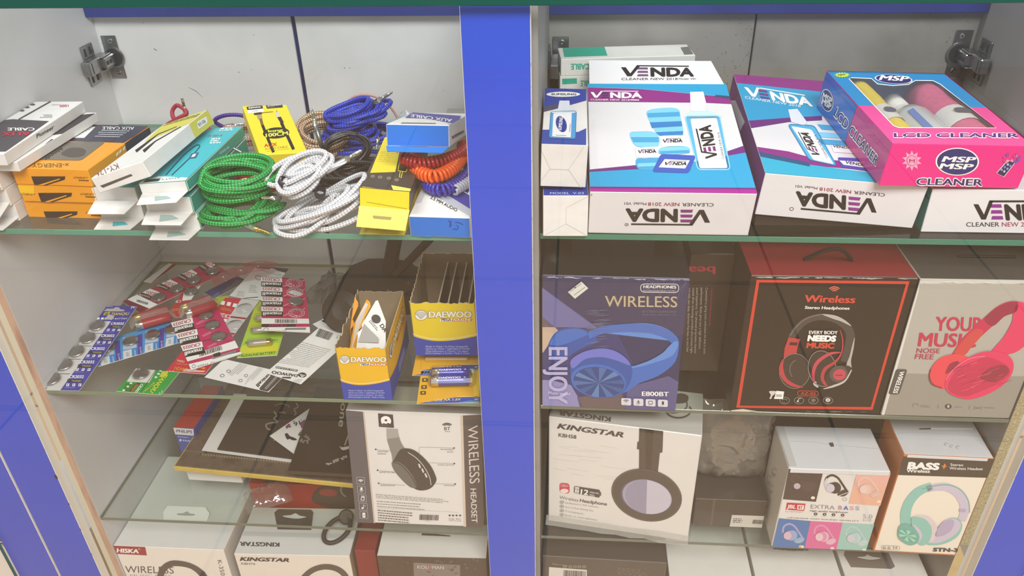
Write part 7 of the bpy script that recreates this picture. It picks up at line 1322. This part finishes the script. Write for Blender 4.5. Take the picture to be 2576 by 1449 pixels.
a.p([(388, 124), (548, 138), (560, 280), (398, 268)], M('4a4442'), 3); a.blob([(420, 200), (428, 168), (470, 152), (512, 168), (530, 205), (520, 234), (496, 226), (474, 236), (450, 228), (432, 236)], INKW, 4); a.e((474, 197), 14, 12, M('4a4442'), 5); a.fine((420, 246), (540, 252), (420, 256), 1, GREY, 4)
for r, s in ((56, 12), (36, 10)): a.arc((1128, 272), r, r * 0.7, 32, 148, s, M('4a4644'), 3)
a.t('BT', (1098, 304), (1164, 304), 34, M('4a4644'), 3, 0.01); a.t('V5.0', (1104, 326), (1160, 326), 14, M('5a5654'), 3)
a.p(a.sp([(478, 285), (484, 400), (510, 490), (535, 570), (545, 640)]) + a.sp([(780, 600), (700, 530), (640, 440), (610, 350), (602, 292)]), M('a8a49e', 0.4), 3); a.p(a.sp([(484, 400), (510, 490), (535, 570), (545, 650)]) + a.sp([(760, 640), (690, 520), (636, 440), (615, 380)]), M('8a8680', 0.4), 4)
a.blob([(540, 660), (560, 620), (620, 520), (680, 498), (770, 515), (860, 580), (950, 680), (1005, 790), (1012, 850), (960, 920), (880, 948), (790, 935), (700, 850), (580, 750)], CG, 5); a.blob([(536, 650), (600, 640), (680, 690), (760, 790), (800, 880), (790, 920), (730, 910), (640, 830), (560, 730)], M('6f6b66', 0.35), 6); a.ln(a.sp([(550, 640), (640, 680), (740, 790), (800, 900)]), 6, M('2e2a28'), 7)
a.ln(a.sp([(710, 540), (800, 600), (880, 690), (940, 800), (958, 890)]), 7, M('d8d2ca'), 7)
for x, y in ((832, 688), (866, 738), (900, 790)): a.p([(x - 14, y - 24), (x + 2, y - 28), (x + 20, y + 14), (x + 4, y + 20)], M('e0dad2'), 8)
for (x, y), tx, (u, v) in (((364, 510), 'ADJUSTABLE HEADBAND', (575, 524)), ((383, 734), 'SUPPORT SD CARD', (565, 748)), ((395, 874), 'HEADPHONE PORT', (680, 892))):
    a.e((x, y), 9, 8, M('3a3634'), 4); a.ln([(x, y), (u, v)], 3, M('8a8480'), 8); ws = tx.rsplit(' ', 1) if 'PORT' not in tx else [tx]
    for k, q in enumerate(ws): a.t(q, (x + 18, y + 28 + 24 * k), (x + 18 + 11.5 * len(q), y + 31 + 24 * k), 13, M('5a5450'), 4)
for (x, y), tx, (u, v) in (((1203, 496), 'RECHARGEABLE BATERY', (832, 486)), ((1206, 662), 'CONTROL BUTTONS', (940, 654)), ((1215, 882), 'MICROPHONE', (1000, 878))):
    a.e((x, y), 9, 8, M('3a3634'), 4); a.ln([(x, y), (u, v)], 3, M('8a8480'), 4); ws = tx.split(' ') if 'RE' in tx[:2] else [tx]
    for k, q in enumerate(ws): a.t(q, (x - 12 * len(q), y + 20 + 26 * k), (x - 4 - 11 * len(ws[0]) + 11 * len(q) if k == 0 else x - 12 * len(q) + 66, y + 22 + 26 * k), 12, M('5a5450'), 4)
a.ln([(832, 486), (830, 560)], 3, M('8a8480'), 8)
a.fine((362, 990), (1216, 1055), (368, 1042), 3, M('9a948e'), 4, 0.4, 5, 0.03); a.fine((374, 1062), (980, 1105), (380, 1145), 3, M('8f8983'), 4, 0.3, 9, 0.03); a.ln([(378, 1140), (1258, 1184)], 2, M('a8a29c'), 4); a.fine((384, 1158), (760, 1190), (390, 1290), 5, M('6a645e'), 4, 0.4, 2, 0.05)
a.bars((830, 1266), (1034, 1272), (834, 1208), INK, 4, 30); a.fine((892, 1276), (980, 1280), (892, 1284), 1, GREY, 4)
for x in (1156, 1192, 1230, 1268): a.e((x, 1218), 12, 9, M('4a4442'), 4)
a.t('CE FC', (1146, 1262), (1280, 1266), 16, M('6a6460'), 4); a.t('MADE IN CHINA', (1146, 1278), (1282, 1282), 9, M('6a6460'), 4)
for i, (x, y) in enumerate(((202, 846), (210, 942), (220, 1034), (230, 1124), (236, 1214))):
    a.rr([(x - 42, y + 34), (x + 44, y + 40), (x + 40, y - 34), (x - 44, y - 40)], 3, None, 3, 3, M('c8c4c4'))
    if i == 0:
        for r in (10, 22, 34): a.arc((x, y + 16), r, r * 0.8, 40, 140, 6, INKW, 4)
    elif i == 1: a.rr([(x - 11, y + 8), (x + 11, y + 8), (x + 11, y - 26), (x - 11, y - 26)], 10, INKW, 4); a.arc((x, y + 2), 18, 16, 180, 360, 4, INKW, 4); a.ln([(x, y + 16), (x, y + 28)], 4, INKW, 4)
    elif i == 2: a.rr([(x - 16, y + 20), (x + 20, y + 22), (x + 20, y - 20), (x - 8, y - 22)], 6, None, 3, 6, INKW); a.p([(x - 2, y - 14), (x + 16, y - 13), (x + 16, y - 4), (x - 2, y - 5)], INKW, 4)
    elif i == 3: a.e((x - 8, y + 16), 13, 9, INKW, 4); a.ln([(x + 3, y + 16), (x, y - 22), (x + 22, y - 4)], 5, INKW, 4)
    else: a.rr([(x - 14, y + 28), (x + 16, y + 28), (x + 14, y - 24), (x - 16, y - 24)], 6, INKW, 4); a.p([(x + 4, y - 12), (x - 8, y + 6), (x, y + 6), (x - 4, y + 18), (x + 10, y), (x + 2, y)], M('5e5a60'), 5)
o = b.done('headphone_box', 'pale headset box with grey side bands leaning by the blue post', 'box')
# gilt frame lying on its back, with papers on it
FR = noisy('carved_brown', ['4f4034', '66564a', '594a3e'], 60, 0.5, (1, 1, 1), 4, 0.3, 0.7, 0.2); GI = M('dcc060', 0.35, 0.3, vary=0.2, scale=30)
fw, fd, fz = 0.262, 0.215, 0.009; loc = (-0.518, 0.078, -0.419); rot = (0, 0.042, -0.04)
fo = empty('picture_frame', 'brown carved picture frame with a gilt outer edge lying flat', 'picture frame', loc, rot)
mb = MB(); bw = 0.030
for x0, y0, x1, y1 in ((0, 0, fw, bw), (0, fd - bw, fw, fd), (0, bw, bw, fd - bw), (fw - bw, bw, fw, fd - bw)): bx(x0, x1, y0, y1, 0.001, fz, FR, None, 0.001, mb)
mb.obj('moulding', fo); mb = MB(); bx(-0.0015, fw + 0.0015, -0.0015, 0.0015, 0, fz - 0.0008, GI, None, 0.001, mb); bx(-0.0015, 0.0012, 0.0015, fd, 0, fz - 0.0008, GI, None, 0.001, mb); bx(fw - 0.0012, fw + 0.0015, 0.0015, fd, 0, fz - 0.0008, GI, None, 0.001, mb); mb.obj('gilt_edge', fo)
mb = MB()
for k in range(52): mb.lathe([(0.0018, 0), (0.0014, 0.0012), (0, 0.0018)], M('a89878', 0.3, 0.6), Matrix.Translation((bw - 0.004 + k * (fw - 2 * bw + 0.008) / 51, bw - 0.004, fz)), 8)
for k in range(32): mb.lathe([(0.0018, 0), (0.0014, 0.0012), (0, 0.0018)], M('8a7a60', 0.4, 0.4), Matrix.Translation((bw - 0.004, bw - 0.004 + k * (fd - 2 * bw) / 31, fz)), 8)
mb.obj('beading', fo); MB().box((fw - 0.02, fd - 0.02, 0.002), M('6a5f52', 0.6), (0.01, 0.01, 0.0012)).obj('backing', fo)
zt = 0.0
def lay(name, label, cat, pts, z, th, m, q=None, cr=K3, msides=None):
    """flat sheet with the outline pts (world x, y) lying at height z"""
    cx, cy = sum(p[0] for p in pts) / len(pts), sum(p[1] for p in pts) / len(pts); mb = MB(); mb.prism([(x - cx, y - cy) for x, y in pts], 0, th, m, None, msides or m); A = None
    if q:
        ex = Vector((pts[1][0] - pts[0][0], pts[1][1] - pts[0][1], 0)); W = ex.length; ex.normalize(); ey = Vector((-ex.y, ex.x, 0)); H = max((Vector((p[0] - pts[0][0], p[1] - pts[0][1], 0))).dot(ey) for p in pts)
        A = Art(mb, (pts[0][0] - cx, pts[0][1] - cy, th), ex, ey, (0, 0, 1), W, H, q)
    return mb, (cx, cy, z), A
tilt = (0, 0.042, -0.0)
mb, l, A = lay('', '', '', [(-0.490, 0.1087), (-0.345, 0.0965), (-0.352, 0.236), (-0.490, 0.236)], -0.4128, 0.0016, M('dedad4', 0.6)); tag(mb.obj('paper_sheets', None, l, tilt), 'white paper sheets lying in the picture frame', 'paper')
mb, l, A = lay('', '', '', [(-0.4672, 0.110), (-0.340, 0.100), (-0.345, 0.232), (-0.4672, 0.232)], -0.4109, 0.0024, M('3a322c', 0.45, vary=0.15, scale=30), [(509, 602), (1366, 706), (1585, 97), (810, 52)], K3)
SV = M('a8a098', 0.3, 0.4)
for q, w2 in (([(1010, 230), (1040, 270), (1020, 300), (1060, 330), (1000, 340), (950, 360), (970, 400), (1000, 405)], 16), ([(1060, 240), (1110, 235), (1120, 250)], 10), ([(1010, 175), (1070, 155), (1140, 170), (1155, 190)], 7), ([(1215, 140), (1240, 180), (1205, 200), (1230, 240), (1215, 260)], 12), ([(1035, 440), (1065, 480), (1045, 520)], 10)): A.ln(A.sp(q), w2, SV, 2)
tag(mb.obj('greeting_folder', None, l, tilt), 'dark brown folder with silver flourishes lying on the papers', 'folder')
mb, l, A = lay('', '', '', [(-0.3995, 0.1398), (-0.352, 0.106), (-0.3107, 0.172), (-0.3582, 0.206)], -0.4082, 0.0008, M('e6e2de', 0.45), [(1042, 479), (1293, 663), (1700, 370), (1450, 190)], K3)
PU = M('7c4a78', 0.45); A.p([(1180, 330), (1245, 255), (1310, 270), (1270, 330)], PU, 2); A.p([(1330, 340), (1380, 300), (1400, 360), (1350, 400)], PU, 2)
A.t('Quanta', (1420, 300), (1318, 470), 62, INK, 3, 0.03); A.p([(1190, 372), (1208, 368), (1218, 350), (1240, 352), (1234, 370), (1252, 376), (1240, 392), (1222, 388), (1212, 404), (1192, 396), (1200, 384)], PU, 3); A.t('16', (1328, 318), (1268, 338), 46, INK, 3, 0.02); A.t('GB', (1345, 298), (1330, 312), 14, INK, 3); A.blob([(1190, 462), (1215, 452), (1240, 480), (1290, 500), (1310, 520), (1270, 524), (1240, 510), (1215, 515)], M('2a2624'), 3); A.fine((1070, 410), (1130, 440), (1060, 425), 2, GREY, 3)
tag(mb.obj('memory_card_pack', None, l, tilt), 'white and purple memory card pack lying on the dark folder', 'memory card')
mb, l, A = lay('', '', '', [(-0.3453, 0.0605), (-0.2552, 0.0625), (-0.262, 0.24), (-0.3552, 0.24)], -0.4022, 0.006, M('2f2620', 0.3, coat=0.5, vary=0.25, scale=22), [(1225, 832), (1884, 863), (2116, 22), (1520, -13)], K3)
A.t('one', (1738, 150), (1720, 392), (1806, 160), M('c8beb0'), 2, 0.01); A.ln([(1840, 430), (1790, 580)], 14, M('a8a098'), 2); A.blob([(1735, 585), (1760, 600), (1830, 590), (1840, 610), (1770, 628)], M('c8c2b8'), 2)
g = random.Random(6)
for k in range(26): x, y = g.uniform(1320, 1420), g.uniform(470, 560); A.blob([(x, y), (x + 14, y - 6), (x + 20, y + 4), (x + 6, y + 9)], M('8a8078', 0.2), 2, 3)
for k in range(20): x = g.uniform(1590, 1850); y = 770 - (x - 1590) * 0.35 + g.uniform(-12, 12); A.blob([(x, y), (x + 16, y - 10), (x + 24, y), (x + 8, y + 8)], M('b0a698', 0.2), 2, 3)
tag(mb.obj('black_pouch', None, l, (0, 0.05, 0)), 'glossy black pouch with pale lettering on the picture frame', 'pouch')
# what the frame rests on
mb = MB().box((0.082, 0.15, 0.027), M('d6d3cd', 0.5, vary=0.08)); a = face(mb, (0.082, 0.15, 0.027), 'F', [(0, 32), (82, 32), (82, 0), (0, 0)]); a.rr([(25, 7), (50, 7), (50, 4), (25, 4)], 1, None, 1, 0.6, GREY)
tag(mb.obj('phone_box', None, (-0.513, 0.092, S3 + 0.0002), (0, 0, -0.03)), 'small white box under the corner of the picture frame', 'box')
mb = MB().box((0.13, 0.14, 0.018), M('4a4038', 0.4, vary=0.3, scale=30)); a = face(mb, (0.13, 0.14, 0.018), 'F', [(0, 18), (130, 18), (130, 0), (0, 0)])
for k in range(5): a.r(0, 2 + 3.4 * k, 130, 3.2 + 3.4 * k, M('6f6450'))
tag(mb.obj('magazine_pile', None, (-0.392, 0.1, S3 + 0.0002), (0, 0, 0.0)), 'low dark bundle of papers under the middle of the picture frame', 'papers')
b = Box('philips', M('3a4a9c', 0.45), {'T': M('b83a34', 0.4, coat=0.2, vary=0.15, scale=30), 'F': M('44549e', 0.45)}); a = b.a('F', K3); a.p([(60, 372), (270, 398), (272, 466), (84, 452)], M('dcdad8'), 2); a.t('PHILIPS', (94, 430), (256, 442), 30, M('5a5c7c'), 3, 0.03); a.fine((110, 470), (270, 488), (112, 486), 1, M('a8b0d8'), 2, 0.6, 3, 0.1); a.e((138, 512), 12, 13, M('c8ccde'), 2); a.fine((160, 505), (262, 516), (160, 528), 1, M('a8b0d8'), 2, 0.7, 5, 0.15)
b.done('bulb_box', 'small red topped blue box beside the picture frame', 'box')
crumple('clear_wrapper', 'crumpled clear wrapper in front of the picture frame', 'plastic wrapper', (-0.385, 0.064, S3 + 0.0006), (0.062, 0.042, 0.018), glassy('wrapper_film', (0.95, 0.95, 0.94), 0.1, 0.06, 'd8d4d0', 0.07, 120), 33, 14, 12, rot=(0, 0, 0.5), amp=0.2, smooth=True)
# ------------------------------------------------------------------ left bay, floor of the cabinet
b = Box('hiska', M('efe9e1', 0.45, coat=0.15, vary=0.05), {'T': M('e0dfdc', 0.5, vary=0.06)}); a = b.a('F', K6)
a.p([(870, 1196), (1178, 1210), (1192, 1280), (890, 1264)], M('a02838'), 2); a.t('HISKA', (948, 1254), (1128, 1262), 34, INKW, 3, 0.05); a.arc((1130, 1228), 7, 7, 0, 360, 2, INKW, 3, 10); a.t('WIRELESS', (1018, 1420), (1412, 1428), (1014, 1362), M('5a5452'), 2, 0.0); a.t('MUSIC BASS', (1055, 1452), (1390, 1458), 20, M('b0aaa4'), 2)
a.ln(a.sp([(1290, 1500), (1320, 1400), (1380, 1350), (1460, 1345), (1560, 1370), (1640, 1430), (1680, 1500)]), [50, 54, 48, 44, 40, 50, 60], M('544a46', 0.4), 4); a.p([(1620, 1420), (1660, 1410), (1690, 1470), (1640, 1480)], M('4a403c'), 5); a.t('K-350H', (1764, 1322), (1802, 1480), (1800, 1318), M('5a5452'), 2)
o = b.done('headphone_box', 'white headphone box with a red brand patch at the left panel', 'box')
W, Dp, H = b.d; a2 = MB(); a2.prism([(0.052, 0), (0.047, 0.012), (0.05, 0.022), (0.108, 0.022), (0.118, 0.012), (0.118, 0)], 0, 0.0006, M('f4f2ee', 0.5)); A = Art(a2, (0, 0, 0.0006), (1, 0, 0), (0, 1, 0), (0, 0, 1), 0.13, 0.03, [(0, 30), (130, 30), (130, 0), (0, 0)]); A.blob([(70, 20), (78, 19), (83, 16), (88, 19), (96, 20), (94, 22.5), (72, 22.5)], M('b0aeaa'), 2); a2.obj('hang_tab', o, (0, 0.05, H + 0.0004), (0.25, 0, 0))
a = b.a('T', K6); a.ln([(1110, 800), (1390, 806), (1500, 830), (1990, 826)], 4, M('b8b8b6'), 2); a.ln([(1280, 800), (1384, 808)], 6, M('5a5856'), 3)
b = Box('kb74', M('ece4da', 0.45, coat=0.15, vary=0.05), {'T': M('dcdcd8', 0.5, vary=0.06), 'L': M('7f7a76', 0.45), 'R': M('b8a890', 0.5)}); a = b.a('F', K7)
a.t('KINGSTAR', (10, 1322), (412, 1332), (22, 1292), M('3a3432'), 3, 0.05); a.t('KBH74', (22, 1354), (134, 1358), 18, M('5a5452'), 3); a.ln(a.sp([(470, 1560), (520, 1470), (600, 1400), (700, 1372), (800, 1390), (870, 1450), (900, 1560)]), [40, 44, 44, 44, 46, 54], M('5a504a', 0.4), 4)
a = b.a('T', K7); a.t('KINGSTAR', (332, 1180), (10, 1172), 34, M('4a4644'), 3, 0.05); a.p([(-30, 1085), (1010, 1110), (1010, 1150), (-30, 1120)], M('c8cac6'), 1)
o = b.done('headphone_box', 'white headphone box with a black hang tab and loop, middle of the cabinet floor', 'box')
W, Dp, H = b.d; a2 = MB(); a2.prism([(0.052, 0), (0.04, 0.028), (0.044, 0.034), (0.094, 0.034), (0.098, 0.03), (0.102, 0)], 0, 0.0006, M('4a4644', 0.5)); A = Art(a2, (0, 0, 0.0006), (1, 0, 0), (0, 1, 0), (0, 0, 1), 0.13, 0.04, [(0, 40), (130, 40), (130, 0), (0, 0)]); A.blob([(54, 18), (66, 16), (72, 13), (80, 17), (90, 19), (78, 22), (64, 21)], M('dcdcd8'), 2); a2.obj('hang_tab', o, (-0.002, 0.045, H + 0.0004), (0.15, 0, 0))
LP = M('2e2a28', 0.5); mb = MB(); pts = [Vector((0.142 + 0.017 * math.cos(t) + 0.006 * math.sin(t), 0.036 + 0.002 * math.cos(t) + 0.017 * math.sin(t), H + 0.004 + 0.008 * (1 + math.sin(t)))) for t in [2 * math.pi * i / 40 for i in range(40)]]
mb.tube(pts, 0.0033, LP, 8, True); o2 = mb.obj('cord_loop', o, smooth=True)
mb = MB(); mb.lathe([(0.0, 0), (0.010, 0), (0.011, 0.003), (0.009, 0.006), (0, 0.006)], LP, Matrix.Translation((0.152, 0.055, H + 0.018)) @ Euler((0.7, 0.2, 0)).to_matrix().to_4x4(), 18); mb.obj('clasp', o)
b = Box('kolu', M('5a4c42', 0.45, vary=0.25, scale=30), {'T': M('dedbd4', 0.5, vary=0.05)}); a = b.a('F', K7); a.p([(1420, 1338), (1800, 1358), (1800, 1470), (1425, 1470)], M('8a8078', 0.4), 1); a.t('KOLUMAN', (1452, 1386), (1668, 1392), 28, M('d0c8c0'), 2, 0.02); a.t('U', (1545, 1388), (1572, 1389), 28, M('c84848'), 3, 0.03)
g = random.Random(9)
for k in range(30): x, y = g.uniform(1130, 2000), g.uniform(1300, 1460); a.blob([(x, y), (x + g.uniform(10, 40), y + g.uniform(-12, 6)), (x + g.uniform(10, 40), y + g.uniform(6, 20))], M('6d5e52', 0.4), 2, 3)
a = b.a('T', K7); a.p([(1490, 1090), (1560, 1100), (1720, 1120), (1718, 1128), (1485, 1118)], M('5a544e'), 2)
b.done('headphone_box', 'brown headphone box with a white top on the cabinet floor by the blue post', 'box')
mb = MB().box((0.165, 0.12, 0.22), M('c23a30', 0.4, vary=0.1)); a = face(mb, (0.165, 0.12, 0.22), 'T', [(0, 120), (165, 120), (165, 0), (0, 0)]); a.blob([(60, 110), (75, 60), (110, 50), (150, 60), (165, 120), (100, 130)], M('4a3c34'), 2); a.p([(20, 118), (60, 60), (80, 62), (40, 118)], M('5a4a42'), 2); a.arc((140, 100), 26, 30, 40, 200, 4, M('9a8a7a'), 3)
a = face(mb, (0.165, 0.12, 0.22), 'F', [(0, 220), (165, 220), (165, 0), (0, 0)]); a.blob([(95, 40), (105, 6), (140, -4), (175, 0), (175, 60)], M('5a4a40'), 2); a.e((118, 16), 14, 8, M('b8463c'), 3); a.arc((150, 12), 12, 14, 60, 240, 3, M('a89a8a'), 3)
tag(mb.obj('headphone_box', None, (-0.437, 0.115, -0.6995), (0, 0, 0.03)), 'red headphone box standing behind the white one with the loop', 'box')
mb = MB().box((0.03, 0.14, 0.185), M('8a2c2c', 0.5, vary=0.15)); tag(mb.obj('headphone_box', None, (-0.2605, 0.03, -0.6995), (0, 0, 0.02)), 'narrow dark red box between the white and the brown one', 'box')
# next counter's goods, at the lower left corner
mb = MB().box((0.09, 0.1, 0.19), M('d8d2c8', 0.5)); a = face(mb, (0.09, 0.1, 0.19), 'F', [(-200, 1900), (160, 1900), (160, 1100), (-200, 1100)]); a.p([(-300, 1100), (200, 1100), (200, 1250), (-300, 1180)], M('e06028'), 1); a.p([(-300, 1180), (200, 1250), (200, 1390), (-300, 1372)], M('3a3430'), 1); a.t('BARUN', (-110, 1360), (104, 1372), 34, INKW, 3, 0.03); a.p([(-300, 1378), (200, 1398), (200, 1404), (-300, 1384)], M('d86a48'), 2)
tag(mb.obj('headphone_box', None, (-0.852, 0.02, -0.645), (0, 0, 0)), 'orange and black box in the neighbouring counter bay', 'box')
part(bx(-0.9, -0.7605, 0.016, YB, -0.662, -0.646, MEL), 'base_board')
